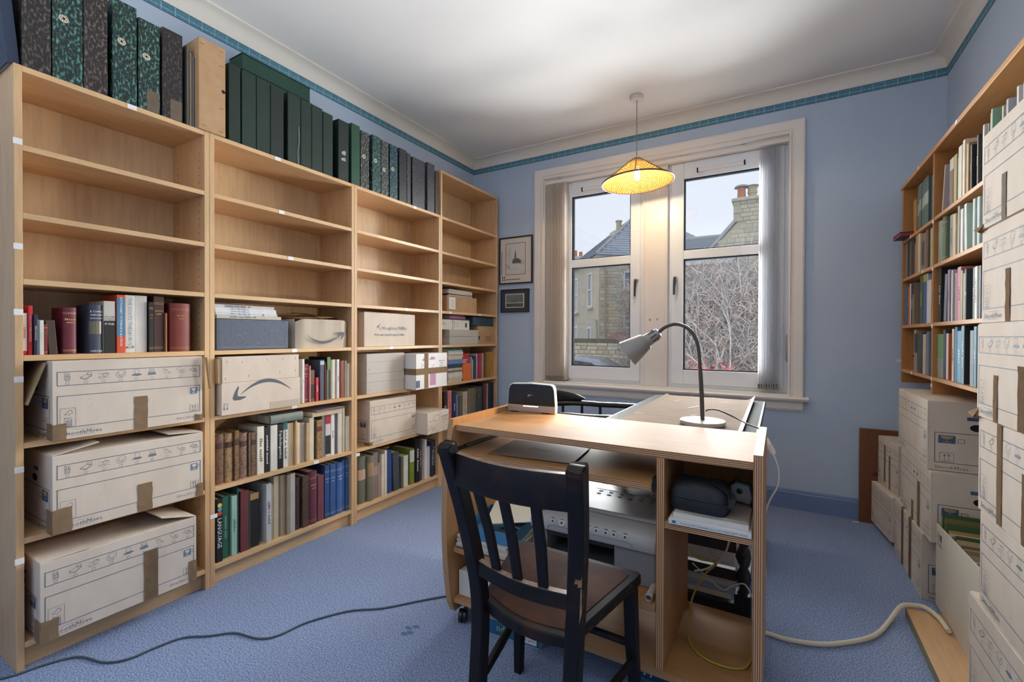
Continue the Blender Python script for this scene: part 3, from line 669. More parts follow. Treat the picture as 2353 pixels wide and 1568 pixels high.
# ------------------------------------------------------------------ books
_bn=[0]
def ordinal(i): return ['first','second','third','fourth','fifth','sixth','seventh','eighth','ninth','tenth','eleventh','twelfth','thirteenth','fourteenth','fifteenth','sixteenth','seventeenth','eighteenth','nineteenth','twentieth','twenty-first','twenty-second','twenty-third','twenty-fourth','twenty-fifth','twenty-sixth','twenty-seventh','twenty-eighth'][i]
LEATH={}
def leather(col):
    k='leather_'+col
    return mat(k,hx(col),.5,var=hx(col,.45),scale=70,detail=6,thr=(.40,.66),bump=.2)
def cloth(col): return mat('book_cloth_'+col,hx(col),.55,var=hx(col,.82),scale=24,stretch=(1,1,.5))
def build_book(t,w,h,d,col,opt,rnd):
    leath=opt.get('leather'); rd=opt.get('round'); bulge=min(.012,w*.22) if rd else .0015
    arcp=[(bulge*math.cos(R(a))-bulge, w/2*math.sin(R(a))) for a in ((-90,-60,-30,0,30,60,90) if rd else (-90,-45,45,90))]
    if not rd: arcp=[(-.0015,-w/2),(0,-w/2+.0015),(0,w/2-.0015),(-.0015,w/2)]
    tb=min(.0028,w*.18)
    body=[(-d,-w/2)]+arcp+[(-d,w/2),(-d,w/2-tb),(-.007-bulge,w/2-tb),(-.007-bulge,-w/2+tb),(-d,-w/2+tb)]
    cm=leather(col) if leath else cloth(opt['cov']) if opt.get('cov') else cloth(col)
    part('cover',MB().prism(body,'z',0,h),cm,t,smooth=35 if rd else None)
    part('page_block',MB().box(-d+.004,-.0075-bulge,-w/2+tb+.0001,w/2-tb-.0001,.003,h-(.004 if w>.012 else .002)),PAGES,t)
    def patch(b,z0,z1,off,mi): 
        vs=[(x+off,y*1.004,z0) for x,y in arcp]+[(x+off,y*1.004,z1) for x,y in arcp]; n=len(arcp)
        b.add(vs,[(i,i+1,n+i+1,n+i) for i in range(n-1)],mi)
    if opt.get('cov'): b=MB(); patch(b,.0,h,.0004,0); part('spine',b,cloth(col),t)
    if leath:
        b=MB()
        for k in range(5):
            z=h*(.12+.19*k); patch(b,z,z+.004,.0016,0); patch(b,z-.0015,z,.0008,0)
        if rnd.random()<.7: patch(b,h*.70,h*.83,.0006,1)
        part('raised_bands',b,[leather(col),flat('4A3428' if rnd.random()<.6 else '6A3A2C',.5)],t,kind='stuff')
    for q in ('band','band2'):
        if opt.get(q):
            c,a,e=opt[q]; b=MB(); patch(b,h*a,h*e,.0005,0); part('jacket_band',b,cloth(c),t)
    if opt.get('patch'):
        c,a,e=opt['patch']; b=MB(); patch(b,h*a,h*e,.0007,0); part('spine_label',b,cloth(c),t)
    if opt.get('stripes'):
        b=MB(); 
        for z in (.06,.085,.86,.885): patch(b,h*z,h*z+.0012,.0006,0)
        F=lambda a,c:(.0008,a,c+h*.74)
        b.bars('xxxxxx',min(.009,w*.22),F,0,rnd); b.bars('xxxx',min(.009,w*.22),lambda a,c:(.0008,a,c+h*.68),0,rnd)
        part('gilt_tooling',b,mat('gilt_'+opt['stripes'],opt['stripes'],.5),t,kind='stuff')
    off=.0011
    if opt.get('tapeb'): b=MB(); patch(b,h*.40,h*.66,.0006,0); part('tape_strip',b,mat('tape_'+opt['tapeb'],opt['tapeb'],.25),t); 
    if opt.get('txt'):
        s=opt['txt']; ps='x' in s and s.replace('x','').replace(' ','').islower() is False and s.count('x')>2
        sz=min(w*.62,.024)
        b=MB()
        if ps:
            ln=max(1,len(s))*sz*.6; sz=min(sz,h*.8/(len(s)*.6)); F=lambda a,c:(off,c,h*.5-a); b.bars(s,sz*.8,F,0,rnd)
        else:
            L=text_mesh(s)[2]; sz=min(w*.95 if opt.get('blk') else w*.70,h*.84/max(L,.1)); F=lambda a,c:(off,c,h*(.46 if opt.get('blk') else .54)-a); b.text(s,sz,F,0)
        part('spine_title',b,mat('title_'+opt.get('tc','303030'),opt.get('tc','303030'),.6),t)
    if opt.get('lab'):
        b=MB()
        for s,zf,sz in opt['lab']: b.text(s,min(sz,w*.92/max(.1,text_mesh(s)[2])),lambda a,c:(off,a,c+h*zf),0)
        part('spine_imprint',b,mat('title_'+opt.get('ltc',opt.get('tc','303030')),opt.get('ltc',opt.get('tc','303030')),.6),t)
    if opt.get('lab2'):
        s,zf,sz,c=opt['lab2']; b=MB().text(s,min(sz,w*.85/max(.1,text_mesh(s)[2])),lambda a,cc:(off,a,cc+h*zf),0); part('author_name',b,mat('title_'+c,c,.6),t)
    if opt.get('blk'):
        b=MB(); b.lathe([(w*.30,0),(w*.36,.0005)],12,0,Matrix.Translation((off,0,h*.90))@Matrix.Rotation(PI/2,4,'Y')); b.lathe([(w*.30,0),(w*.36,.0005)],12,1,Matrix.Translation((off,0,h*.835))@Matrix.Rotation(PI/2,4,'Y')); b.lathe([(w*.30,0),(w*.36,.0005)],12,2,Matrix.Translation((off,0,h*.77))@Matrix.Rotation(PI/2,4,'Y'))
        part('spine_rings',b,[flat('C8C040'),flat('5A8AB0'),flat('C83A30')],t)
def shelf_books(rows,z,where,right=False,x=None,maxd=.24,depth=None):
    n=len(rows); grp='books on the '+where
    order=list(range(n))
    for i,(y0,y1,h,col,desc,opt) in enumerate(rows):
        rnd=random.Random(int(y0*1e4)+int(h*1e3)); w=max(.004,y1-y0-.0006)
        d=depth or min(maxd,max(.11,h*rnd.uniform(.66,.74)))
        k=i if not right else n-1-i
        lab='%s book, %s from the left on the %s'%(desc,ordinal(k),where)
        if len(lab.split())>16: lab='%s book, %s on the %s'%(desc,ordinal(k),where)
        xx=x+(rnd.uniform(-.012,.004) if not right else rnd.uniform(-.003,.008))
        lean=opt.get('lean',0)
        t=thing('book',lab,'book',(xx,(y0+y1)/2,z+.0003),PI if right else 0,grp)
        if lean: 
            hh=w/2*abs(math.sin(lean)); t.location.z+=hh; t.rotation_euler=(lean,0,PI if right else 0); 
            w*=.94
        build_book(t,w,h-.001,d,col,opt,rnd)
ZFIX={1.056:1.0556,.765:.7626,.443:.4426,.092:.0916}
for k,(z,wh,rows) in BOOKS_LEFT.items():
    shelf_books(rows,ZFIX[z],wh,x=-2.197 if k!='u4e' else -2.20)

# ------------------------------------------------------------------ box files and binders on top
def marble(col,fl): 
    nm='marbled_paper_%s_%s'%(col,fl)
    return mat(nm,hx(col),.42,var=hx(fl),scale=85,stretch=(1,1.5,.75),detail=9,thr=(.50,.70))
def speck(col,fl): return mat('speckled_paper_%s'%col,hx(col),.45,var=hx(fl),scale=210,detail=2,thr=(.56,.70))
def green(col): return mat('binder_cloth_'+col,hx(col),.5,var=hx(col,.8),scale=9,bump=.05)
RINGM=mat('bone_finger_ring','C9BFA8',.5); DK=mat('dark_hole','0E0E0E',.8)
for (y0,y1,h,col,desc,o) in TOP_FILES:
    w=y1-y0-.001; kd=o['kind']; d=.26 if kd in('marble','speck') else .155 if kd=='green' else .20
    m={'marble':lambda:marble(col,o.get('fl','808080')),'speck':lambda:speck(col,o['fl']),'green':lambda:green(col),'brown':lambda:leather(col)}[kd]()
    cat='box file' if kd in('marble','speck') else 'binder' if kd=='green' else 'book'
    t=thing({'box file':'box_file','binder':'binder','book':'book'}[cat],desc+(', on top of the bookcases' if len(desc.split())<10 else ''),cat,(-2.188,(y0+y1)/2,2.0205),0,'box files and binders along the bookcase tops')
    tb=.004
    sp=MB(); sp.prism([(-.002,-w/2),(0,-w/2+.002),(0,w/2-.002),(-.002,w/2),(-.012,w/2),(-.012,-w/2)],'z',0,h)
    part('spine',sp,m,t)
    if kd=='brown':
        part('cover',MB().box(-d,-.0122,-w/2,-w/2+tb,0,h).box(-d,-.0122,w/2-tb,w/2,0,h),m,t); part('page_block',MB().box(-d+.004,-.0125,-w/2+tb,w/2-tb,.003,h-.005),PAGES,t); continue
    part('case',MB().box(-d,-.0122,-w/2,-w/2+tb,0,h).box(-d,-.0122,w/2-tb,w/2,0,h).box(-d,-.0122,-w/2+tb,w/2-tb,h-.008,h-.004).box(-d,-.0122,-w/2+tb,w/2-tb,0,.004),m,t)
    if o.get('ring'):
        T=Matrix.Translation((.0002,-w*.14,h*o['ring']))@Matrix.Rotation(PI/2,4,'Y'); b=MB(); b.lathe([(.0045,0),(.0045,.0016),(.0125,.0016),(.0135,0)],20,0,T,caps=False); b.lathe([(.0045,0),(.0045,.0004)],14,1,T)
        for k in range(8): b.box(-.0012,.0012,.007,.0105,.0016,.0018,1,M=T@Matrix.Rotation(k*PI/4,4,'Z'))
        part('finger_ring',b,[RINGM,DK],t)
    if o.get('patch'): part('paper_patch',MB().box(0,.0006,-w*.12,w*.44,.004,.085),mat('brown_paper_patch','5E4E40',.6,var='6E5C4A',scale=40),t)
    if o.get('crease'):
        part('crease',MB().tube([(.0012,.022,.0),(.0014,.018,.06),(.0012,.026,.13),(.001,.024,.2)],.0016,5),mat('silver_crease','A0A8A4',.25),t)
    if o.get('torn'):
        b=MB(); b.poly([(.0006,-.015,.165),(.0006,.006,.178),(.0006,.016,.170),(.0006,.010,.150),(.0006,-.012,.152)]); b.poly([(.0006,-.018,.128),(.0006,.010,.138),(.0006,.014,.118),(.0006,-.016,.116)]); part('torn_label',b,mat('torn_silver_label','9AA09C',.5),t)
# big green storage carton behind the binders
t=thing('storage_carton','big dark green lidded carton standing behind the green binders','carton',(-2.40,1.50,2.0205),0)
gm=green('1C4A3A'); 
part('body',MB().box(-.055,.055,-.19,.19,0,.45),gm,t,bevel=.002); part('lid',MB().box(-.058,.058,-.193,.193,.4505,.527),gm,t,bevel=.002); part('lid_rim',MB().box(-.059,.059,-.194,.194,.5275,.5315),mat('black_edge','14201C',.5),t)
t.location=(-2.405,1.512,2.0205)
# kraft carton, thin papers, leaning album
t=thing('kraft_carton','plain kraft box file with staples between black files and green binders','box',(-2.170,1.089,2.0205),0)
b=MB().box(-.26,0,-.0555,.055,0,.395); part('body',b,CARD_K,t,bevel=.0015)
b=MB()
for y,z in ((-.042,.37),(.036,.375),(.038,.31),(.038,.12),(-.035,.02),(.036,.016)): b.box(0,.0008,y-.009,y+.009,z-.0008,z+.0008)
part('staple',b,mat('staple_steel','6E6458',.35,metal=.8),t)
part('thumb_hole',MB().lathe([(.008,0),(.008,.0005)],14,0,Matrix.Translation((0,.046,.20))@Matrix.Rotation(PI/2,4,'Y')),DK,t)
for i,c in enumerate(('3A3E42','B08A58','5A6A74','C8B088','6E7A86','8A8E92')):
    single('document_folder',MB().box(-.23,0,-.0019,.0019,0,.34-.006*i),flat(c,.6),'thin %s folder standing beside the kraft box file'%(['charcoal','amber','slate','buff','blue-grey','pale grey'][i]),'folder','thin folders beside the kraft box',loc=(-2.192-.002*i,.996+.0062*i,2.0205))
t=thing('album','large navy album leaning at the near end of the bookcase top','album',(-2.20,.487,2.0205),0)
t.rotation_euler=(R(5),0,R(0))
part('cover',MB().prism([(-.27,-.03),(-.002,-.03),(0,-.028),(0,.0),(-.27,.0),(-.27,-.004),(-.006,-.004),(-.006,-.026),(-.27,-.026)],'z',0,.40),mat('navy_album_cloth','26344C',.55,var='1E2A40',scale=60),t)
part('page_block',MB().box(-.262,-.008,-.0258,-.0042,.004,.394),PAGES,t)
t.location=(-2.196,.499,2.0232)

# ------------------------------------------------------------------ cartons
def fil(c): return lambda u,v:c(u,v)
ICON={
 'bin':[[(-.5,.1),(-.4,-1),(.4,-1),(.5,.1),(-.5,.1)],[(-.3,.1),(-.25,-.95)],[(0,.1),(0,-.95)],[(.3,.1),(.25,-.95)],[(-.4,.15),(-.5,.9),(-.2,.9),(-.15,.2)],[(.1,.15),(.15,.7),(.35,.9),(.3,.2)]],
 'bed':[[(-1,-.3),(-.1,-.8),(1,.1),(.3,.5),(-1,-.3)],[(-1,-.3),(-1,-.6),(-.1,-1),(-.1,-.8)],[(-.1,-1),(1,-.1),(1,.7),(.9,.9),(.2,.9),(.3,.5)],[(.1,.45),(.5,.15),(.95,.5)]],
 'pan':[[(-.2,.3),(-.2,-.1),(.1,-.35),(.6,-.35),(.95,0),(.95,.4),(.6,.5),(.1,.5),(-.2,.3),(.3,.2),(.95,.4)],[(.3,.5),(.4,.65),(.5,.5)],[(-.2,.3),(-1,.35)],[(-1,-.6),(-.6,-.4),(0,-.5),(.2,-.7),(0,-.9),(-.6,-.9),(-1,-.6)],[(.2,-.65),(1,-.7)]],
 'chair':[[(-.9,.3),(-.6,-.9),(.2,-1),(.9,-.5),(1,.4),(.6,.3),(.5,-.2),(-.3,-.2),(-.5,.5),(-.9,.3)],[(-.5,.5),(-.4,.9),(.8,1),(1,.4)],[(-.3,-.2),(-.3,-.55),(.2,-.65),(.5,-.2)],[(.2,-.65),(.2,-1)]],
 'pc':[[(-.4,-.2),(-.4,1),(.5,1),(.5,-.2),(-.4,-.2)],[(-1,-.6),(-.5,-.25),(.7,-.25),(1.1,-.5),(.3,-.8),(-1,-.6)]],
 'till':[[(-.6,-.2),(-.6,.4),(.6,.4),(.6,-.2),(-.6,-.2)],[(-.8,-.2),(-.8,-.7),(.8,-.7),(.8,-.2),(-.8,-.2)],[(-.4,.4),(-.6,.9),(.5,.95),(.4,.4)],[(-.5,.1),(.5,.1)],[(-.5,-.05),(.5,-.05)],[(0,-.7),(0,-1)]],
 'phone':[[(-.9,.6),(-.5,.9),(.2,.5),(-.1,.3),(-.9,.6)],[(-.6,-.1),(.2,.2),(.6,-.2),(.2,-.6),(-.5,-.5),(-.6,-.1)],[(.3,-.4),(.7,-.3),(.9,-.6),(.6,-.9)]],
 'ball':[arc(.35,-.3,.6,0,360,14),arc(.35,-.3,.22,0,360,6),[(.35,-.08),(.4,.3)],[(.15,-.4),(-.2,-.5)],[(.5,-.45),(.75,-.75)],arc(-.35,.5,.5,30,300,9)],
 'cable':[arc(0,0,.7,0,360,12,.45),arc(.1,.05,.4,0,360,10,.25),[(-.7,.1),(-1,-.1),(-.9,.4),(-.1,1)],[(.6,-.2),(.9,-.6),(-.3,-.6),(-.2,-.35)]]}
ICO=['bin','bed','pan','chair','pc','till','phone','ball','cable']
def front_print(L,H,tapecover=False):
    b=MB(); F=lambda u,v:(.0006,(u-.5)*L,(1-v)*H); w=.0022
    Fm=lambda a,c:(.0006,a,c)
    def rect(u0,u1,v0,v1,th=w): b.strokes([[((u0-.5)*L,(1-v0)*H),((u1-.5)*L,(1-v0)*H),((u1-.5)*L,(1-v1)*H),((u0-.5)*L,(1-v1)*H),((u0-.5)*L,(1-v0)*H)]],th,Fm)
    rect(.027,.978,.13,.305); rect(.027,.978,.44,.85)
    for i,k in enumerate(ICO):
        u=.082+i*.106; s=.0155*L/.47
        for ln in ICON[k]: b.strokes([[((u-.5)*L+x*s,(1-.195)*H+y*s*.85) for x,y in ln]],.0009,Fm)
        rect(u-.009,u+.009,.262,.292,.0008)
        if k=='pc': b.poly([Fm((u-.5)*L+x*s,(1-.195)*H+y*s*.85) for x,y in ((-1,-.6),(-.5,-.25),(.7,-.25),(1.1,-.5),(.3,-.8))],1)
        if k=='till': b.poly([Fm((u-.5)*L+x*s,(1-.195)*H+y*s*.85) for x,y in ((-.8,-.2),(-.8,-.7),(.8,-.7),(.8,-.2))],1)
    glass(b,Fm,(.928-.5)*L,(1-.52)*H,.0135*L/.47); rect(.963,.978-.004,.50,.535,.0009)
    arrows(b,Fm,(.93-.5)*L,(1-.79)*H,.0125*L/.47)
    # forest badge
    rect(.042,.128,.60,.835,.0009); u=(.085-.5)*L; z=(1-.665)*H; s=.012*L/.47
    b.strokes([[(u+x*s,z+y*s) for x,y in ((-.9,-.1),(-.5,-.5),(-.1,.3),(.3,.8),(.8,.7),(.9,.2),(.9,-.2),(.3,-.3),(.3,-.7),(-.1,-.7))]],.0011,Fm)
    b.text('FSC',.013*L/.47,lambda a,c:(.0006,u+a,z-.019*L/.47+c))
    for k in range(4): b.bars('xxxxxxx',.0055,lambda a,c:(.0006,u+a,z-(.028+.006*k)*L/.47+c))
    b.text('SmoothMove',.021*L/.47,lambda a,c:(.0006,(.165-.5)*L+a+c*.25,(1-.925)*H+c),0)
    b.strokes([[((.10-.5)*L,(1-.965)*H),((.235-.5)*L,(1-.965)*H)],[((.105-.5)*L,(1-.885)*H),((.235-.5)*L,(1-.885)*H)]],.0008,Fm)
    b.text('320 x 260 x 470',.0135*L/.47,lambda a,c:(.0006,(.885-.5)*L+a,(1-.925)*H+c),0)
    return b
def glass(b,Fm,cx,cz,s):
    pts=[(x*s+cx,y*s+cz) for x,y in ((-1,-.9),(-.9,-1),(.9,-1),(1,-.9),(1,.9),(.9,1),(-.9,1),(-1,.9))]
    # rounded blue square with the glass left open in card colour on top
    b.poly([Fm(*p) for p in pts],1)
    G=lambda a,c:(Fm(a,c)[0]+.0003 if Fm(0,0)[1]!=Fm(1,0)[1] else Fm(a,c)[0],)+tuple(Fm(a,c)[1:]) 
    b.poly([G(x*s+cx,y*s+cz) for x,y in ((-.6,.75),(.6,.75),(.55,.35),(.3,.02),(.08,-.08),(-.08,-.08),(-.3,.02),(-.55,.35))],2)
    b.poly([G(x*s+cx,y*s+cz) for x,y in ((-.06,-.05),(.06,-.05),(.06,-.55),(-.06,-.55))],2)
    b.poly([G(x*s+cx,y*s+cz) for x,y in ((-.45,-.55),(.45,-.55),(.45,-.68),(-.45,-.68))],2)
def arrows(b,Fm,cx,cz,s):
    p=[(x*s+cx,y*s+cz) for x,y in ((-1.2,-.9),(-1.1,-1),(1.1,-1),(1.2,-.9),(1.2,.9),(1.1,1),(-1.1,1),(-1.2,.9),(-1.2,-.9))]
    b.strokes([p],.0012,Fm)
    for o in (-.35,.35):
        b.strokes([[(cx+o*s,cz-.5*s),(cx+o*s,cz+.6*s)],[(cx+(o-.22)*s,cz+.3*s),(cx+o*s,cz+.65*s),(cx+(o+.22)*s,cz+.3*s)]],.0014,Fm)
    b.strokes([[(cx-.7*s,cz-.72*s),(cx+.7*s,cz-.72*s)]],.0016,Fm)
def end_print(L,D,H,sgn):
    b=MB(); 
    def Fm(a,c): return (-a,sgn*(L/2+.0006),c)
    # a measured back from the front edge
    b.strokes([[(.085*D,.12*H),(.085*D,.555*H),(.93*D,.555*H),(.93*D,.12*H),(.085*D,.12*H)]],.0022,Fm)
    s=.0275*D/.285
    pts=[(x*s+.22*D,y*s*.62+.462*H) for x,y in ((-1,-.9),(-.9,-1),(.9,-1),(1,-.9),(1,.9),(.9,1),(-.9,1),(-1,.9))]; b.poly([Fm(*p) for p in pts],1)
    Gm=lambda a,c:(-a,sgn*(L/2+.0009),c)
    b.poly([Gm(x*s+.22*D,y*s*.62+.464*H) for x,y in ((-.75,.8),(.75,.8),(.65,.35),(.35,.02),(-.35,.02),(-.65,.35))],2)
    b.strokes([[(.22*D,.464*H),(.22*D,.425*H)],[(.22*D-.45*s,.423*H),(.22*D+.45*s,.423*H)]],.003,Gm,2)
    b.strokes([[(.345*D,.42*H),(.415*D,.42*H),(.415*D,.475*H),(.345*D,.475*H),(.345*D,.42*H)]],.0016,Fm)
    arrows(b,Fm,.22*D,.20*H,.019*D/.285)
    b.text('SmoothMove',.020*D/.285,lambda a,c:Fm(.27*D+(a if sgn>0 else -a),.055*H+c),0)
    b.box(-.58*D,-.44*D,sgn*L/2-.0002,sgn*L/2+.0006,.75*H,.80*H,1)
    pr=arc(0,0,1,0,360,16,1)[:-1]
    b.poly([Fm(.55*D+(.05*x)*D*1.6,.65*H+.05*y*H) for x,y in pr],3)
    return b
_fp={}
def moving_box(label,loc,L,D,H,rotz=0,group=None,tapes=(),flaps=(1,1),flap_ang=(0,0),tilt=(0,0),corner=(),ends=(-1,1),pencil=None,cat='carton'):
    t=thing('moving_carton',label,cat,loc,rotz,group); t.rotation_euler=(tilt[0],tilt[1],rotz)
    b=MB(); th=.004
    b.box(-th,0,-L/2,L/2,0,H).box(-D,-D+th,-L/2,L/2,0,H).box(-D+th,-th,-L/2,-L/2+th,0,H).box(-D+th,-th,L/2-th,L/2,0,H).box(-D+th,-th,-L/2+th,L/2-th,0,th)
    part('body',b,CARD,t,bevel=.0012)
    for x0,x1 in ((-D/2+.001,-.0022),(-D+.0022,-D/2-.001)):
        part('long_flap',MB().box(x0,x1,-L/2+.0045,L/2-.0045,H-.0034,H-.0004),CARD,t)
    for k,(y0,y1,s) in enumerate(((-L/2,-L*.0,-1),(L*.0,L/2,1))):
        if flaps[k] is None: continue
        fl=MB().box(-D+.002,-.002,0,(L/2-.002 if flap_ang[k]==0 else L*.27),-.0015,.0015)
        o=part('flap',fl,CARD,t); o.location=(0,s*(L/2-.001),H+.0017)
        a=flap_ang[k]; o.rotation_euler=(PI-a,0,0) if s>0 else (a,0,0)
    key=(round(L,3),round(H,3))
    if key not in _fp: _fp[key]=front_print(L,H).mesh('front_print',[INK,mat('print_blue_solid','667C90',.7),CARD])
    part('front_print',_fp[key],None,t)
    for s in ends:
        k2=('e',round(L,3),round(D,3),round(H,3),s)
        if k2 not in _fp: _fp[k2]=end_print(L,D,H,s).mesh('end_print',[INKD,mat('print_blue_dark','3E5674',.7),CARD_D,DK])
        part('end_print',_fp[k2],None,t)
    for (u,w,v0,v1,m) in tapes:
        y=(u-.5)*L; rnd=random.Random(int(u*997)); b=MB(); n=7
        vs=[]
        for i in range(n+1):
            z=H*(1-v0)-(H*(v1-v0))*i/n; vs+=[(.0010+rnd.uniform(0,.0012),y-w/2+rnd.uniform(-.001,.001),z),(.0010+rnd.uniform(0,.0016),y,z),(.0010+rnd.uniform(0,.0012),y+w/2+rnd.uniform(-.001,.001),z)]
        if v1>=1: vs[-3:]=[(.0012,y-w/2,0.0006),(.0012,y,0.0006),(.0012,y+w/2,.0006)]
        b.add(vs,[(3*i+j,3*i+j+1,3*i+j+4,3*i+j+3) for i in range(n) for j in range(2)]); part('tape',b,m,t)
        if v0<0: part('tape_fold',MB().box(-.07,.0012,y-w/2,y+w/2,H+.0036,H+.0042),m,t)
    for (s,wy,hz) in corner:
        # crumpled tape wrapped round a lower corner
        y=s*L/2; rnd=random.Random(int(hz*1e4)+s); b=MB(); pts=[(-.05,y+s*.0014),(-.003,y+s*.0016),(.0018,y+s*.0004),(.0026,y-s*wy*.45),(.0014,y-s*wy)]; n=4; vs=[]
        for i in range(n+1):
            z=.0008+hz*i/n
            for (px,py) in pts: vs.append((px+rnd.uniform(0,.0018),py+(s*rnd.uniform(0,.0012) if px<0 else s*rnd.uniform(-.002,.001)),z+(rnd.uniform(-.004,.004) if i>0 else 0)))
        b.add(vs,[(5*i+j,5*i+j+1,5*i+j+6,5*i+j+5) for i in range(n) for j in range(4)]); part('corner_tape',b,TAPE,t)
    if pencil:
        b=MB(); b.strokes(pencil,.0009,lambda u,v:(.0007,(u-.5)*L,(1-v)*H)); part('pencil_mark',b,MARKS,t)
    return t
GB='moving cartons on the left bookcases'
_c1=moving_box('moving carton with a pencilled 2 and both end flaps hanging open, under the dictionary shelf',(-2.128,.791,.7628),.468,.31,.2685,0,GB,tapes=((.535,.043,.53,1,TAPE),),flaps=(1,1),flap_ang=(R(0),R(0)),corner=((-1,.035,.055),(1,.03,.028)),
  pencil=[[(.19,.53),(.205,.50),(.23,.51),(.235,.55),(.19,.645),(.27,.65)]])
moving_box('moving carton with a pencilled 4 and crumpled tape corner, middle of the nearest bookcase',(-2.124,.790,.4428),.470,.31,.268,0,GB,tapes=((.56,.048,.60,1,TAPE),),flap_ang=(R(11),R(5)),corner=((-1,.05,.085),(1,.025,.055)),
  pencil=[[(.30,.52),(.265,.62),(.34,.60)],[(.30,.50),(.303,.68)]])
moving_box('lowest moving carton of the nearest bookcase, lid flaps lying apart',(-2.120,.760,.0918),.474,.31,.268,0,GB,tapes=((.66,.046,.28,1,TAPE_D),),flap_ang=(R(1.5),R(15)),corner=((-1,.045,.070),(1,.028,.085)))
moving_box('moving carton without tape in the third bookcase above the bottom books',(-2.176,2.205,.4428),.415,.27,.272,0,GB,corner=((-1,.02,.02),))
# end flaps hanging out of the top carton
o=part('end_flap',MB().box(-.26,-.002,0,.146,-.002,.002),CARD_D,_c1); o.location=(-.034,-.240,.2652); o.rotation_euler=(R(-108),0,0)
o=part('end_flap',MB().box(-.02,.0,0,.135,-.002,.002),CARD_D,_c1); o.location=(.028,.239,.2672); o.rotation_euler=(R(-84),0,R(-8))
def plain_box(name,label,cat,loc,L,D,H,m,rotz=0,group=None,bevel=.0015,seam=None,lid=None):
    t=thing(name,label,cat,loc,rotz,group)
    if lid:
        part('body',MB().box(-D+.002,-.0015,-L/2+.0015,L/2-.0015,0,H-lid*.55),m,t,bevel=bevel)
        part('lid',MB().box(-D,0,-L/2,L/2,H-lid,H),m,t,bevel=bevel)
    else: part('body',MB().box(-D,0,-L/2,L/2,0,H),m,t,bevel=bevel)
    return t
# navy covered box with folded stitching edge, books on it
NAVY=mat('navy_box_paper','4A5568',.5,var='414C60',scale=60,bump=.25)
t=thing('navy_box','dusty navy covered box with frayed stitched edges beside the crumpled carton','box',(-2.20,1.293,1.0558)); part('body',MB().box(-.25,0,-.175,.178,0,.146),NAVY,t,bevel=.003)
b=MB(); rnd=random.Random(5)
for y in (-.160,.160):
    for k in range(9): b.tube([(.0008,y-.005,.015+.0145*k),(.0016,y,.018+.0145*k),(.0008,y+.005,.023+.0145*k)],.0010,4)
b.tube([(.0008,-.16+.032*k,.012+rnd.uniform(-.001,.001)) for k in range(11)],.0011,4)
for k in range(5): y=rnd.uniform(-.11,.10); z=rnd.uniform(.03,.11); b.tube([(.0008,y,z),(.0016,y+.01,z+.002),(.0008,y+.02,z-.001)],.0011,4)
part('stitching',b,mat('pale_navy_fray','7A8698',.6),t)
z=1.2023
for i,(w,h,c,lab) in enumerate(((.31,.016,'BDB59E','long olive-edged folder lying lowest on the navy box'),(.295,.012,'C4CCD6','pale blue paperback with a pink tab lying on the olive folder'),(.292,.011,'D4D8DE','white lettered paperback third up in the pile on the navy box'),(.292,.011,'D8DAD6','white grey-lettered paperback fourth up on the navy box'),(.284,.015,'C9C6CC','pale lilac paperback topmost on the navy box'))):
    t=thing('book',lab,'book',(-2.20-.003*i,1.117+w/2+(.004 if i==0 else 0),z),0,'books lying on the navy box')
    part('cover',MB().box(-.20,0,-w/2,w/2,0,.0012).box(-.20,0,-w/2,w/2,h-.0016,h-.0004).box(-.0015,0,-w/2,w/2,.0012,h-.0016),cloth(c),t); part('page_block',MB().box(-.198,-.0016,-w/2+.002,w/2-.002,.0013,h-.0017),PAGES,t)
    b=MB().bars('xxxxxx xxxx xxxxx xxx',h*.62,lambda a,c_:(.0004,a-w*.12,c_+h/2),0,random.Random(i)); part('spine_title',b,flat('505868'),t)
    if i==1: part('tab',MB().box(0,.0006,.07,.078,.001,.010),flat('C84A78'),t)
    if i==4: part('spine_label',MB().box(0,.0003,-.10,0,.001,.0135),flat('9C9AA4'),t)
    z+=h
# curved-arrow cartons
ARW=mat('grey_arrow_print','565A62',.7)
def smile(b,F,flip=1):
    up=[];lo=[]
    for i in range(17):
        t_=i/16; x=-1+2*t_; up.append((x,-.46*(1-x*x)+.10*0)); lo.append((x,-.46*(1-x*x)-.17*math.sin(PI*min(1,t_*.93+.03))))
    for i in range(16): b.add([F(up[i][0],up[i][1]*flip),F(up[i+1][0],up[i+1][1]*flip),F(lo[i+1][0],lo[i+1][1]*flip),F(lo[i][0],lo[i][1]*flip)],[(0,1,2,3)])
    hd=[(.80,.13),(1.0,.22),(1.22,.22),(1.28,.12),(1.20,-.15),(1.08,-.40),(1.05,-.36),(1.10,-.12),(1.10,.04),(1.0,.07),(.82,.08)]
    for q in ([0,1,9,10],[1,2,8,9],[2,3,4,7],[2,7,8],[4,5,6,7]): b.add([F(hd[i][0],hd[i][1]*flip) for i in q],[tuple(range(len(q)))])
t=thing('arrow_carton','crumpled corrugated carton with a smiling grey arrow, right of the navy box','carton',(-2.20,1.682,1.0558))
RIB=mat('ribbed_card','C6BAAA',.8,var='B2A592',scale=30,stretch=(1,5,.05)); L_=.335
b=MB(); n=12; vs=[]
for zf in (0,.3,.7,.93,1):
    for k in range(n+1):
        u=-1+2*k/n; z=.158*zf-(.018*zf*max(0,abs(u)-.8)/.2 if zf>.9 else 0); vs.append((.004*math.sin(k*1.3)*zf+.006*(1-u*u)*zf-.012*max(0,abs(u)-.85)/.15,u*L_/2,z))
fs=[(i*(n+1)+k,i*(n+1)+k+1,(i+1)*(n+1)+k+1,(i+1)*(n+1)+k) for i in range(4) for k in range(n)]
b.add(vs,fs); part('front_wall',b,RIB,t,smooth=60)
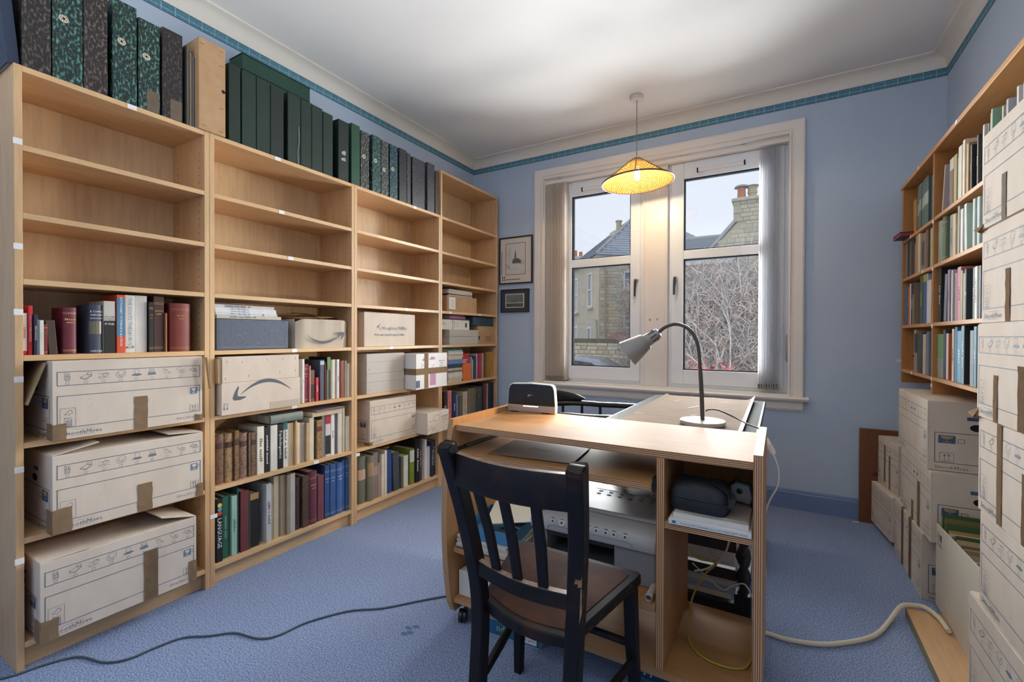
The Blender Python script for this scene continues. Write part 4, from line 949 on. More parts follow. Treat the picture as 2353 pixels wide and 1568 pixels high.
part('body',MB().box(-.24,-.019,-L_/2,-L_/2+.004,0,.156).box(-.24,-.019,L_/2-.004,L_/2,0,.14).box(-.24,-.236,-L_/2+.004,L_/2-.004,0,.15).box(-.236,-.019,-L_/2+.004,L_/2-.004,0,.004),CARD,t)
b=MB(); b.add([(-.002,-.15,.158),(-.20,-.165,.172),(-.20,.02,.188),(-.02,-.02,.166)],[(0,1,2,3)]); part('flap',b,CARD_K,t)
b=MB(); b.add([(-.004,-.01,.162),(-.21,.0,.20),(-.21,.168,.158),(-.01,.165,.142),(-.004,.08,.172)],[(0,1,2,3,4)]); part('flap',b,CARD_K,t)
b=MB(); smile(b,lambda a,c:(.012,-.005+a*.108,.072+c*.075)); part('arrow_print',b,ARW,t)
b=MB().strokes([[(.148,.075),(.148,.10)],[(.156,.075),(.156,.10)],[(.143,.072),(.16,.072)]],.0015,lambda a,c:(.0095,a,c)); part('arrow_marks',b,INKD,t)
t=thing('arrow_carton','flat carton with an upside-down grey arrow, beside the maroon book','carton',(-2.150,1.310,.7628))
part('body',MB().box(-.28,0,-.196,.194,0,.145),CARD,t,bevel=.002)
b=MB(); smile(b,lambda a,c:(.0006,.016-a*.128,.086-c*.105)); part('arrow_print',b,ARW,t)
b=MB().strokes([[(-.184,.026),(-.184,.050)],[(-.171,.026),(-.171,.050)],[(-.188,.052),(-.166,.052)],[(-.188,.031),(-.184,.025),(-.180,.031)],[(-.175,.031),(-.171,.025),(-.167,.031)]],.0016,lambda a,c:(.0006,a,c)); part('arrow_marks',b,INKD,t)
part('tape',MB().box(-.01,.0008,.03,.19,.004,.035),mat('clear_tape','BDB09E',.2),t)
t=thing('flat_carton','plain stapled carton lying on the upside-down arrow carton','carton',(-2.152,1.308,.9082)); part('body',MB().box(-.27,0,-.19,.19,0,.118),CARD,t,bevel=.002)
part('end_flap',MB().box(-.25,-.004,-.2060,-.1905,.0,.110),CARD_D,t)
b=MB()
for y,z in ((-.17,.095),(-.10,.092),(.02,.098),(.10,.10),(.17,.10),(-.175,.02),(-.07,.026),(.085,.032),(.17,.036)): b.box(0,.0008,y-.0006,y+.0006,z-.006,z+.006)
part('staple',b,mat('staple_steel','6E6458',.35,metal=.8),t)
# lying books on the leather shelf
t=thing('book','thick grey-green book lying flat on top of the leather-book row','book',(-2.185,1.455,.6738),0); 
part('cover',MB().box(-.20,-.004,-.09,.088,0,.003).box(-.20,-.004,-.09,.088,.040,.043).tube([(-.004,-.09,.0215),(-.004,.088,.0215)],[(.008,.0215)]*2,side=(1,0,0),n=10),cloth('7E8880'),t,smooth=40); part('page_block',MB().box(-.196,-.006,-.087,.085,.0032,.0398),PAGES,t)
t.location.z=.6795
t=thing('book','cream paperback lying flat on the pale books, under loose sheets','book',(-2.185,1.700,.676),0); part('cover',MB().box(-.19,0,-.098,.098,0,.0012).box(-.19,0,-.098,.098,.0228,.024).box(-.0014,0,-.098,.098,.0013,.0227),cloth('C9B898'),t); part('page_block',MB().box(-.188,-.0016,-.096,.096,.0014,.0226),PAGES,t); t.location.z=.6795
single('loose_sheet',MB().box(-.19,.01,-.075,.10,0,.001),flat('A8423C'),'thin red folder on the cream paperback lying down','folder',loc=(-2.19,1.69,.7040),rot=(0,0,R(4)))
single('loose_sheet',MB().box(-.18,.012,-.085,.095,0,.001),flat('A49CA6'),'lilac-grey sheet topmost over the red folder','paper',loc=(-2.188,1.715,.7085),rot=(R(2.2),0,R(-3)))
# third bookcase cartons
t=thing('publisher_carton','grey-brown publisher carton with blue lettering, alone on its shelf','carton',(-2.20,2.200,1.0558))
part('body',MB().box(-.25,0,-.227,.228,0,.214),CARD,t,bevel=.002)
part('flap',MB().box(-.23,-.004,-.22,.10,.2145,.2165),CARD_K,t); 
b=MB(); b.text('Houghton Mifflin',.033,lambda a,c:(.0006,.030+a,.118+c)); b.text('McDougal Littell/Houghton Mifflin',.0195,lambda a,c:(.0006,-.012+a,.075+c)); 
b.strokes([[(-.128,.112),(-.116,.130),(-.103,.128)],[(-.120,.120),(-.108,.134),(-.096,.146)],[(-.116,.130),(-.101,.112),(-.094,.10)],[(-.100,.125),(-.094,.11)],[(-.108,.134),(-.100,.140)]],.0022,lambda a,c:(.0006,a,c))
part('lettering',b,mat('navy_print','3A4A78',.7),t)
LIDM=mat('grey_archive_board','B9B2A9',.75)
for i,lab in enumerate(('lower grey lidded archive box, beside the taped white parcel','upper grey lidded archive box, stacked beside the taped white parcel')):
    t=plain_box('archive_box',lab,'box',(-2.18,2.138,.7628+i*.1245),.325,.24,.124,LIDM,0,'grey archive boxes',lid=.052)
    b=MB().box(0,.0007,-.142,-.1405,.02,.032); part('staple',b,mat('staple_steel','6E6458',.35,metal=.8),t)
t=thing('white_parcel','white printed parcel crossed with brown tape, jutting off its shelf','parcel',(-2.085,2.470,.7628)); LP=.36
part('body',MB().box(-.32,0,-.158,.172,0,.240),mat('white_card','D6D2D0',.6),t,bevel=.002)
part('tape',MB().box(-.05,.0012,-.075,-.035,.004,.2415),TAPE,t); part('tape',MB().box(-.318,.0016,-.1595,.1735,.098,.140),TAPE,t)
b=MB(); b.box(0,.0006,-.158,-.12,.012,.060,0); b.box(0,.0006,-.018,.045,.018,.100,1); b.poly([(.0006,-.10,.196),(.0006,-.08,.212),(.0006,-.055,.205),(.0006,-.06,.180)],1); b.poly([(.0006,-.03,.196),(.0006,.0,.220),(.0006,.045,.206),(.0006,.03,.196)],1)
b.bars('xxxxxx xx',.012,lambda a,c:(.0007,.11+a,.185+c),2); b.bars('xxxx',.012,lambda a,c:(.0007,.11+a,.168+c),2); b.bars('xxx xx',.012,lambda a,c:(.0007,.11+a,.150+c),2)
b.strokes([[(-.11,.150),(-.10,.170),(-.09,.155)],[(-.105,.145),(-.085,.165)],[(0,.150),(.03,.165),(.02,.150),(0,.142)]],.0016,lambda a,c:(.0007,a,c),2)
part('printing',b,[flat('4A5064'),flat('B07A9C'),flat('6A6A80')],t)
t=thing('shoe_box','small grey carton with line-drawn waves and a white label','carton',(-2.075,2.534,.4428)); part('body',MB().box(-.26,0,-.118,.118,0,.150),CARD,t,bevel=.002)
b=MB(); b.strokes([arc(-.02,.105,.035,0,360,18,.022),[(-.12,.09),(-.07,.085),(-.05,.10)],[(-.122,.03),(-.08,.045),(-.05,.04)],[(-.122,.02),(-.08,.035),(-.04,.03)],[(-.09,.0),(-.03,.045),(.05,.085),(.12,.075)],[(-.10,.055),(-.06,.06)]],.0016,lambda a,c:(.0006,a,c))
rnd=random.Random(3)
for k in range(70):
    u=rnd.uniform(-.06,.118); v=rnd.uniform(.004,max(.006,.02+.05*min(1,(u+.08)/.13))); b.box(0,.0007,u-.001,u+.001,v-.001,v+.001)
for k in range(6): b.strokes([[(.03+.012*k,.09),(.034+.012*k,.118)],[(.025+.012*k,.105),(.043+.012*k,.108)]],.0012,lambda a,c:(.0006,a,c))
part('line_drawing',b,INKD,t); part('white_label',MB().box(0,.0009,.045,.108,.122,.145),STICK,t); part('label_print',MB().bars('xxxxxxxxx',.010,lambda a,c:(.0012,.077+a,.134+c)),INKD,t)
# corner bookcase boxes
t=thing('kraft_carton','small kraft carton with a handwritten label, below loose papers','carton',(-2.2,2.985,1.3118)); part('body',MB().box(-.25,0,-.198,.20,0,.126),CARD_K,t,bevel=.002)
part('label',MB().box(0,.0008,-.175,-.095,.02,.112),PAPER,t); b=MB()
for k in range(3): b.strokes([[(-.150+.018*k+.004*math.sin(j*2.1),.100-.009*j) for j in range(9)]],.002,lambda a,c:(.0012,a,c))
part('handwriting',b,INKD,t)
part('staple',MB().box(0,.0008,-.02,-.0185,.10,.112).box(0,.0008,.09,.0915,.10,.112).box(0,.0008,-.03,-.0285,.02,.032),mat('staple_steel','6E6458',.35,metal=.8),t)
z=1.4383
for i,(c,h,lab) in enumerate((('20242C',.009,'black comb-bound report on the labelled kraft carton'),('4A5468',.007,'slate folder lying over the comb-bound report'),('C2B8A4',.008,'cream folder third up over the labelled carton'),('CFC8BA',.008,'buff folder fourth up over the labelled carton'),('B2A794',.007,'tan folder fifth up over the labelled carton'),('C8BEAE',.010,'ragged paper sheaf topmost over the labelled carton'))):
    t=thing('document_folder',lab,'folder',(-2.205,2.965+.004*(i%3),z),R((i%3-1)*2.0),'papers on the labelled carton'); part('cover',MB().box(-.22,0,-.165,.155,0,h-.0003),flat(c,.7),t); z+=h
    if i==0: part('comb_binding',MB().box(0,.002,-.15,.15,.002,.006),PAPER,t)
for i,lab in enumerate(('lower beige lidded box on the corner bookcase','upper beige lidded box on the corner bookcase')): pass
t=thing('archive_box','beige lidded box under the white lettered box in the corner bookcase','box',(-2.19,3.0,1.0558)); part('body',MB().box(-.24,-.002,-.193,.193,0,.062),LIDM,t,bevel=.0015); part('lid',MB().box(-.242,0,-.195,.195,.0625,.117),LIDM,t,bevel=.0015)
t=thing('lettered_box','white lettered box on the beige lidded box, under a pink book','box',(-2.215,2.925,1.173)); part('body',MB().box(-.22,0,-.18,.175,0,.078),mat('ivory_card','DCD8CC',.6),t,bevel=.0015)
b=MB(); b.text('00',.034,lambda a,c:(.0006,-.155+c*.0+a*.6,.044+c)); b.bars('xxxxx xxx',.016,lambda a,c:(.0006,-.05+c,.04-a)); b.bars('xxxxxx',.013,lambda a,c:(.0006,-.03+c,.04-a)); b.bars('xxxx xx',.010,lambda a,c:(.0006,.01+c,.04-a)); b.box(0,.0006,.115,.14,.02,.055)
part('lettering',b,INKD,t)
for i,(c,h,y,w,lab) in enumerate((('3A3C48',.010,2.97,.24,'dark paperback lying on the white lettered box'),('C86A98',.020,2.95,.20,'bright pink book lying over a dark paperback'),('4A4048',.008,2.93,.16,'thin plum pamphlet topmost over the pink book'))):
    t=thing('book',lab,'book',(-2.22,y,1.2515+(0,.010,.030)[i]),0,'books on the white lettered box'); part('cover',MB().box(-.17,0,-w/2,w/2,0,.001).box(-.17,0,-w/2,w/2,h-.0014,h-.0004).box(-.0015,0,-w/2,w/2,.001,h-.0014),cloth(c),t); part('page_block',MB().box(-.168,-.0016,-w/2+.002,w/2-.002,.0011,h-.0015),PAGES,t)
t=thing('press_carton','brown university press carton with a shield, at the end of its shelf','carton',(-2.20,3.328,1.0558)); part('body',MB().box(-.24,0,-.125,.128,0,.152),CARD_K,t,bevel=.002)
b=MB(); b.poly([(.0006,-.118+x,.048+y) for x,y in ((0,.018),(.026,.018),(.026,.0),(.013,-.016),(0,0))]); b.text('CAMBRIDGE',.021,lambda a,c:(.0006,.028+a,.058+c)); b.text('UNIVERSITY PRESS',.0105,lambda a,c:(.0006,.028+a,.037+c)); b.strokes([[(-.085,.026),(.10,.026)]],.001,lambda a,c:(.0006,a,c)); part('lettering',b,INKD,t)
t=thing('blue_box','dark slate blue box on the brown university press carton','box',(-2.205,3.295,1.2085)); part('body',MB().box(-.23,0,-.16,.155,0,.076),mat('slate_blue_box','2E4050',.5),t,bevel=.002); part('catch',MB().box(0,.002,.022,.027,.055,.065),CHROME,t)
# horizontal pile on the corner bookcase middle shelf
z=.7630; ROWS=[('D8D4CC',.018,'white paperback'),('CFC6B4',.020,'cream paperback'),('DAD4C8',.022,'ivory paperback'),('E0DCD2',.020,'white booklet'),('8A6A58',.012,'brown pamphlet'),('C8C0B2',.016,'buff booklet'),('2E4654',.034,'dark petrol hardback'),('6A86B4',.034,'blue hardback'),('D4CCB8',.020,'cream book'),('CFC4AC',.020,'tan-edged book'),('DCD8D0',.018,'white book'),('A8B8B4',.014,'pale green booklet'),('1F5A5C',.016,'teal pamphlet')]
for i,(c,h,nm) in enumerate(ROWS):
    w=.178+.006*((i*7)%4)
    t=thing('book','%s, %s from the bottom of the pile in the corner bookcase'%(nm,ordinal(i)),'book',(-2.20+.004*((i*5)%3),2.885+.002*((i*3)%4),z),0,'pile of books lying in the corner bookcase')
    part('cover',MB().box(-.20,0,-w/2,w/2,0,.0014).box(-.20,0,-w/2,w/2,h-.0017,h-.0003).box(-.002,0,-w/2,w/2,.0014,h-.0017),cloth(c),t); part('page_block',MB().box(-.198,-.0022,-w/2+.002,w/2-.002,.0015,h-.0018),PAGES,t)
    z+=h
t=thing('orange_book','plain bright orange book standing beside the lying pile','book',(-2.187,3.034,.7630)); part('cover',MB().box(-.012,0,-.055,.055,0,.138),flat('D86A22',.55),t,bevel=.001); part('page_block',MB().box(-.0125,-.012,-.054,.054,.002,.136),PAGES,t)
t=thing('red_book','bright red book with white lettering, taller behind the orange one','book',(-2.212,3.044,.7630)); part('cover',MB().box(-.010,0,-.06,.052,0,.218),flat('B81E2A',.5),t,bevel=.001); b=MB(); b.bars('xxxxxxx',.016,lambda a,c:(.0006,a-.01,.165+c)); b.bars('xxxxx',.016,lambda a,c:(.0006,a-.015,.148+c)); b.lathe([(.008,0),(.008,.0006)],10,0,Matrix.Translation((0,-.042,.198))@Matrix.Rotation(PI/2,4,'Y')); part('cover_print',b,PAPER,t)
# ------------------------------------------------------------------ computer trolley
TX0,TX1,TY0,TY1=-1.115,-.036,1.425,1.885
tr=thing('computer_trolley','birch plywood computer trolley on castors, printer and papers on its shelves','trolley',((TX0+TX1)/2,(TY0+TY1)/2,0))
def curve_y(z,bulge): return TY0-bulge*math.sin(PI*max(0,min(1,(z-.03)/.77)))**.9
def side_panel(x0,x1,bulge,mi):
    n=16; zs=[.045+(.80-.045)*i/n for i in range(n+1)]
    poly=[(curve_y(z,bulge)+(.016 if z<.06 else 0),z) for z in zs]+[(TY1,.80),(TY1,.045)]
    b=MB(); b.prism(poly,'x',x0,x1,0); 
    for i,f in enumerate(b.f):
        if len(f)==4:
            ys=[b.v[k][1] for k in f]
            if max(ys)<TY0+.03: b.m[i]=1
    return b
part('side_panel',side_panel(TX0,TX0+.023,.045,1),[BEECH_Z,PLY_V],tr,world=True)
part('side_panel',side_panel(TX1-.023,TX1,.0,1),[BEECH_Z,PLY_V],tr,world=True)
def board(nm,x0,x1,y0,y1,z0,z1,m=BEECH_X):
    return part(nm,MB().box(x0,x1,y0,y1,z0,z1,0,fm={'-y':1,'+y':1}),[m,PLY_H],tr,world=True,bevel=.001)
IX0,IX1=TX0+.0232,TX1-.0232; DV0,DV1=-.3225,-.2985
board('top_board',IX0,IX1,TY0+.012,TY1,.754,.777)
part('divider',MB().box(DV0,DV1,TY0+.008,TY1-.02,.106,.7538,0,fm={'-y':1}),[BEECH_Z,PLY_V],tr,world=True,bevel=.001)
board('sliding_shelf',IX0+.012,DV0-.012,TY0-.012,TY1-.06,.655,.677)
board('printer_shelf',IX0,DV0-.0003,TY0+.002,TY1-.02,.281,.302)
board('side_shelf',DV1+.0003,IX1,TY0+.010,TY1-.12,.543,.563)
board('bottom_shelf',IX0,IX1,TY0+.002,TY1-.02,.084,.1055)
part('runner',MB().box(IX0+.0004,IX0+.0115,TY0+.004,TY1-.06,.648,.690),BLACKP,tr,world=True); part('runner',MB().box(DV0-.0115,DV0-.0004,TY0+.004,TY1-.06,.648,.690),BLACKP,tr,world=True)
part('back_rail',MB().box(DV1+.001,IX1,TY1-.021,TY1-.002,.68,.7535),BEECH_X,tr,world=True)
part('back_panel',MB().box(DV1+.001,IX1,TY1-.125,TY1-.118,.5635,.7535),BEECH_Z,tr,world=True)
for x,y in ((TX0+.035,TY0+.02),(TX1-.06,TY0+.05),(TX0+.03,TY1-.05),(TX1-.05,TY1-.05)):
    z1=.045 if x<-.9 else .0835
    c=part('caster',MB().lathe([(.007,.035),(.007,.078 if x>-.9 or y>0 else .05),(.016,.079),(.016,.0835)],12,0,Matrix.Translation((x+.02,y+.02,0))),BLACKP,tr,world=True)
    part('wheel',MB().lathe([(.016,-.017),(.024,-.014),(.025,-.002),(.018,0),(.025,.002),(.024,.014),(.016,.017)],20,0,Matrix.Translation((x+.012,y+.012,.025))@Matrix.Rotation(R(25),4,'Z')@Matrix.Rotation(PI/2,4,'Y')),BLACKP,c,world=True,smooth=40)
# things on the trolley
t=thing('router','black and silver upright broadband hub on the left end of the trolley top','router',(-.972,1.852,.7776),R(6))
wv=[(-.115,0),(-.118,.03),(-.112,.105),(-.106,.122),(-.094,.130),(0,.134),(.094,.130),(.106,.124),(.112,.105),(.118,.03),(.116,0)]
part('body',MB().prism([(x,z) for x,z in wv],'y',-.014,.014),mat('white_hub_shell','D8D6D4',.35),t,bevel=.002)
part('front_panel',MB().prism([(-.114,.034),(-.109,.104),(-.103,.119),(-.092,.1265),(0,.1305),(.092,.1265),(.103,.121),(.109,.104),(.114,.034)],'y',-.0165,-.0142),mat('black_gloss_panel','1B1C20',.2),t,bevel=.001)
part('silver_base',MB().prism([(-.1165,.004),(-.1145,.032),(.1145,.032),(.1165,.004)],'y',-.0185,-.0142),mat('brushed_silver','B8AEA4',.3,metal=.7),t,bevel=.001)
part('light_strip',MB().box(-.036,.036,-.0192,-.0186,.0275,.0315),mat('hub_light','DDE6FF',.3,emit='CFE0FF',estr=2.5),t)
b=MB().text('BT',.012,lambda a,c:(a-.008,-.0168,.078+c)); part('emblem',b,PAPER,t); b=MB(); b.lathe([(.0035,0),(.0035,.0004)],10,0,Matrix.Translation((.006,-.0166,.079))@Matrix.Rotation(PI/2,4,'X')); part('emblem_dot',b,flat('B0504A'),t)
for x in (-.08,.07): part('foot',MB().box(x-.018,x+.018,-.02,.02,0,.004),BLACKP,t)
t=thing('folder','dark brown clipboard folder lying on the sliding shelf','folder',(-.80,1.60,.6773),R(6)); FOLD=mat('brown_hardboard','6A5548',.5)
part('cover',MB().box(-.165,.165,-.13,.12,0,.004),FOLD,t,bevel=.001); part('inner_sheet',MB().box(-.10,.168,-.136,.10,.0042,.0055),mat('brown_sheet','7A6454',.6),t); part('name_patch',MB().box(-.05,.05,-.01,.03,.0056,.006),flat('6E6258'),t)
# black sheathed cable on the shelf
single('cable',MB().tube(bez([(-1.068,1.47,.692),(-1.066,1.56,.694),(-1.05,1.70,.697),(-1.03,1.82,.70)],8),.005,8),BLACKP,'short black cable along the left end of the sliding shelf','cable',smooth=60)

# ---- printer
PR=thing('printer','silver and grey all-in-one printer on the middle trolley shelf','printer',(-.565,1.60,.3022)); SIL=mat('printer_silver','AFABA6',.4); PG=mat('printer_grey','7E7D7C',.45); PW=mat('printer_pale','C4C2BE',.4); PD=mat('printer_dark','1E1E20',.5)
W2=.228; yf=-.10; yb=.20
b=MB(); b.box(.085,W2-.003,yf+.012,yb,0,.135); b.box(-W2+.003,-.165,yf+.012,yb,0,.135); b.box(-.165,.085,.06,yb,0,.135); b.box(-.165,.085,yf+.02,.06,0,.012)
part('body',b,PG,PR,bevel=.006,seg=2)
# upper silver shell with sloped front
b=MB(); b.prism([(yf,.118),(yf-.004,.150),(yf+.006,.172),(yf+.05,.196),(yb,.205),(yb,.118)],'x',-W2,W2); part('upper_shell',b,SIL,PR,bevel=.008,seg=2,smooth=40)
part('lid',MB().prism([(yf+.050,.1975),(yf+.056,.210),(yb-.005,.226),(yb,.206)],'x',-.125,W2-.004),mat('printer_lid','96918B',.45),PR,bevel=.004,seg=2)
b=MB(); lidz=lambda y:.2105+(y-(yf+.056))*(.016/(yb-.061-yf)); b.add([(-.06,.135,lidz(.135)+.0006),(.20,.135,lidz(.135)+.0006),(.20,.165,lidz(.165)+.0006),(-.06,.165,lidz(.165)+.0006)],[(0,1,2,3)]); part('logo_band',b,mat('printer_band','3E4650',.4),PR)
b=MB(); b.text('hp',.030,lambda a,c:(.165+a,.150+c,lidz(.150)+.0012)); b.strokes([arc(.165,.150,.017,0,360,18,.011)],.0015,lambda a,c:(a,c,lidz(c)+.0012)); part('emblem',b,PAPER,PR)
b=MB()
for i in range(6):
    for j in range(2):
        x=-.045+.04*i; y=.108-.026*j; b.strokes([[(x,y),(x+.032,y),(x+.032,y+.02),(x,y+.02),(x,y)]],.0009,lambda a,c:(a,c,lidz(c)+.0008))
        b.box(x+.008,x+.022,y+.005,y+.014,lidz(y)+.0004,lidz(y+.012)+.0010)
part('quick_guide',b,mat('printer_guide','6A6664',.6),PR)
# control panel
fz=lambda y:.1725+(y-(yf+.006))*(.024/.044); 
b=MB(); P3=lambda a,c:(a,yf-.0048+(c-.150)*(-.13 if c<.150 else .45),c)
for i,x in enumerate((-.135,-.10,-.062,.0,.028,.062,.09,.128)):
    T=Matrix.Translation((x,yf-.0035+(.155-.150)*.45,.157))@Matrix.Rotation(R(66),4,'X'); b.lathe([(.0085 if i!=1 else .012,0),(.0085 if i!=1 else .012,.002),(.006,.003)],14,0,T)
part('button',b,PW,PR,smooth=40)
b=MB()
for i,x in enumerate((-.135,-.10,-.062,.0,.028,.062,.09,.128)):
    T=Matrix.Translation((x,yf-.0050+(.155-.150)*.45,.1575))@Matrix.Rotation(R(66),4,'X'); b.lathe([(.0045,.0016),(.0045,.0019)],10,0,T); b.box(x-.006,x+.006,yf-.001,yf+.0005,.168,.1695)
part('button_mark',b,INKD,PR)
b=MB(); b.strokes([[(-.155,.128),(-.150,.140),(-.138,.1425),(.140,.1425),(.150,.138),(.153,.128)]],.0014,lambda a,c:(a,yf-.0052,c)); part('trim_line',b,mat('printer_trim','5A6480',.5),PR)
T=Matrix.Translation((-.185,yf+.075,.2035))@Matrix.Rotation(R(10),4,'X'); part('display',MB().box(-.030,.030,-.022,.022,-.003,.003,M=T),mat('printer_screen','4A4844',.2),PR,bevel=.001)
T=Matrix.Translation((-.195,yf+.028,.186))@Matrix.Rotation(R(28),4,'X'); b=MB(); b.box(-.018,.018,-.014,.014,-.002,.004,M=T); part('keypad',b,mat('printer_keypad','6E6C68',.4),PR,bevel=.003); part('keypad_centre',MB().lathe([(.006,.0042),(.006,.006)],12,0,T),PW,PR)
part('paper_guide',MB().box(-.163,.083,yf+.014,.058,.1005,.1175),PD,PR); part('output_tray',MB().prism([(yf-.045,.020),(yf-.045,.026),(.05,.050),(.05,.044)],'x',-.155,.078),mat('printer_tray','3A3C40',.5),PR)
b=MB()
for k in range(7): b.box(-.150+.033*k,-.146+.033*k,.03,.055,.055,.10)
part('rollers',b,PD,PR)
# rolled sheet beside the printer
t=thing('paper_roll','small rolled pale sheet lying beside the divider on the printer shelf','paper',(-.345,1.475,.3136),0); b=MB(); b.lathe([(.011,-.04),(.011,.09),(.0098,.09),(.0098,-.04),(.011,-.04)],16,0,Matrix.Rotation(-PI/2,4,'X'),caps=False); part('sheet',b,mat('lilac_paper','BDB2AE',.6),t,smooth=40)
# ---- paper pile on the printer shelf
z=.3023
t=thing('paper_stack','stack of loose sheets at the left of the printer shelf','papers',(-.965,1.56,z)); rnd=random.Random(8)
for k in range(5):
    w=.115; o=part('sheet_bundle',MB().box(-w,w,-.13,.14,0,.0085),mat('shelf_paper_%d'%(k%2),('C9C0B4','B8AEA2')[k%2],.7),t); o.location=(rnd.uniform(-.003,.006),rnd.uniform(-.01,.01),.009*k); o.rotation_euler=(0,0,rnd.uniform(-.05,.05))
BLUEB=mat('blue_box_card','3F7AA0',.5)
t=thing('tray_box','open blue card tray holding papers, left of the printer','tray',(-.955,1.545,.3480),R(6)); 
b=MB(); b.box(-.108,.108,-.105,.14,0,.002); b.box(-.108,.108,-.105,-.1035,.002,.047); b.box(-.108,-.1065,-.1035,.14,.002,.047); b.box(.1065,.108,-.1035,.14,.002,.047); b.box(-.1065,.1065,.1385,.14,.002,.047); part('tray',b,BLUEB,t)
t=thing('card_lid','pale card lid lying askew across the open blue tray','lid',(-.930,1.585,.412),0); t.rotation_euler=(R(3),R(-7),R(20)); b=MB(); b.box(-.085,.11,-.09,.13,0,.003); part('lid',b,mat('buff_card','C6BCA8',.7),t)
t=thing('black_case','small black case in the blue tray under the pale lid','case',(-.878,1.480,.3505),R(20)); part('case',MB().box(-.034,.034,-.02,.035,0,.042),BLACKP,t,bevel=.008,seg=2)
t=thing('plastic_wrap','crumpled clear wrapping bag behind the blue tray','bag',(-1.005,1.785,.340)); rnd=random.Random(4); n=9; vs=[];fs=[]
for i in range(n):
    for j in range(n):
        u,v=i/(n-1),j/(n-1); vs.append((-.072+.125*u+rnd.uniform(-.008,.008),-.055+.11*v+rnd.uniform(-.008,.008),.11*math.sin(PI*min(1,max(0,u)))**.5*math.sin(PI*v)**.5+rnd.uniform(-.012,.012)))
fs=[(i*n+j,i*n+j+1,(i+1)*n+j+1,(i+1)*n+j) for i in range(n-1) for j in range(n-1)]; b=MB().add(vs,fs); part('film',b,mat('clear_wrap','D4D2D0',.2,trans=.35),t,smooth=30)
t=thing('paper_stack','white papers heaped behind the blue tray, near the printer','papers',(-.866,1.798,.3023))
for k in range(6):
    o=part('sheet_bundle',MB().box(-.052,.052,-.060,.060,0,.018),mat('bright_paper','DAD8D6',.7),t); o.location=(rnd.uniform(-.01,.01),rnd.uniform(-.01,.01),.0185*k); o.rotation_euler=(0,0,rnd.uniform(-.2,.2))
# bottom shelf white box
t=thing('paper_box','white lidded paper box on the lowest trolley shelf, scribbled on top','box',(-.94,1.575,.1058)); part('body',MB().box(-.145,.145,-.125,.15,0,.098),mat('dull_white_card','CFC9C2',.7),t,bevel=.003)
b=MB(); b.text('rcycle',.045,lambda a,c:(.065-c*.75,.0+a*.8+.02,.0986)); part('handwriting',b,MARKS,t)
# side bay: papers, bag, hard drive case
z=.5635
for i,(w,d,h,c,lab) in enumerate(((.222,.215,.016,'DCDAD8','white photo-paper pack lying on the side shelf'),(.205,.19,.014,'D2CEC6','cream pad lying on the photo-paper pack'),(.20,.18,.007,'A89C90','grey-brown card folder under the black bag'))):
    t=thing('paper_pack',lab,'papers',(-.175+.003*i,1.535+.004*i,z),R(1-i)); part('pack',MB().box(-w/2,w/2,-d/2+.0,d/2,0,h-.0004),flat(c,.6),t,bevel=.0008)
    if i==0:
        b=MB(); b.text('50 sheets A4 heavyweight photo gloss inkjet paper 260gsm',.0075,lambda a,c_:(a+.012,-d/2-.0006,.0075+c_)); part('lettering',b,INKD,t); part('emblem',MB().box(-.101,-.090,-d/2-.0006,-d/2,.004,.012),flat('3A7A9A'),t)
    z+=h
BAG=mat('black_nylon','15161A',.65,var='20222A',scale=30,bump=.2)
t=thing('camera_bag','soft black nylon bag lying on papers in the side bay','bag',(-.205,1.505,z+.0005),R(-3)); b=MB(); n=16; rings=[]
rnd=random.Random(2)
for k,(zz,sx,sy) in enumerate(((0,.078,.056),(.008,.084,.062),(.030,.086,.063),(.044,.084,.060),(.066,.080,.055),(.082,.066,.044),(.086,.02,.015))):
    for i in range(n):
        a=2*PI*i/n; c_,s_=math.cos(a),math.sin(a); e=.45; b.v.append((sx*math.copysign(abs(c_)**e,c_)+rnd.uniform(-.002,.002),sy*math.copysign(abs(s_)**e,s_)+rnd.uniform(-.002,.002),zz+(.006*math.sin(3*a) if k>3 else 0)))
for k in range(6):
    for i in range(n): b.f.append((k*n+i,k*n+(i+1)%n,(k+1)*n+(i+1)%n,(k+1)*n+i)); b.m.append(0)
b.f.append(tuple(range(n))); b.m.append(0); b.f.append(tuple(6*n+i for i in range(n))); b.m.append(0)
part('pouch',b,BAG,t,smooth=60)
part('zip_seam',MB().tube([(.0855*math.copysign(abs(math.cos(2*PI*i/24))**.45,math.cos(2*PI*i/24)),.0625*math.copysign(abs(math.sin(2*PI*i/24))**.45,math.sin(2*PI*i/24)),.042) for i in range(24)],.0022,6,close=True),mat('zip_tape','0E0F12',.5),t)
part('strap',MB().bar(bez([(.03,-.01,.086),(.068,-.03,.080),(.091,-.04,.062),(.089,-.05,.03)],6),.004,.022,(0,0,1)),BAG,t)
t=thing('adapter','grey swirl-faced gadget in a black frame at the right of the side bay','gadget',(-.101,1.605,z+.0005),R(-6))
for zz in (0,): part('shell',MB().prism([(-.028,.012),(-.034,.05),(-.012,.072),(.026,.066),(.036,.03),(.030,.006)],'y',-.02,.02),mat('pale_grey_plastic','9A9996',.45,var='787672',scale=25),t,bevel=.004)
part('frame',MB().tube([(-.034,-.022,.004),(-.036,-.022,.055),(-.010,-.022,.077),(.030,-.022,.070),(.040,-.022,.03),(.034,-.022,.002)],.0045,8),BLACKP,t,smooth=60); part('dimple',MB().lathe([(.007,0),(.009,.002),(.004,.003)],12,0,Matrix.Translation((0,-.0205,.045))@Matrix.Rotation(PI/2,4,'X')),BLACKP,t)
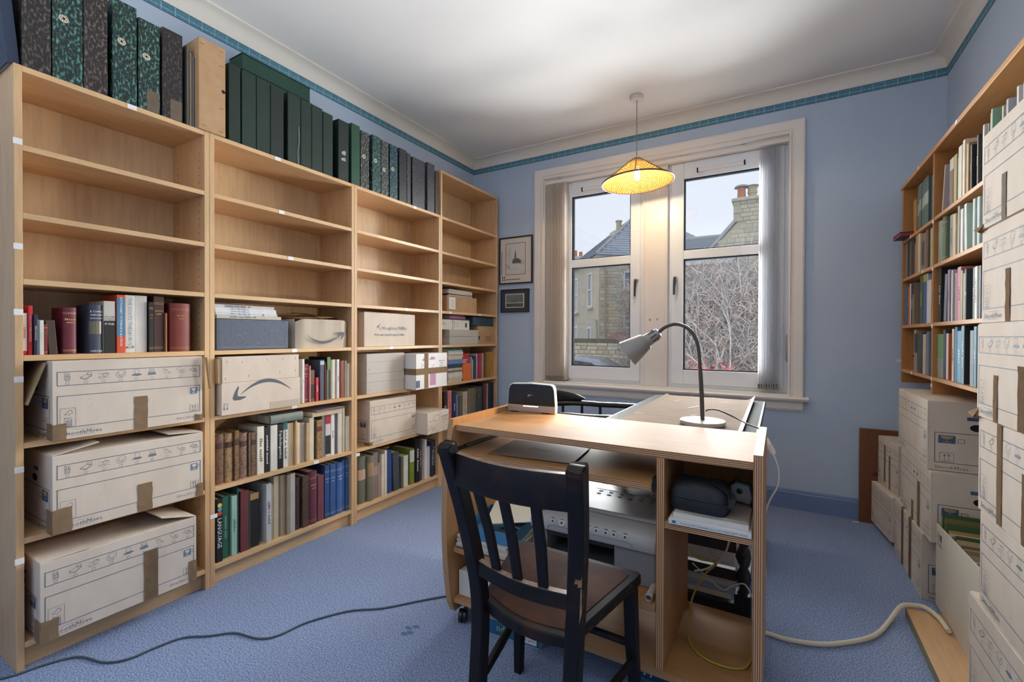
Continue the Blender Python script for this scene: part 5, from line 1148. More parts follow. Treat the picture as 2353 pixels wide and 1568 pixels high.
# cables in and around the trolley
CW=mat('white_cable','C4BBB0',.5); CY=mat('yellow_cable','A8922E',.5); CG=mat('grey_cable','4A5660',.55); CC=mat('cream_cable','D6CCB4',.5)
single('network_cable',MB().tube(bez([(-.30,1.95,.255),(-.262,1.90,.262),(-.20,1.88,.268),(-.235,1.84,.235),(-.268,1.79,.17),(-.272,1.76,.125),(-.270,1.70,.1115),(-.255,1.62,.1115),(-.215,1.56,.1115),(-.15,1.54,.1115),(-.088,1.56,.1115),(-.069,1.62,.1115)],8),.0034,8),CY,'yellow network cable looping over the lowest shelf of the side bay','cable',smooth=60)
single('cable',MB().tube(bez([(-.14,1.93,.50),(-.145,1.96,.42),(-.16,1.97,.34),(-.185,1.97,.26),(-.24,1.97,.20),(-.29,1.975,.175)],8),.004,8),CW,'thick grey-white cable hanging from the desk behind the side bay','cable',smooth=60)
single('cable',MB().tube(bez([(-.30,1.985,.20),(-.24,1.985,.155),(-.185,1.98,.125),(-.15,1.985,.15),(-.11,1.985,.165),(-.085,1.98,.13),(-.062,1.96,.09)],8),.003,8),CW,'thin white cable lying across the desk rails behind the side bay','cable',smooth=60)
single('power_cable',MB().tube(bez([(-2.30,.37,.004),(-2.205,.425,.004),(-2.166,.475,.004),(-2.148,.54,.004),(-2.10,.613,.004),(-1.987,.648,.004),(-1.935,.70,.005),(-1.923,.774,.005),(-1.90,.848,.004),(-1.829,.902,.004),(-1.763,.961,.004),(-1.66,.985,.004),(-1.61,1.033,.004),(-1.585,1.14,.004),(-1.507,1.27,.004),(-1.401,1.357,.004),(-1.311,1.467,.004),(-1.23,1.56,.004),(-1.13,1.66,.004),(-.95,1.76,.004)],8),.0036,8),CG,'dark grey power cable snaking over the carpet in front of the bookcases','cable',smooth=60)
single('power_cable',MB().tube(bez([(-.065,1.955,.008),(-.03,1.970,.008),(.034,1.968,.008),(.13,1.996,.008),(.20,2.042,.008),(.285,2.121,.008),(.334,2.193,.008),(.383,2.299,.012),(.425,2.36,.046),(.46,2.385,.052),(.505,2.392,.053),(.532,2.33,.054),(.541,2.24,.054)],8),.0085,10),CC,'thick cream power cable crossing the carpet onto the pine board','cable',smooth=60)
# carton with paper label under the trolley
t=thing('paper_ream_box','blue and white paper box on the carpet beneath the trolley','box',(-.865,1.560,0),R(4)); part('body',MB().box(-.125,.125,-.105,.13,0,.058),flat('D6D6D4',.5),t,bevel=.002); part('blue_side',MB().box(-.125,.125,-.1058,-.1052,.004,.058),flat('1F5A7A',.5),t); part('label',MB().box(.025,.112,-.1066,-.106,.010,.048),PAPER,t)
b=MB(); b.text('nd',.036,lambda a,c:(-.035+a,-.1064,.034+c)); part('lettering',b,flat('B0B46A'),t); b=MB(); b.text('85 g/m2',.014,lambda a,c:(.085+a,-.1072,.024+c)); b.bars('xxxxxxx xxx',.008,lambda a,c:(.07+a,-.1072,.041+c)); part('label_print',b,INKD,t)
t=thing('paper_ream_box','teal paper packet with white lettering lying under the right end of the trolley','box',(-.33,1.60,0),R(-3)); part('body',MB().box(-.12,.10,-.085,.12,0,.055),flat('1F4A6A',.5),t,bevel=.002); part('lettering',MB().text('OFF',.045,lambda a,c:(-.045+a,-.0858,.028+c)),PAPER,t)

# ------------------------------------------------------------------ old desk behind the trolley
DK0,DK1,DKY0,DKY1,DKZ=-.672,-.062,1.905,2.965,.760
OAK=mat('black_stained_oak','17161A',.42,var='221E1E',scale=12)
de=thing('desk','old black barley-twist desk with a worn brown leather top, under the window','desk',((DK0+DK1)/2,(DKY0+DKY1)/2,0))
LEA=mat('grey_grained_leather','343836',.75,var='505450',scale=120,bump=.5,spec=.12); SHEET=mat('brown_desk_sheet','7A6856',.85,var='8A7562',scale=9,stretch=(1,3,1),detail=6,spec=.08)
part('top',MB().box(DK0,DK1,DKY0,DKY1,DKZ-.024,DKZ-.0015),OAK,de,world=True,bevel=.004); part('leather_inlay',MB().box(DK0+.012,DK1-.012,DKY0+.012,DKY1-.012,DKZ-.0014,DKZ),LEA,de,world=True)
t=thing('desk_sheet','worn brown sheet with a curled white edge covering the desk top','desk cover',((DK0+DK1)/2,(DKY0+DKY1)/2,DKZ+.0006)); n=30; m_=24; vs=[]; rnd=random.Random(11)
for i in range(n+1):
    for j in range(m_+1):
        u,v=i/n,j/m_; x=DK0+.070+(DK1-.055-DK0-.070)*u; y=DKY0+.01+(DKY1-.012-DKY0-.01)*v
        z=.0004+.0016*max(0,math.sin(9*u+3*v))**3; 
        if u>.90: z+=.026*((u-.90)/.10)**2*(.45+.55*v)
        if u<.06: z+=.010*((.06-u)/.06)**2*v
        vs.append((x-(DK0+DK1)/2,y-(DKY0+DKY1)/2,z))
part('sheet',MB().add(vs,[(i*(m_+1)+j,i*(m_+1)+j+1,(i+1)*(m_+1)+j+1,(i+1)*(m_+1)+j) for i in range(n) for j in range(m_)]),SHEET,t,smooth=60)
b=MB(); vs2=[]
for j in range(m_+1):
    p=vs[n*(m_+1)+j]; q=vs[(n-1)*(m_+1)+j]; vs2+=[(p[0]+.001,p[1],p[2]+.0012),(q[0],q[1],q[2]+.0012)]
b.add(vs2,[(2*j,2*j+1,2*j+3,2*j+2) for j in range(m_)]); part('curled_edge',b,mat('cream_sheet_edge','D8D0BC',.6),t,smooth=60)
b=MB()
for (x,y,a,l) in ((-.14,.25,1.2,.06),(-.03,.02,1.2,.10),(.02,-.2,1.0,.03),(-.22,-.28,.9,.05),(.08,.34,.2,.05)):
    b.strokes([[(x,y),(x+l*math.cos(a),y+l*math.sin(a))]],.004,lambda p,q:(p,q,.0030))
part('scuff',b,mat('scuffed_pale','B8AC9A',.6),t)
def twist(x,y,z0,z1):
    b=MB(); n=12; k=int((z1-z0)/.010); 
    for i in range(k+1):
        z=z0+(z1-z0)*i/k; ph=z*2*PI/.085*.5
        for j in range(n):
            a=2*PI*j/n; r=.021+.008*math.cos(2*(a-ph)); b.v.append((x+r*math.cos(a),y+r*math.sin(a),z))
    for i in range(k):
        for j in range(n): b.f.append((i*n+j,i*n+(j+1)%n,(i+1)*n+(j+1)%n,(i+1)*n+j)); b.m.append(0)
    return b
for x in (DK0+.06,DK1-.055):
    for y in (2.02,DKY1-.08):
        l=part('leg',twist(x,y,.115,.62),OAK,de,world=True,smooth=70); part('leg_block',MB().box(x-.030,x+.030,y-.030,y+.030,.0,.1148),OAK,l,world=True,bevel=.003); part('leg_block',MB().box(x-.030,x+.030,y-.030,y+.030,.6205,.7355),OAK,l,world=True,bevel=.003)
for y in (2.02,DKY1-.08):
    part('rail',MB().box(DK0+.095,DK1-.09,y-.012,y+.012,.640,.7355),OAK,de,world=True)
    for z in (.29,.178,.045) if y<2.5 else (.06,): part('stretcher',MB().box(DK0+.085,DK1-.08,y-.016,y+.016,z-.022,z+.022),OAK,de,world=True,bevel=.003)
for x in (DK0+.06,DK1-.055): part('rail',MB().box(x-.012,x+.012,2.055,DKY1-.115,.640,.7355),OAK,de,world=True); part('stretcher',MB().box(x-.014,x+.014,2.052,DKY1-.112,.04,.075),OAK,de,world=True)
t=thing('stamped_box','pale carton with a red round stamp on the carpet beneath the desk','carton',(-.335,2.335,0),R(0)); part('body',MB().box(-.17,.17,-.07,.10,0,.285),mat('pale_grey_card','B9B3AA',.7),t,bevel=.002)
b=MB(); REDI=mat('red_stamp_ink','A0443E',.7); S3=lambda a,c:(.100+a,-.0708,.152+c); b.strokes([arc(0,0,.016,0,360,20),arc(0,0,.034,0,360,26)],.0014,S3)
for s_,a0 in (('strong',250),('or',20)):
    for i,ch in enumerate(s_):
        a=R(a0+ (i-(len(s_)-1)/2)*24); b.text(ch,.016,lambda p,q,a=a:S3(.025*math.cos(a)+p*math.cos(a+PI/2)+q*math.sin(-(a+PI/2)),.025*math.sin(a)+p*math.sin(a+PI/2)+q*math.cos(a+PI/2)))
part('red_stamp',b,REDI,t); b=MB().strokes([[(-.15,.105),(.15,.105)],[(-.15,.025),(.145,.025),(.15,.03),(.15,.09),(-.15,.09)]],.0014,lambda a,c:(a,-.0706,c)); part('print_lines',b,INKD,t)
t=thing('extension_block','dark socket block with a lit red switch on the carpet behind the trolley','socket',(-.265,2.10,.0)); part('block',MB().box(-.10,.10,-.025,.025,0,.042),mat('cream_block','BDB5A6',.5),t,bevel=.004); part('lit_switch',MB().box(.052,.068,-.027,-.0252,.014,.030),mat('red_neon','FF4A20',.4,emit='FF4A20',estr=3),t)

# ---- desk lamp
LX,LY,LZ=-.272,2.035,DKZ+.004
lp=thing('desk_lamp','grey gooseneck desk lamp, lit, standing on the brown desk top','lamp',(LX,LY,LZ)); LG=mat('lamp_grey_metal','8E8C8A',.38,metal=.35); LD=mat('lamp_dark_arm','4E4A48',.4,metal=.3)
part('base',MB().lathe([(.086,0),(.088,.003),(.088,.014),(.086,.0165),(.031,.0175),(.030,.0168),(.001,.0168)],40),mat('lamp_base','B8B4A8',.4),lp,smooth=35)
arm=bez([(0,0,.016),(-.004,0,.12),(-.010,0,.22),(-.017,0,.30),(-.030,0,.355),(-.058,0,.395),(-.105,0,.414),(-.150,0,.402),(-.182,0,.376)],7)
part('arm',MB().tube(arm,[.0085]*14+[.0075]*(len(arm)-14),10),LD,lp,smooth=60)
ax=Vector((-.79,-.20,-.58)).normalized(); o=Vector((-.176,0,.380)); Q=Matrix.Translation(o)@ax.to_track_quat('Z','Y').to_matrix().to_4x4()
nk=part('neck',MB().lathe([(.012,0),(.021,.004),(.023,.012),(.028,.062),(.030,.066)],24,0,Q),LG,lp,smooth=35)
b=MB()
for k in range(8): b.box(.0235,.0262,-.003,.003,.016,.052,M=Q@Matrix.Rotation(k*PI/4,4,'Z')@Matrix.Rotation(R(0),4,'Y'))
part('vent_slot',b,LD,nk)
part('shade',MB().lathe([(.030,.064),(.037,.070),(.060,.165),(.0585,.165),(.036,.072),(.029,.067)],32,0,Q,caps=False),LG,lp,smooth=50)
part('shade_lining',MB().lathe([(.0575,.163),(.0355,.0735),(.001,.0725)],32,0,Q,caps=False),mat('lamp_lining','F2EEE4',.4),lp,smooth=60)
part('bulb',MB().lathe([(.013,.075),(.016,.09),(.027,.118),(.029,.132),(.024,.148),(.010,.157),(.001,.158)],20,0,Q,caps=False),mat('lamp_bulb','FFF4E0',.4,emit='FFE9C8',estr=16),lp,smooth=60)
part('cord',MB().tube(bez([(.012,-.004,.055),(.028,0,.062),(.06,.02,.058),(.12,.04,.030),(.17,-.02,.018),(.205,-.06,.014),(.2155,-.09,.004),(.226,-.10,-.03)],8),.003,8),LD,lp,smooth=60)
sw=part('switch',MB().tube([(.226,-.10,-.010),(.230,-.101,-.018),(.252,-.106,-.062),(.256,-.107,-.070)],[(.005,.007),(.008,.012),(.008,.013),(.005,.008)],10,side=(0,1,0)),WHITEP,lp,smooth=50)
part('rocker',MB().box(-.005,.004,-.008,.008,-.012,.012,M=Matrix.Translation((.249,-.106,-.040))@Matrix.Rotation(R(-28),4,'Y')),PAPER,sw,bevel=.002)
part('flex',MB().tube(bez([(.256,-.107,-.070),(.272,-.11,-.12),(.27,-.11,-.18),(.246,-.10,-.24),(.232,-.09,-.30),(.228,-.06,-.42),(.23,0,-.60),(.20,.02,-.735)],8),.0032,8),WHITEP,lp,smooth=60)
ld=bpy.data.lights.new('desk_lamp_light','SPOT'); ld.energy=13; ld.color=(1,.82,.58); ld.spot_size=R(110); ld.spot_blend=.6; ld.shadow_soft_size=.03
lo=bpy.data.objects.new('desk_lamp_light',ld); COL.objects.link(lo); lo.parent=lp; lo.location=o+ax*.168; lo.rotation_euler=ax.to_track_quat('-Z','Y').to_euler()

# ------------------------------------------------------------------ black bow chair behind
BK=mat('black_gloss_chair','1B1B1E',.38)
ch=thing('bow_chair','black captain chair with a low bow arm, behind the trolley','chair',(-1.0,2.56,0))
def bowpt(a): return Vector((-1.03+.0+.235*math.cos(R(a)),2.53+.245*math.sin(R(a)),0))
pts=[Vector((-.735,2.745,.705))]+[Vector((-.86,2.765,.700))]+[bowpt(a)+Vector((0,0,.695)) for a in range(75,286,15)]+[Vector((-.86,2.30,.695)),Vector((-.735,2.32,.70))]
part('arm_bow',MB().tube(pts,[(.017,.026)]*len(pts),10,side=(0,0,1)),BK,ch,world=True,smooth=60)
cr=[bowpt(a)+Vector((0,0,.752-.00035*abs(a-180))) for a in range(100,261,10)]; hs=[(.012,.0)]
part('crest',MB().tube(cr,[(.004+.045*math.sin(PI*i/16)**.6,.012) for i in range(17)],10,side=(0,0,1)),BK,ch,world=True,smooth=60)
part('seat',MB().prism([(-1.245,2.40),(-1.20,2.33),(-.80,2.33),(-.76,2.40),(-.76,2.68),(-.80,2.74),(-1.20,2.74),(-1.245,2.66)],'z',.415,.45),BK,ch,world=True,bevel=.01,seg=2)
for a in range(75,286,30):
    p=bowpt(a); part('spindle',MB().tube([(p.x,p.y,.45),(p.x,p.y,.52),(p.x,p.y,.57),(p.x,p.y,.69)],[.010,.014,.010,.009],8),BK,ch,world=True,smooth=60)
for y in (2.35,2.73):
    for x in (-.80,): part('spindle',MB().tube([(x,y,.45),(x,y,.54),(x+.01,y+(.015 if y>2.5 else -.015),.69)],[.011,.014,.010],8),BK,ch,world=True,smooth=60)
for x,y in ((-1.19,2.38),(-1.19,2.69),(-.81,2.38),(-.81,2.69)):
    part('leg',MB().tube([(x,y,.415),(x+(-.02 if x<-1 else .02),y+(-.02 if y<2.5 else .02),.2),(x+(-.04 if x<-1 else .04),y+(-.04 if y<2.5 else .04),0)],[.018,.022,.015],10),BK,ch,world=True,smooth=60)

# ------------------------------------------------------------------ dark kitchen chair in front
CHB=mat('worn_black_chair_paint','141217',.5,spec=.3,var='3E251C',scale=9,detail=7,thr=(.57,.78)); CHS=mat('worn_brown_seat','3E201A',.6,spec=.2,var='5E3A24',scale=7,detail=7,thr=(.42,.72),bump=.12); WEAR=mat('bare_worn_wood','9A7850',.6,var='6A5038',scale=60)
kc=thing('kitchen_chair','dark worn wooden chair with slatted back and scuffed brown seat, in front of the trolley','chair',(-.53,1.12,0)); SZ=.440
FL,FR=Vector((-.742,1.337,SZ)),Vector((-.353,1.325,SZ)); BL,BR=Vector((-.672,.998,SZ)),Vector((-.405,.960,SZ))
def seatpoly(d=0): 
    n=6; back=[BL.lerp(BR,i/n)+Vector((0,-.028*math.sin(PI*i/n),0)) for i in range(n+1)]
    return [(p.x,p.y) for p in back]+[(FR.x+.012,FR.y-.02),(FR.x+.014,FR.y),(FR.x+.004,FR.y+.012),(FL.x-.004,FL.y+.012),(FL.x-.014,FL.y),(FL.x-.012,FL.y-.02)]
part('seat',MB().prism(seatpoly(),'z',SZ-.028,SZ),CHB,kc,world=True,bevel=.004,seg=2)
cx,cy=-.545,1.155; ins=[(cx+(x-cx)*.86,cy+(y-cy)*.88) for x,y in seatpoly()]
part('seat_panel',MB().prism(ins,'z',SZ-.002,SZ+.0016),CHS,kc,world=True,bevel=.001)
def post(top,mid,bot,sx):
    P=[Vector(top)+Vector((0,-.004,.012)),Vector(top),(Vector(top)*.55+Vector(mid)*.45)+Vector((0,.012,0)),Vector(mid),Vector(mid)*.5+Vector(bot)*.5+Vector((0,.006,0)),Vector(bot)]
    q=bez(P,5); d=(q[0]-q[1]).normalized(); q=[q[0]+d*.0185,q[0]+d*.017,q[0]+d*.013,q[0]+d*.006]+q; n=len(q)
    return MB().bar(q,[.030,.034,.036,.036]+[.036]*(n-4),[.010,.022,.033,.040]+[.040]*(n-4),(1,0,0))
LT,LM,LB=(-.700,.893,.842),(-.668,.985,.45),(-.655,.935,0); RT,RM,RB=(-.353,.873,.842),(-.392,.957,.45),(-.402,.91,0)
for T_,M_,B_ in ((LT,LM,LB),(RT,RM,RB)):
    l=part('back_post',post(T_,M_,B_,0),CHB,kc,world=True,smooth=40)
    c_=Vector(T_)+Vector((0,-.004,.006)); part('post_cap',MB().prism([(c_.y-.0195,c_.z-.01)]+[(c_.y+.0195*math.cos(R(a)),c_.z+.017*math.sin(R(a))) for a in range(180,-1,-20)]+[(c_.y+.0195,c_.z-.01)],'x',c_.x-.0176,c_.x+.0176),CHB,l,world=True,bevel=.003,seg=2,smooth=50)
def lerp3(a,b,t): return Vector(a)*(1-t)+Vector(b)*t
def rail(z,h,th,bow,nm,m=CHB):
    def on(T_,M_):
        t_=(T_[2]-z)/(T_[2]-M_[2]); p=lerp3(T_,M_,t_)+Vector((0,.012*math.sin(PI*t_),0)); return p
    a,c=on(LT,LM),on(RT,RM); a=a+Vector((.012,0,0)); c=c-Vector((.012,0,0)); n=12
    pts=[a.lerp(c,i/n)+Vector((0,-.0-bow*math.sin(PI*i/n),0)) for i in range(n+1)]
    return pts,part(nm,MB().tube(pts,[(h/2,th/2)]*len(pts),side=(0,0,1),prof=[(-1,-.8),(-.9,-1),(.9,-1),(1,-.8),(1,.8),(.9,1),(-.9,1),(-1,.8)]),m,kc,world=True,smooth=40)
tp,_=rail(.800,.078,.020,.030,'top_rail'); lp_,_=rail(.535,.036,.020,.022,'lower_rail')
b=MB(); b2_=MB(); rnd=random.Random(6)
for i in range(12):
    p,q=tp[i],tp[i+1]; z=.0392
    b.add([p+Vector((0,-.0085,z)),p+Vector((0,.0085,z)),q+Vector((0,.0085,z)),q+Vector((0,-.0085,z))],[(0,1,2,3)])
    p,q=lp_[i],lp_[i+1]; z=.0182
    b2_.add([p+Vector((0,-.0085,z)),p+Vector((0,.0085,z)),q+Vector((0,.0085,z)),q+Vector((0,-.0085,z))],[(0,1,2,3)])
part('worn_rail_edge',b,mat('rubbed_rail_top','5E4C40',.3,var='8E7A66',scale=45),kc,world=True); part('worn_rail_edge',b2_,mat('rubbed_rail_top','5E4C40',.3),kc,world=True)
for i,f in enumerate((.25,.50,.75)):
    k=int(round(f*12)); a=tp[k]+Vector((0,.002,-.036)); c=lp_[k]+Vector((0,.002,.016)); part('slat',MB().bar([a,a.lerp(c,.5)+Vector((0,.006,0)),c],[.024,.026,.024],.010,(1,0,0)),CHB,kc,world=True)
for p in (FL,FR):
    s=-1 if p is FL else 1
    part('front_leg',MB().bar([p+Vector((-s*.012,-.02,-.02)),p+Vector((-s*.006,-.018,-.2)),Vector((p.x+s*.006,p.y-.0,0))],[.036,.034,.026],[.036,.034,.026],(1,0,0)),CHB,kc,world=True)
b1,b2=Vector((-.655,.955,.205)),Vector((-.402,.925,.205))
for a,c in ((Vector((-.660,.965,.235)),FL+Vector((0,-.02,-.235))),(Vector((-.400,.935,.215)),FR+Vector((0,-.02,-.235))),(b1,b2)):
    part('stretcher',MB().tube([a,a.lerp(c,.5),c],[.010,.013,.010],10),CHB,kc,world=True,smooth=60)
part('stretcher',MB().tube([FL+Vector((0.01,-.015,-.20)),FR+Vector((-.01,-.015,-.20))],.011,10),CHB,kc,world=True,smooth=60)
b=MB(); rnd=random.Random(9)
def fleck(p,n_,u,v,s):
    vs=[]; 
    for k in range(6):
        a=2*PI*k/6; r=s*rnd.uniform(.5,1.2); vs.append(Vector(p)+Vector(n_)*.0012+Vector(u)*r*math.cos(a)+Vector(v)*r*math.sin(a)*2.2)
    b.add(vs,[tuple(range(6))])
for k in range(26):
    p=BR.lerp(FR,rnd.uniform(.1,1)); fleck((p.x+.0135,p.y,p.z-rnd.uniform(.001,.010)),(1,0,.3),(0,1,0),(0,0,.35),rnd.uniform(.001,.004))
for k in range(14):
    z=rnd.uniform(.05,.4); fleck((FR.x+.0175+(.44-z)*.0,FR.y-.02,z),(1,0,0),(0,1,0),(0,0,1),rnd.uniform(.0008,.002))
for k in range(10):
    t_=rnd.uniform(.3,1); p=lerp3(RT,RM,t_); fleck((p.x+.0185,p.y-.012+.012*math.sin(PI*t_),p.z),(1,0,0),(0,1,0),(0,0,1),rnd.uniform(.001,.0035))
part('chipped_paint',b,WEAR,kc,world=True,kind='stuff')
b=MB(); p=lerp3(RT,RM,.62); y=p.y+.011-.0208
for (x0,x1,z0,z1) in ((.008,.018,-.012,.045),(.012,.018,-.09,-.012),(.0,.010,-.006,.012)): b.add([(p.x+x0,y,p.z+z0),(p.x+x1,y,p.z+z0*.7),(p.x+x1,y,p.z+z1),(p.x+(x0+x1)/2,y,p.z+z1*.9)],[(0,1,2,3)])
part('bare_patch',b,WEAR,kc,world=True)

# ------------------------------------------------------------------ pendant lamp
PX,PY=-.840,3.105
pe=thing('pendant_lamp','woven bamboo cone pendant lamp, lit, hanging in front of the window','lamp',(PX,PY,ZC))
part('ceiling_rose',MB().lathe([(.044,0),(.046,-.004),(.046,-.020),(.042,-.026),(.001,-.026)],32,caps=False),mat('grey_white_plastic','D0CECC',.4),pe,smooth=40)
part('flex',MB().tube([(0,0,-.026),(0,0,-.42)],.0032,8),mat('grey_flex','8A8680',.5),pe)
tilt=Matrix.Translation((0,0,-.425))@Matrix.Rotation(R(-2.5),4,'Y')
RB_,RT_,HH=.233,.028,.155
RAT=mat('bamboo_strip','C99A4A',.5,var='B98838',scale=40); RIM=mat('dark_bamboo_rim','5E4028',.5); 
def conept(a,t_,off=0):
    r=RT_+(RB_-RT_)*t_+off; z=-HH*t_**1.02; return Vector((r*math.cos(a),r*math.sin(a),z))
part('lamp_cap',MB().lathe([(.006,.022),(.010,.016),(.016,.002),(.030,-.004),(.001,-.004)],20,0,tilt,caps=False),mat('grey_white_plastic','D0CECC',.4),pe,smooth=50)
part('rim',MB().tube([conept(2*PI*i/64,1) for i in range(64)],.0055,8,M=tilt,close=True),RIM,pe,smooth=60)
part('top_ring',MB().tube([conept(2*PI*i/24,0) for i in range(24)],.004,8,M=tilt,close=True),RIM,pe,smooth=60)
for k in range(8): part('rib',MB().tube([conept(2*PI*k/8+.2,t_,.002) for t_ in (0,.25,.5,.75,1)],.003,6,M=tilt),mat('brown_rib','6A4A2A',.5),pe)
b=MB()
for s in (1,-1):
    for k in range(44):
        a0=2*PI*k/44; pts=[conept(a0+s*1.15*t_,t_,.0006*s) for t_ in [i/9 for i in range(10)]]
        for p,q in zip(pts[:-1],pts[1:]):
            tn=(q-p).normalized(); nn=Vector((p.x,p.y,abs(p.z)+.05)).normalized(); w=tn.cross(nn).normalized()*.0021; b.add([p-w,p+w,q+w,q-w],[(0,1,2,3)],0,tilt)
part('lattice_weave',b,RAT,pe)
def cane_mat():
    m=bpy.data.materials.new('hex_cane_webbing'); m.use_nodes=True; nt=m.node_tree; n=nt.nodes; l=nt.links; n.clear()
    o=n.new('ShaderNodeOutputMaterial'); d=n.new('ShaderNodeBsdfDiffuse'); tl=n.new('ShaderNodeBsdfTranslucent'); x=n.new('ShaderNodeMixShader'); tr_=n.new('ShaderNodeBsdfTransparent'); x2=n.new('ShaderNodeMixShader')
    d.inputs[0].default_value=(*hx('D8AE60'),1); tl.inputs[0].default_value=(*hx('D9A94E'),1); x.inputs[0].default_value=.30
    uv=n.new('ShaderNodeUVMap'); v=n.new('ShaderNodeTexVoronoi'); v.inputs['Scale'].default_value=1; v.inputs['Randomness'].default_value=0
    l.new(uv.outputs[0],v.inputs['Vector']); cmp=n.new('ShaderNodeMath'); cmp.operation='LESS_THAN'; cmp.inputs[1].default_value=.20; l.new(v.outputs['Distance'],cmp.inputs[0])
    rp=n.new('ShaderNodeValToRGB'); rp.color_ramp.elements[0].position=.30; rp.color_ramp.elements[0].color=(*hx('6E4A1C'),1); rp.color_ramp.elements[1].position=.42; rp.color_ramp.elements[1].color=(*hx('DDB464'),1)
    l.new(v.outputs['Distance'],rp.inputs[0]); l.new(rp.outputs[0],d.inputs[0]); l.new(rp.outputs[0],tl.inputs[0])
    l.new(d.outputs[0],x.inputs[1]); l.new(tl.outputs[0],x.inputs[2]); l.new(cmp.outputs[0],x2.inputs[0]); l.new(x.outputs[0],x2.inputs[1]); l.new(tr_.outputs[0],x2.inputs[2]); l.new(x2.outputs[0],o.inputs[0]); return m
NA=64; NT=10; vs=[]
for i in range(NT+1):
    for k in range(NA+1): vs.append(tilt@conept(2*PI*k/NA,i/NT,-.004))
b=MB().add(vs,[(i*(NA+1)+k,i*(NA+1)+k+1,(i+1)*(NA+1)+k+1,(i+1)*(NA+1)+k) for i in range(NT) for k in range(NA)])
me=b.mesh('cane_lining',[cane_mat()],smooth=60); uvl=me.uv_layers.new(name='UVMap')
for p in me.polygons:
    for li in p.loop_indices:
        vi=me.loops[li].vertex_index; i,k=divmod(vi,NA+1); u=k/NA*86; vv=i/NT*21; uvl.data[li].uv=((u+vv)*.7071,(u-vv)*.7071)
part('cane_lining',me,None,pe)
part('lamp_holder',MB().lathe([(.014,-.004),(.016,-.03),(.016,-.05),(.001,-.05)],16,0,tilt,caps=False),mat('grey_white_plastic','D0CECC',.4),pe,smooth=40)
part('bulb',MB().lathe([(.013,-.050),(.017,-.056),(.0175,-.128),(.013,-.136),(.001,-.138)],18,0,tilt,caps=False),mat('pendant_bulb','FFF6E4',.4,emit='FFEBCB',estr=14),pe,smooth=60)
pl=bpy.data.lights.new('pendant_light','POINT'); pl.energy=7; pl.color=(1,.80,.52); pl.shadow_soft_size=.022
po=bpy.data.objects.new('pendant_light',pl); COL.objects.link(po); po.parent=pe; po.location=(.004,0,-.58)

# ------------------------------------------------------------------ pictures on the window wall
t=thing('picture','framed church drawing in a thin black frame with a cream mount, left of the window','picture',(-2.009,YW-.004,1.585)); FRM=mat('black_picture_frame','24262B',.4); w,h=.335,.415
def frame(t,w,h,fw,m,d=.016):
    for a in ((-w/2,-w/2+fw,0,h),(w/2-fw,w/2,0,h),(-w/2+fw,w/2-fw,0,fw),(-w/2+fw,w/2-fw,h-fw,h)): part('frame_bar',MB().box(a[0],a[1],-d,0,a[2],a[3]),m,t,bevel=.001)
frame(t,w,h,.011,FRM); part('mount',MB().box(-w/2+.0112,w/2-.0112,-.008,-.001,.0112,h-.0112),mat('cream_mount','D4CABC',.7),t)
b=MB(); F=lambda u,v:((u-.5)*w,-.0083,(1-v)*h)
def fl(pts,w_=.003,mi=0): b.strokes([[((u-.5)*w,(1-v)*h) for u,v in pts]],w_,lambda a,c:(a,-.0083,c),mi)
fl([(.20,.14),(.79,.14),(.79,.80),(.20,.80),(.20,.14)],.004); fl([(.075,.30),(.075,.80)],.006); fl([(.20,.905),(.62,.905)],.006)
for u in (.10,.16):
    for v in (.85,.905): b.box((u-.5)*w-.005,(u-.5)*w+.005,-.0086,-.0082,(1-v)*h-.008,(1-v)*h+.008)
part('mount_lines',b,INKD,t)
b=MB().poly([F(.207,.146),F(.783,.146),F(.783,.794),F(.207,.794)]); part('drawing_paper',b,mat('drawing_sheet','CFCBC4',.7),t)
b=MB(); F2=lambda a,c:(a,-.0087,c); rnd=random.Random(21); q=lambda u,v:((u-.5)*w,(1-v)*h)
b.poly([F2(*q(.46,.42)),F2(*q(.49,.26)),F2(*q(.52,.42)),F2(*q(.52,.458)),F2(*q(.465,.458))]); b.poly([F2(*q(.40,.50)),F2(*q(.44,.46)),F2(*q(.58,.46)),F2(*q(.66,.52)),F2(*q(.66,.565)),F2(*q(.40,.565))])
for k in range(120):
    u,v=rnd.gauss(.30,.045),rnd.gauss(.36,.09); s=rnd.uniform(.004,.010)
    if .215<u<.77 and .17<v<.78: b.strokes([[q(u,v),(q(u,v)[0]+s*rnd.uniform(-1,1),q(u,v)[1]+s*rnd.uniform(-1,1))]],.0009,F2)
for k in range(150):
    u,v=rnd.uniform(.38,.77),rnd.gauss(.53,.03); s=.008; b.strokes([[q(u,v),(q(u,v)[0]+s*rnd.uniform(-1,1),q(u,v)[1]+s*rnd.uniform(-.6,1))]],.0010,F2)
for k in range(70):
    u,v=rnd.gauss(.27,.03),rnd.gauss(.63,.04)
    if u>.215: b.strokes([[q(u,v),(q(u,v)[0]+.01*rnd.uniform(-1,1),q(u,v)[1]+.008*rnd.uniform(-1,1))]],.0010,F2)
b.strokes([[q(.25,.64),q(.34,.66),q(.50,.70)],[q(.38,.575),q(.77,.575)],[q(.60,.57),q(.74,.60)],[q(.30,.56),q(.29,.45),q(.33,.30)],[q(.47,.60),q(.47,.70)],[q(.52,.60),q(.52,.70)],[q(.25,.755),q(.31,.755)],[q(.62,.755),q(.72,.752)]],.0011,F2)
part('ink_drawing',b,mat('drawing_ink','6E6E6E',.8),t,kind='stuff')
t=thing('picture','small landscape in a wide dark mount, below the church drawing','picture',(-2.018,YW-.004,1.334)); w,h=.288,.204
frame(t,w,h,.006,FRM); part('mount',MB().box(-w/2+.0062,w/2-.0062,-.008,-.001,.0062,h-.0062),mat('charcoal_mount','3A3E46',.6),t)
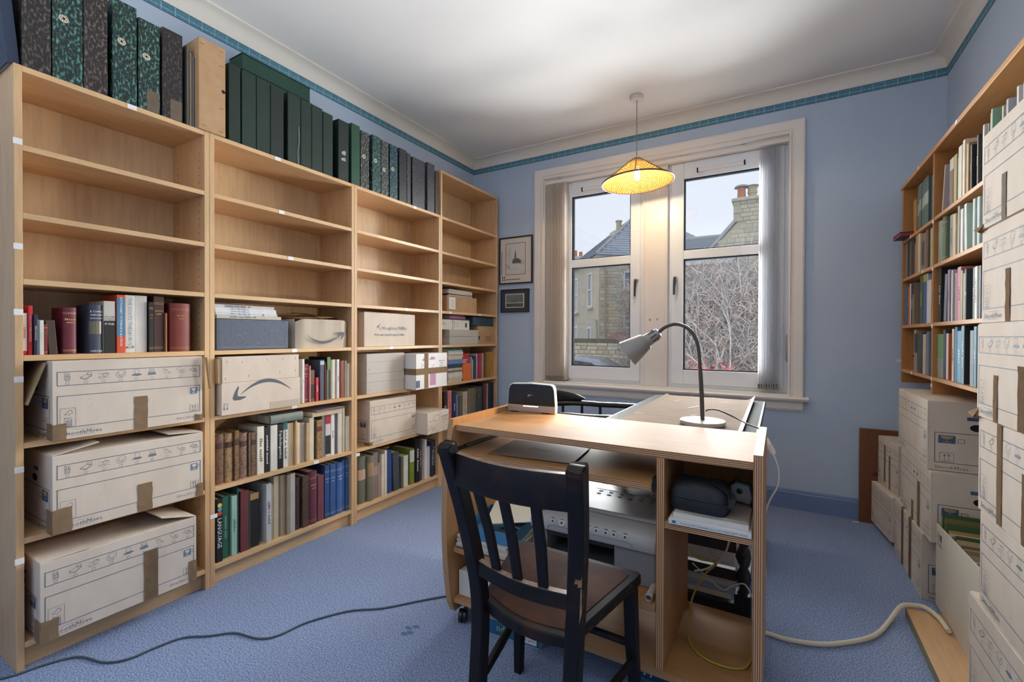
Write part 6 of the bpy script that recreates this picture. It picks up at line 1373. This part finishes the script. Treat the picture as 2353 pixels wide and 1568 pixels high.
part('white_border',MB().box(-.095,.095,-.0088,-.0082,.040,.164),mat('cream_mount','D4CABC',.7),t)
part('photo',MB().box(-.086,.086,-.0094,-.009,.086,.157),mat('grey_green_photo','5E6A66',.4,var='7A847E',scale=14),t); part('photo',MB().box(-.086,.086,-.0094,-.009,.047,.080),mat('dark_photo','454C4A',.4,var='5E6460',scale=20,stretch=(.4,1,2)),t)
# ------------------------------------------------------------------ right-hand pine bookcase
RX0,RX1,RY0,RY1=.605,.818,1.80,3.40
rb=thing('pine_bookcase','orange pine bookcase along the right wall, above the cartons','bookcase',(.71,2.6,.86))
for y0,y1 in ((RY1-.020,RY1),(2.7735,2.7935),(RY0,RY0+.02)):
    part('upright',MB().box(RX0,RX1,y0,y1,.868,1.9648),PINE_V,rb,world=True,bevel=.001)
part('top_panel',MB().box(RX0-.006,RX1,RY0-.012,RY1+.012,1.965,1.986),PINE_H,rb,world=True,bevel=.001)
for y0,y1 in ((RY0+.0202,2.7733),(2.7937,RY1-.0202)):
    for z in (1.672,1.456,1.193,.945): part('shelf',MB().box(RX0+.001,RX1,y0,y1,z-.0165,z-.0003),PINE_H,rb,world=True,bevel=.0008)
for y,z in ((2.45,1.9755),(3.02,1.9755),(2.784,1.655),(2.784,1.44),(2.784,1.178),(2.784,.935),(3.2,1.664),(2.95,1.448),(3.15,.937),(2.784,.905)):
    part('shelf_label',MB().box(RX0-.0075 if z>1.9 else RX0-.0012,RX0-.006 if z>1.9 else RX0,y-.011,y+.011,z-.008,z+.008),STICK,rb,world=True)
for y,z in ((3.3799,1.715),(3.3799,1.02)): part('wood_knot',MB().lathe([(.008,0),(.008,.0006)],12,0,Matrix.Translation((.66,y,z))@Matrix.Rotation(PI/2,4,'X')),mat('dark_knot','4A2410',.6),rb,world=True)
for k,(z,wh,rows) in BOOKS_RIGHT.items(): shelf_books(rows,z,wh,right=True,x=.613,maxd=.19)
t=thing('book','large pale book leaning with its lettered cover showing, in the pine bookcase','book',(.626,2.742,1.6725)); t.rotation_euler=(0,R(2.5),R(4)); t.location.z=1.681
part('cover',MB().box(0,.165,-.006,.006,0,.215),mat('pale_mauve_cover','B4ACAC',.5),t,bevel=.001); b=MB()
for s_,z_ in (('THE',.175),('ST',.130)): b.text(s_,.030,lambda a,c,z_=z_:(.055+a,-.0064,z_+c),align='l')
part('cover_title',b,INKD,t); part('page_block',MB().box(-.0006,.0,-.0045,.0045,.003,.212),PAGES,t)
t=thing('book','red-edged navy book lying open-ended and jutting out toward the window','book',(.560,3.292,1.6725),R(2)); part('cover',MB().box(0,.16,-.085,.07,0,.003).box(0,.16,-.085,.07,.016,.019),mat('navy_book_cover','2A3446',.5),t,bevel=.0008); part('page_block',MB().box(.002,.158,-.083,.068,.0032,.0158),mat('red_page_edge','9A3A40',.6),t); part('red_cover',MB().box(-.001,.155,-.086,.06,.0192,.023),mat('red_book_cover','8E2A34',.5),t,bevel=.0008)
# ------------------------------------------------------------------ cartons on the right
GR='moving cartons stacked by the right wall'
moving_box('lower carton of the pair in the window corner, beside the leaning brown plank',(.503,3.290,.028),.325,.27,.235,R(180+7),GR,ends=(1,))
t_=moving_box('upper carton of the pair in the window corner, two tape strips down its face',(.535,3.308,.2680),.300,.255,.270,R(180+8),GR,tapes=((.36,.020,.12,.9,TAPE),(.60,.022,.30,1,TAPE)),ends=(1,))
single('black_bundle',MB().box(-.10,.10,-.12,.12,0,.026),BLACKP,'dark flat bundle under the lower window corner carton','bundle',loc=(.64,3.32,0.0),rot=(0,0,R(6)),bevel=.006)
moving_box('bottom carton of the middle stack, two broad tape bands down its face',(.534,2.850,.0005),.535,.275,.278,PI,GR,tapes=((.345,.040,-.01,1,TAPE_D),(.63,.045,-.01,1,TAPE_D)),ends=(1,))
moving_box('middle carton of the middle stack with a long strip of tape and a short strip',(.541,2.758,.2835),.540,.272,.288,PI,GR,tapes=((.66,.040,.30,1,TAPE),(.46,.035,.70,1,TAPE)),ends=(1,))
moving_box('top carton of the middle stack, brown end with handle hole and arrows in view',(.536,2.785,.5765),.530,.275,.283,PI,GR,ends=(1,))
moving_box('bottom carton of the near stack, standing on the pine board and jutting further out',(.487,1.568,.0425),.535,.29,.338,PI,GR,ends=())
NL=(('second carton from the bottom of the near stack, without tape',1.528,.3862,()),('third carton from the bottom of the near stack, two wide tape strips',1.535,.6460,((.30,.030,-.01,1,TAPE),(.62,.055,.35,1,TAPE_D))),('fourth carton from the bottom of the near stack, torn brown flap at its corner',1.540,.9058,((.27,.026,.52,1,TAPE),(.60,.060,.40,1,TAPE_D))),('second carton from the top of the near stack, creased tape strip down the middle',1.535,1.1656,((.36,.026,.48,1,TAPE),)),('topmost carton of the near stack, in front of the right-hand bookcase',1.525,1.4254,((.30,.026,.55,1,mat('silver_tape','8A8176',.6,bump=.3,spec=0)),)))
NB=[moving_box(lab,(.487+.003*(int(z*100)%3-1),y,z),.480,.285,.2555,PI,GR,tapes=tp_,ends=()) for lab,y,z,tp_ in NL]
o=part('torn_corner',MB().add([(0,0,0),(.012,-.02,.035),(.03,.012,.03),(.02,.02,-.005),(-.006,.02,.012)],[(0,1,4),(1,2,3,4),(0,4,3)]),CARD_K,NB[2]); o.location=(.009,-.240,-.006); o.rotation_euler=(0,0,PI)
o=part('torn_corner',MB().add([(0,0,0),(.010,-.012,.022),(.022,.010,.02),(.014,.014,-.004),(-.006,.014,.008)],[(0,1,4),(1,2,3,4),(0,4,3)]),CARD_K,NB[4]); o.location=(.009,-.240,-.0055); o.rotation_euler=(0,0,PI)
# cream open carton with folders
ct=thing('open_carton','tall cream open carton full of green and buff folders, on the pine board','carton',(.557,2.245,.0425)); CR=mat('cream_card','CFC6B4',.7,var='C6BCA8',scale=6,stretch=(1,1,.3)); w=.232; H1,H2=.322,.335
b=MB(); b.prism([(-w,0),(w,0),(w,.328),(-w,.345)],'x',0,.004); part('side_wall',b,CR,ct); b=MB(); b.box(.004,.25,w-.004,w,0,.315); b.box(.004,.25,-w,-w+.004,0,.325); b.box(.246,.25,-w+.004,w-.004,0,.33); b.box(.004,.246,-w+.004,w-.004,0,.004); part('body',b,CR,ct)
b=MB(); 
for y in (.205,.190): b.strokes([[(y,.262),(y,.300)]],.004,lambda a,c:(-.0006,a,c))
b.poly([(-.0006,.180,.300),(-.0006,.155,.300),(-.0006,.160,.275),(-.0006,.168,.270),(-.0006,.175,.275)]); b.strokes([[(.1675,.27),(.1675,.258)],[(.21,.254),(.150,.254)]],.004,lambda a,c:(-.0006,a,c)); part('handling_marks',b,INKD,ct)
FC=[('3F5E38',0.395,0.200),('77713A',0.383,0.185),('8C9080',0.310,0.165),('44613E',0.372,0.150),('AE9A72',0.352,0.135),('B48C4E',0.358,0.120),('D0C8B2',0.350,0.105),('8E8A7C',0.346,0.090),('405C3A',0.356,0.072),('CFC7B0',0.340,0.056),('B59F78',0.352,0.040),('C0A68A',0.346,0.025),('9A9088',0.338,0.010),('7E6E4C',0.350,-0.005),('C4B69E',0.342,-0.020),('8A7C68',0.346,-0.040),('B2A07A',0.336,-0.060),('5A6446',0.348,-0.080),('A4906E',0.352,-0.100),('CBBFA6',0.340,-0.125),('8C7E68',0.346,-0.150),('B8A888',0.344,-0.180)]
FN=['tall dark green','olive','thin grey','mid green','buff','amber','cream','grey','dark green','pale','tan','pinkish buff','taupe','brown','light tan','grey-brown','straw','moss','brown-buff','ivory','drab','sand']
for i,(c,h,y) in enumerate(FC):
    t=thing('folder','%s folder, %s from the back of the cream open carton'%(FN[i],ordinal(i)),'folder',(.568+.004*(i%3),2.245+y,.047),0,'folders in the cream open carton'); th=.0042 if i<14 else .006
    part('cover',MB().box(0,.20,-th,-th+.0012,0,h-.03).box(0,.20,th-.0012,th,0,h-.022).box(0,.0012,-th+.0012,th-.0012,0,h-.03),flat(c,.7),t); part('sheets',MB().box(.002,.196,-th+.0014,th-.0014,.002,h-.035),PAGES,t)
    if i in (5,9): part('tab',MB().box(.13,.19,-.001,.001,h-.06,h),flat('D8D2C4',.7),t)
# boards
t=thing('pine_board','loose pine shelf board lying on the carpet under the near cartons','board',(.625,1.75,0)); PB=wood('raw_pine_board',hx('DDBB90'),hx('BC8C5A'),'y',.5,sc=9,fine=70)
part('board',MB().box(-.178,.19,-.75,.640,0,.0405),PB,t,bevel=.003); part('grey_edge',MB().box(-.1792,-.1785,-.749,.638,.004,.034),mat('weathered_edge','8C8468',.7,var='7A7258',scale=20,stretch=(1,.1,1)),t)
t=thing('brown_plank','brown stained plank propped upright against the window wall','plank',(.515,3.487,0)); part('plank',MB().box(-.088,.10,-.012,.012,0,.570),wood('stained_plank',hx('7E4A2C'),hx('653820'),'z'),t,bevel=.002); part('knot',MB().lathe([(.014,0),(.014,.0006)],12,0,Matrix.Translation((-.010,-.0122,.30))@Matrix.Rotation(PI/2,4,'X')),mat('dark_knot','4A2410',.6),t)
single('paper_scrap',MB().box(-.018,.018,-.006,.006,0,.001),PAPER,'tiny paper scrap on the carpet by the blue skirting','scrap',loc=(.41,3.455,.0003),rot=(0,0,.3))
single('wall_tag',MB().box(-.011,.011,-.002,0,-.008,.008),CREAMP,'small cream tab stuck on the window wall beside the pine bookcase','tab',loc=(.618,YW,.985))
b=MB()
for x,y in ((-1.215,1.285),(-1.20,1.30),(-1.225,1.318),(-1.205,1.338)): b.lathe([(.013,0.0006),(.008,.0012)],10,0,Matrix.Translation((x,y,0))@Matrix.Diagonal((1.2,.7,1,1)))
single('carpet_dent',b,mat('dented_pile','566A94',.95),'cluster of castor dents in the carpet left of the trolley','dent')

# ------------------------------------------------------------------ outside
STN=[mat('stone_%d'%i,c,.85,var=hx(c,.80),scale=5) for i,c in enumerate(('DCD2B8','CEC4AC','E2D6BC','C4BAA4','DCC8A6','D6D0BC'))]
MORT=mat('stone_mortar','C4BCA8',.9); SLATE=mat('roof_slate','A8B0BA',.7,var='98A0AA',scale=3); RND=mat('grey_render','D0CAB8',.9,var='C4BEAA',scale=2)
GROUND=mat('street_ground','6E6C68',.9,var='6E6C66',scale=1)
struct('ground_outside',MB().box(-60,30,YW+.32,70,-1.0,-.9),GROUND)
_sm={}
def stone_mesh(k,w,h):
    key=(k,w,h)
    if key not in _sm: _sm[key]=MB().box(-w/2,w/2,-.03,.02,-h/2,h/2).mesh('stone',[STN[k]],bevel=.012)
    return _sm[key]
def stone_wall(parent,x0,x1,z0,z1,cw,chh,inside=lambda x,z:True,seed=1,singly=True,y=0.0,name='stone',maxn=200):
    rnd=random.Random(seed); z=z0; row=0; cnt=0; rest=MB()
    while z<z1-.02:
        x=x0-(row%2)*cw*.5
        while x<x1:
            w=rnd.choice((cw*.7,cw,cw*1.25)); 
            cx,cz=x+w/2,z+chh/2
            if cx-w/2>=x0-.01 and cx+w/2<=x1+.3 and inside(cx,cz):
                k=rnd.randrange(6)
                if singly and cnt<maxn:
                    o=part(name,stone_mesh(k,round(w-.02,3),round(chh-.02,3)),None,parent); o.location=(cx,y+rnd.uniform(-.008,.008),cz); cnt+=1
                else: d=rnd.uniform(-.008,.008); rest.box(cx-w/2+.01,cx+w/2-.01,y-.03+d,y+.02,cz-chh/2+.01,cz+chh/2-.01,k)
            x+=w
        z+=chh; row+=1
    if rest.v: part('stone_courses',rest,STN,parent,kind='stuff')
def slates(parent,quad,rows,seed=1):
    # quad: bottom-left, bottom-right, top-right, top-left
    bl,br,tr_,tl=[Vector(q) for q in quad]; b=MB(); rnd=random.Random(seed); nn=(br-bl).cross(tl-bl).normalized()
    for i in range(rows):
        a0,a1=i/rows,(i+1.25)/rows; l0,r0=bl.lerp(tl,a0),br.lerp(tr_,a0); l1,r1=bl.lerp(tl,min(1,a1)),br.lerp(tr_,min(1,a1)); n=max(2,int((r0-l0).length/.32)); of=(i%2)*.5/n
        for j in range(n):
            u0,u1=min(1,max(0,j/n+of)),min(1,(j+.94)/n+of); lift=nn*(.03+rnd.uniform(0,.008)); b.add([l0.lerp(r0,u0)+lift,l0.lerp(r0,u1)+lift,l1.lerp(r1,u1)+nn*.004,l1.lerp(r1,u0)+nn*.004],[(0,1,2,3)],0)
    part('slate_courses',b,SLATE,parent,kind='stuff')
def house_window(parent,x,z,w,h,y=-.03,m='y'):
    f=MB()
    for a in ((-w/2,-w/2+.09,0,h),(w/2-.09,w/2,0,h),(-w/2+.09,w/2-.09,0,.09),(-w/2+.09,w/2-.09,h-.09,h),(-w/2+.09,w/2-.09,h*.5-.04,h*.5+.04)): f.box(a[0],a[1],-.06,.02,a[2],a[3])
    o=part('window',f,WHITEP,parent); o.location=(x,y,z)
    p=part('pane',MB().box(-w/2+.09,w/2-.09,0,.01,.09,h-.09),mat('far_window_pane','8A9298',.15),o); s=part('sill',MB().box(-w/2-.12,w/2+.12,-.14,.02,-.14,0),STN[5],o); return o
# left house: corner nearest, brick-like stone face to the right, rendered face to the left
h1=thing('house','stone house with a slate hipped roof, seen through the left window','house',(-9.55,27,-.9),R(38)); E1=6.75
part('wall',MB().box(0,9,.0,9,0,E1),MORT,h1); 
stone_wall(h1,.05,4.6,.6,E1-.15,.42,.20,lambda x,z: not((1.45<x<2.3 and 4.9<z<6.1) or (1.5<x<2.2 and 2.45<z<3.4)),seed=3,maxn=290)
part('render_face',MB().box(-.04,-.001,0,9,0,E1),RND,h1)
house_window(h1,1.88,4.98,.72,1.05,-.05); house_window(h1,1.85,2.52,.62,.80,-.05)
for yy,zz,ww,hh in ((1.6,3.9,.9,2.2),(1.7,.9,.8,1.7),(5.2,3.7,1.5,2.4),(5.2,.6,1.5,2.1)):
    o=house_window(h1,0,0,ww,hh); o.location=(-.06,yy,zz); o.rotation_euler=(0,0,R(-90))
part('eaves',MB().box(-.3,9.3,-.3,9.3,E1,E1+.22),mat('pale_eaves','B8B4AC',.8),h1)
b=MB(); A_,B_,C_,D_=(-.35,-.35,E1+.2),(9.35,-.35,E1+.2),(9.35,9.35,E1+.2),(-.35,9.35,E1+.2); T1,T2=(4.5,4.5,E1+4.3),(5.0,4.8,E1+4.3)
b.add([A_,B_,C_,D_,T1,T2],[(0,1,5,4),(1,2,5),(2,3,4,5),(3,0,4)]); part('roof',b,SLATE,h1); slates(h1,[A_,B_,T2,T1],22,2); slates(h1,[D_,A_,T1,T1],22,3)
part('ridge_tiles',MB().tube([Vector(A_)+Vector((0,0,.06)),Vector(T1)+Vector((0,0,.06))],.09,6),mat('lead_ridge','A8A8A4',.7),h1)
c=part('chimney',MB().box(-.40,.40,-.4,.4,-1,1.1).box(-.50,.50,-.5,.5,.85,1.1),STN[0],h1); c.location=(2.6,3.6,8.2); part('pot',MB().lathe([(.20,1.1),(.18,1.75),(.24,1.8),(.24,1.88),(.14,1.88)],12),mat('buff_pot','B9AC8E',.8),c)
part('drainpipe',MB().tube([(.35,-.10,6.7),(.35,-.10,5.0),(.35,-.10,.3)],.055,8),mat('grey_pipe','A8A69C',.6),h1); part('drainpipe',MB().tube([(-.10,.9,3.1),(-.10,.3,3.0),(-.1,.15,2.2),(-.1,.15,.2)],.05,8),mat('grey_pipe','A8A69C',.6),h1); part('cable_run',MB().tube([(1.3,-.06,3.95),(3.4,-.06,3.9)],.025,5),mat('grey_pipe','A8A69C',.6),h1)
part('dish',MB().lathe([(.30,.10),(.20,.03),(.001,.0)],16,0,Matrix.Translation((1.4,-.35,1.95))@Matrix.Rotation(R(110),4,'X'),caps=False),mat('grey_dish','9A9A98',.5),h1)
ae=part('aerial',MB().tube([(4.2,3.2,9.0),(4.2,3.2,12.4)],.03,5).tube([(3.5,3.2,12.3),(5.0,3.2,12.3)],.02,4).tube([(3.7,2.9,12.3),(3.7,3.5,12.3)],.015,4).tube([(4.0,2.9,12.3),(4.0,3.5,12.3)],.015,4).tube([(4.3,2.9,12.3),(4.3,3.5,12.3)],.015,4),mat('dark_aerial','55585C',.5),h1)
# right house
h2=thing('house','stone gabled house with a tall two-pot chimney, seen through the right window','house',(-2.95,24,-.9),0)
GX=lambda x:x+2.95
gz=lambda x: 6.15+ (x)*1.06      # gable slope from left eave upwards
poly=[(0,0),(5.2,0),(5.2,6.15),(2.2,8.75),(1.35,7.55),(0,6.15)]; part('wall',MB().prism([(0,0),(5.2,0),(5.2,5.2),(1.75,7.5),(1.30,7.5),(0,6.1)],'y',0,7),MORT,h2)
stone_wall(h2,.02,3.2,1.4,7.4,.46,.21,lambda x,z: z<6.0+x*1.07 and z<7.42 and not(z<5.7 and x<.98),seed=7,maxn=280)
ck=part('chimney_stack',MB().box(1.05,2.35,-.04,.9,7.4,8.35),MORT,h2)
stone_wall(ck,1.06,2.33,7.42,8.35,.40,.19,seed=9,y=-.05,maxn=40)
part('chimney_cap',MB().box(.97,2.42,-.16,1.0,8.36,8.52),STN[5],h2,bevel=.03)
p=part('pot',MB().lathe([(.19,8.52),(.17,9.0),(.19,9.08)],14,0,Matrix.Translation((1.36,.35,0))),mat('terracotta_pot','C08462',.8),h2,smooth=40); part('cowl',MB().lathe([(.32,9.10),(.28,9.18),(.05,9.25)],14,0,Matrix.Translation((1.36,.35,0))),mat('lead_ridge','A8A8A4',.7),p)
p=part('pot',MB().lathe([(.17,8.52),(.18,8.75),(.21,8.78),(.19,9.0),(.22,9.03),(.22,9.08)],14,0,Matrix.Translation((1.82,.40,0))),mat('buff_pot','B9AC8E',.8),h2,smooth=40); part('cowl',MB().lathe([(.26,9.10),(.26,9.14),(.05,9.2)],14,0,Matrix.Translation((1.82,.40,0))),mat('lead_ridge','A8A8A4',.7),p)
part('skew_coping',MB().prism([(-.10,6.0),(1.15,7.42),(1.15,7.62),(-.10,6.20)],'y',-.12,.35),mat('pale_coping','B2B2B0',.8),h2)
b=MB(); b.add([(-3.6,.2,6.0),(.4,.2,6.0),(1.0,4.0,7.62),(-3.6,4.0,7.62)],[(0,1,2,3)]); part('roof',b,SLATE,h2); slates(h2,[(-3.6,.2,6.0),(.4,.2,6.0),(1.0,4.0,7.62),(-3.6,4.0,7.62)],16,5)
part('roof_valley',MB().add([(-.25,.1,6.02),(.1,-.05,6.1),(1.0,2.0,7.5),(.75,2.4,7.5)],[(0,1,2,3)]),mat('lead_valley','9A9EA6',.6),h2); part('ridge_tiles',MB().tube([(-3.6,4.0,7.66),(1.0,4.0,7.66)],.08,6),mat('lead_ridge','A8A8A4',.7),h2)
bay=part('bay_wall',MB().box(-1.1,.95,-.5,.2,0,5.55),mat('ochre_stone','B49A72',.85,var='A48C68',scale=4),h2); part('bay_eaves',MB().box(-1.0,1.05,-.65,.2,5.45,5.62),WHITEP,bay); part('bay_roof',MB().prism([(-.66,5.62),(.2,5.62),(.2,6.1)],'x',-1.0,1.15),SLATE,bay)
house_window(h2,.03,4.25,.62,.95,-.56); part('drainpipe',MB().tube([(-.80,-.6,5.5),(-.80,-.6,.2)],.06,6),mat('grey_pipe','A8A69C',.6),h2)
# far chimney, boundary wall, shed roof, car
t=thing('far_house','distant chimney block with orange pots at the left edge of the left window','house',(-18.3,45,-.9)); part('block',MB().box(-2.5,.95,-1,2,0,10.2),STN[5],t,bevel=.05)
for x in (-.25,.35,-.9): part('pot',MB().lathe([(.2,10.2),(.18,11.0 if x<0 else 10.8)],10,0,Matrix.Translation((x,0,0))),mat('terracotta_pot','C08462',.8),t)
t=thing('garden_wall','rough rubble garden wall with a flat coping, below the left house','wall',(-6.5,17,-.9)); part('core',MB().box(-4,3.6,0,.4,0,1.75),MORT,t); stone_wall(t,-3.9,3.5,.2,1.72,.36,.16,seed=13,y=-.02,maxn=250)
part('coping',MB().box(-4,3.6,-.08,.48,1.76,1.93),mat('dark_coping','77705F',.9,var='5E594C',scale=6),t,bevel=.02)
t=thing('shed_roof','dull red shed roof beyond the rubble garden wall','roof',(-6.0,20,-.9)); b=MB(); b.add([(-1.0,0,1.75),(1.6,0,1.75),(1.6,1.6,2.25),(-.7,1.6,2.25)],[(0,1,2,3)]); b.box(-1,1.6,.05,1.6,0,1.74); part('roof',b,mat('dull_red_tile','8C5A50',.8,var='7A4C44',scale=6),t)
t=thing('parked_car','silver car roof in front of the rubble wall, low in the left window','car',(-4.75,11.3,-.9),R(5)); CARP=mat('silver_car_paint','8C9096',.25,metal=.4)
pr=[(-2.0,.35),(-2.05,.75),(-1.5,.92),(-.95,1.02),(-.35,1.42),(.2,1.50),(.8,1.44),(1.35,1.10),(1.9,.95),(2.0,.6),(1.95,.35)]
part('body',MB().prism(pr,'y',-.8,.8),CARP,t,bevel=.10,seg=2,smooth=50); part('side_glass',MB().prism([(-.85,1.03),(-.30,1.38),(.2,1.44),(.75,1.38),(1.15,1.08)],'y',-.812,.812),mat('car_glass','2E3238',.1),t); part('windscreen',MB().add([(-1.0,-.62,1.06),(-1.0,.62,1.06),(-.40,.60,1.44),(-.40,-.60,1.44)],[(0,1,2,3)]),mat('car_glass','2E3238',.1),t)
for x in (-1.25,1.25):
    for y in (-.70,.70): part('wheel',MB().lathe([(.2,-.1),(.33,-.09),(.33,.09),(.2,.1)],18,0,Matrix.Translation((x,y,.33))@Matrix.Rotation(PI/2,4,'X')),BLACKP,t)
# winter shrub: forking pale branches with a dense haze of twigs and a few red leaves
def shrub(label,base,trunks,seed,nt,hgt,spread,red):
    rnd=random.Random(seed); t=thing('shrub',label,'shrub',base); br=MB(); tw=MB(); lf=MB(); tips=[]
    def grow(p,d,l,r,dep):
        pts=[p]; q=Vector(p); dd=Vector(d)
        for k in range(4): dd=(dd+Vector((rnd.uniform(-.22,.22),rnd.uniform(-.22,.22),rnd.uniform(-.08,.16)))).normalized(); q=q+dd*l/4; pts.append(Vector(q))
        br.tube(pts,[r*(1-.12*k) for k in range(5)],5 if r>.012 else 3,caps=False)
        if dep==0: tips.append((q,dd)); return
        for k in range(rnd.choice((2,3))): grow(pts[rnd.choice((2,3,4))],(dd+Vector((rnd.uniform(-.7,.7),rnd.uniform(-.5,.5),rnd.uniform(-.2,.5)))).normalized(),l*rnd.uniform(.6,.85),r*.6,dep-1)
    for (x,y,dx,dz,l,r) in trunks: grow(Vector((x,y,0)),Vector((dx,rnd.uniform(-.1,.1),dz)).normalized(),l,r,4)
    part('branches',br,mat('pale_bark','A89E94',.8,var='C2BAB2',scale=8),t)
    for k in range(nt):
        x=rnd.uniform(-spread,spread); z=rnd.uniform(.2,hgt*(1-.10*abs(x)/spread)+rnd.uniform(-.25,.18)); y=rnd.uniform(-.45,.9); p=Vector((x,y,z)); d=Vector((rnd.uniform(-1,1),rnd.uniform(-1,1),rnd.uniform(-.2,1.1))).normalized(); l=rnd.uniform(.12,.34); m_=p+d*l*.5+Vector((rnd.uniform(-.03,.03),0,rnd.uniform(-.02,.04))); w=d.cross(Vector((0,1,0))).normalized()*.005
        i=rnd.choice((0,0,1,1,2))
        tw.add([p-w,p+w,m_+w*.8,p+d*l,m_-w*.8],[(0,1,2,4),(4,2,3)],i)
    part('twigs',tw,[flat('7A7068',.9),flat('A89A8E',.9),flat('B89C8E',.9)],t,kind='stuff')
    for k in range(red):
        x=rnd.uniform(-spread,spread*.2); z=rnd.uniform(.5,hgt*.48); y=rnd.uniform(-.7,-.1); s=rnd.uniform(.016,.040); a=rnd.uniform(0,PI); u=Vector((math.cos(a),rnd.uniform(-.5,.5),math.sin(a)))*s; v=Vector((-math.sin(a),rnd.uniform(-.5,.5),math.cos(a)))*s*.6; p=Vector((x,y,z)); lf.add([p-u,p+v,p+u,p-v],[(0,1,2,3)],rnd.randrange(2))
    part('red_leaves',lf,[flat('B8444C',.8),flat('C4706C',.8)],t,kind='stuff')
    return t
shrub('bare winter shrub with pale forking branches and red leaves, close outside the right window',(-.95,9.2,-.9),[(.55,-.6,-.55,.9,1.5,.05),(.30,-.2,-.3,1,1.3,.035),(-.55,.1,.15,1,1.2,.03),(1.0,.2,-.2,1,1.4,.035)],17,21000,3.35,1.35,700)
shrub('brown winter shrub behind the pale forking one, toward the right house',(-1.6,13.5,-.9),[(.2,0,-.2,1,1.6,.04),(-.7,0,.2,1,1.4,.03)],23,16000,4.0,2.6,40)
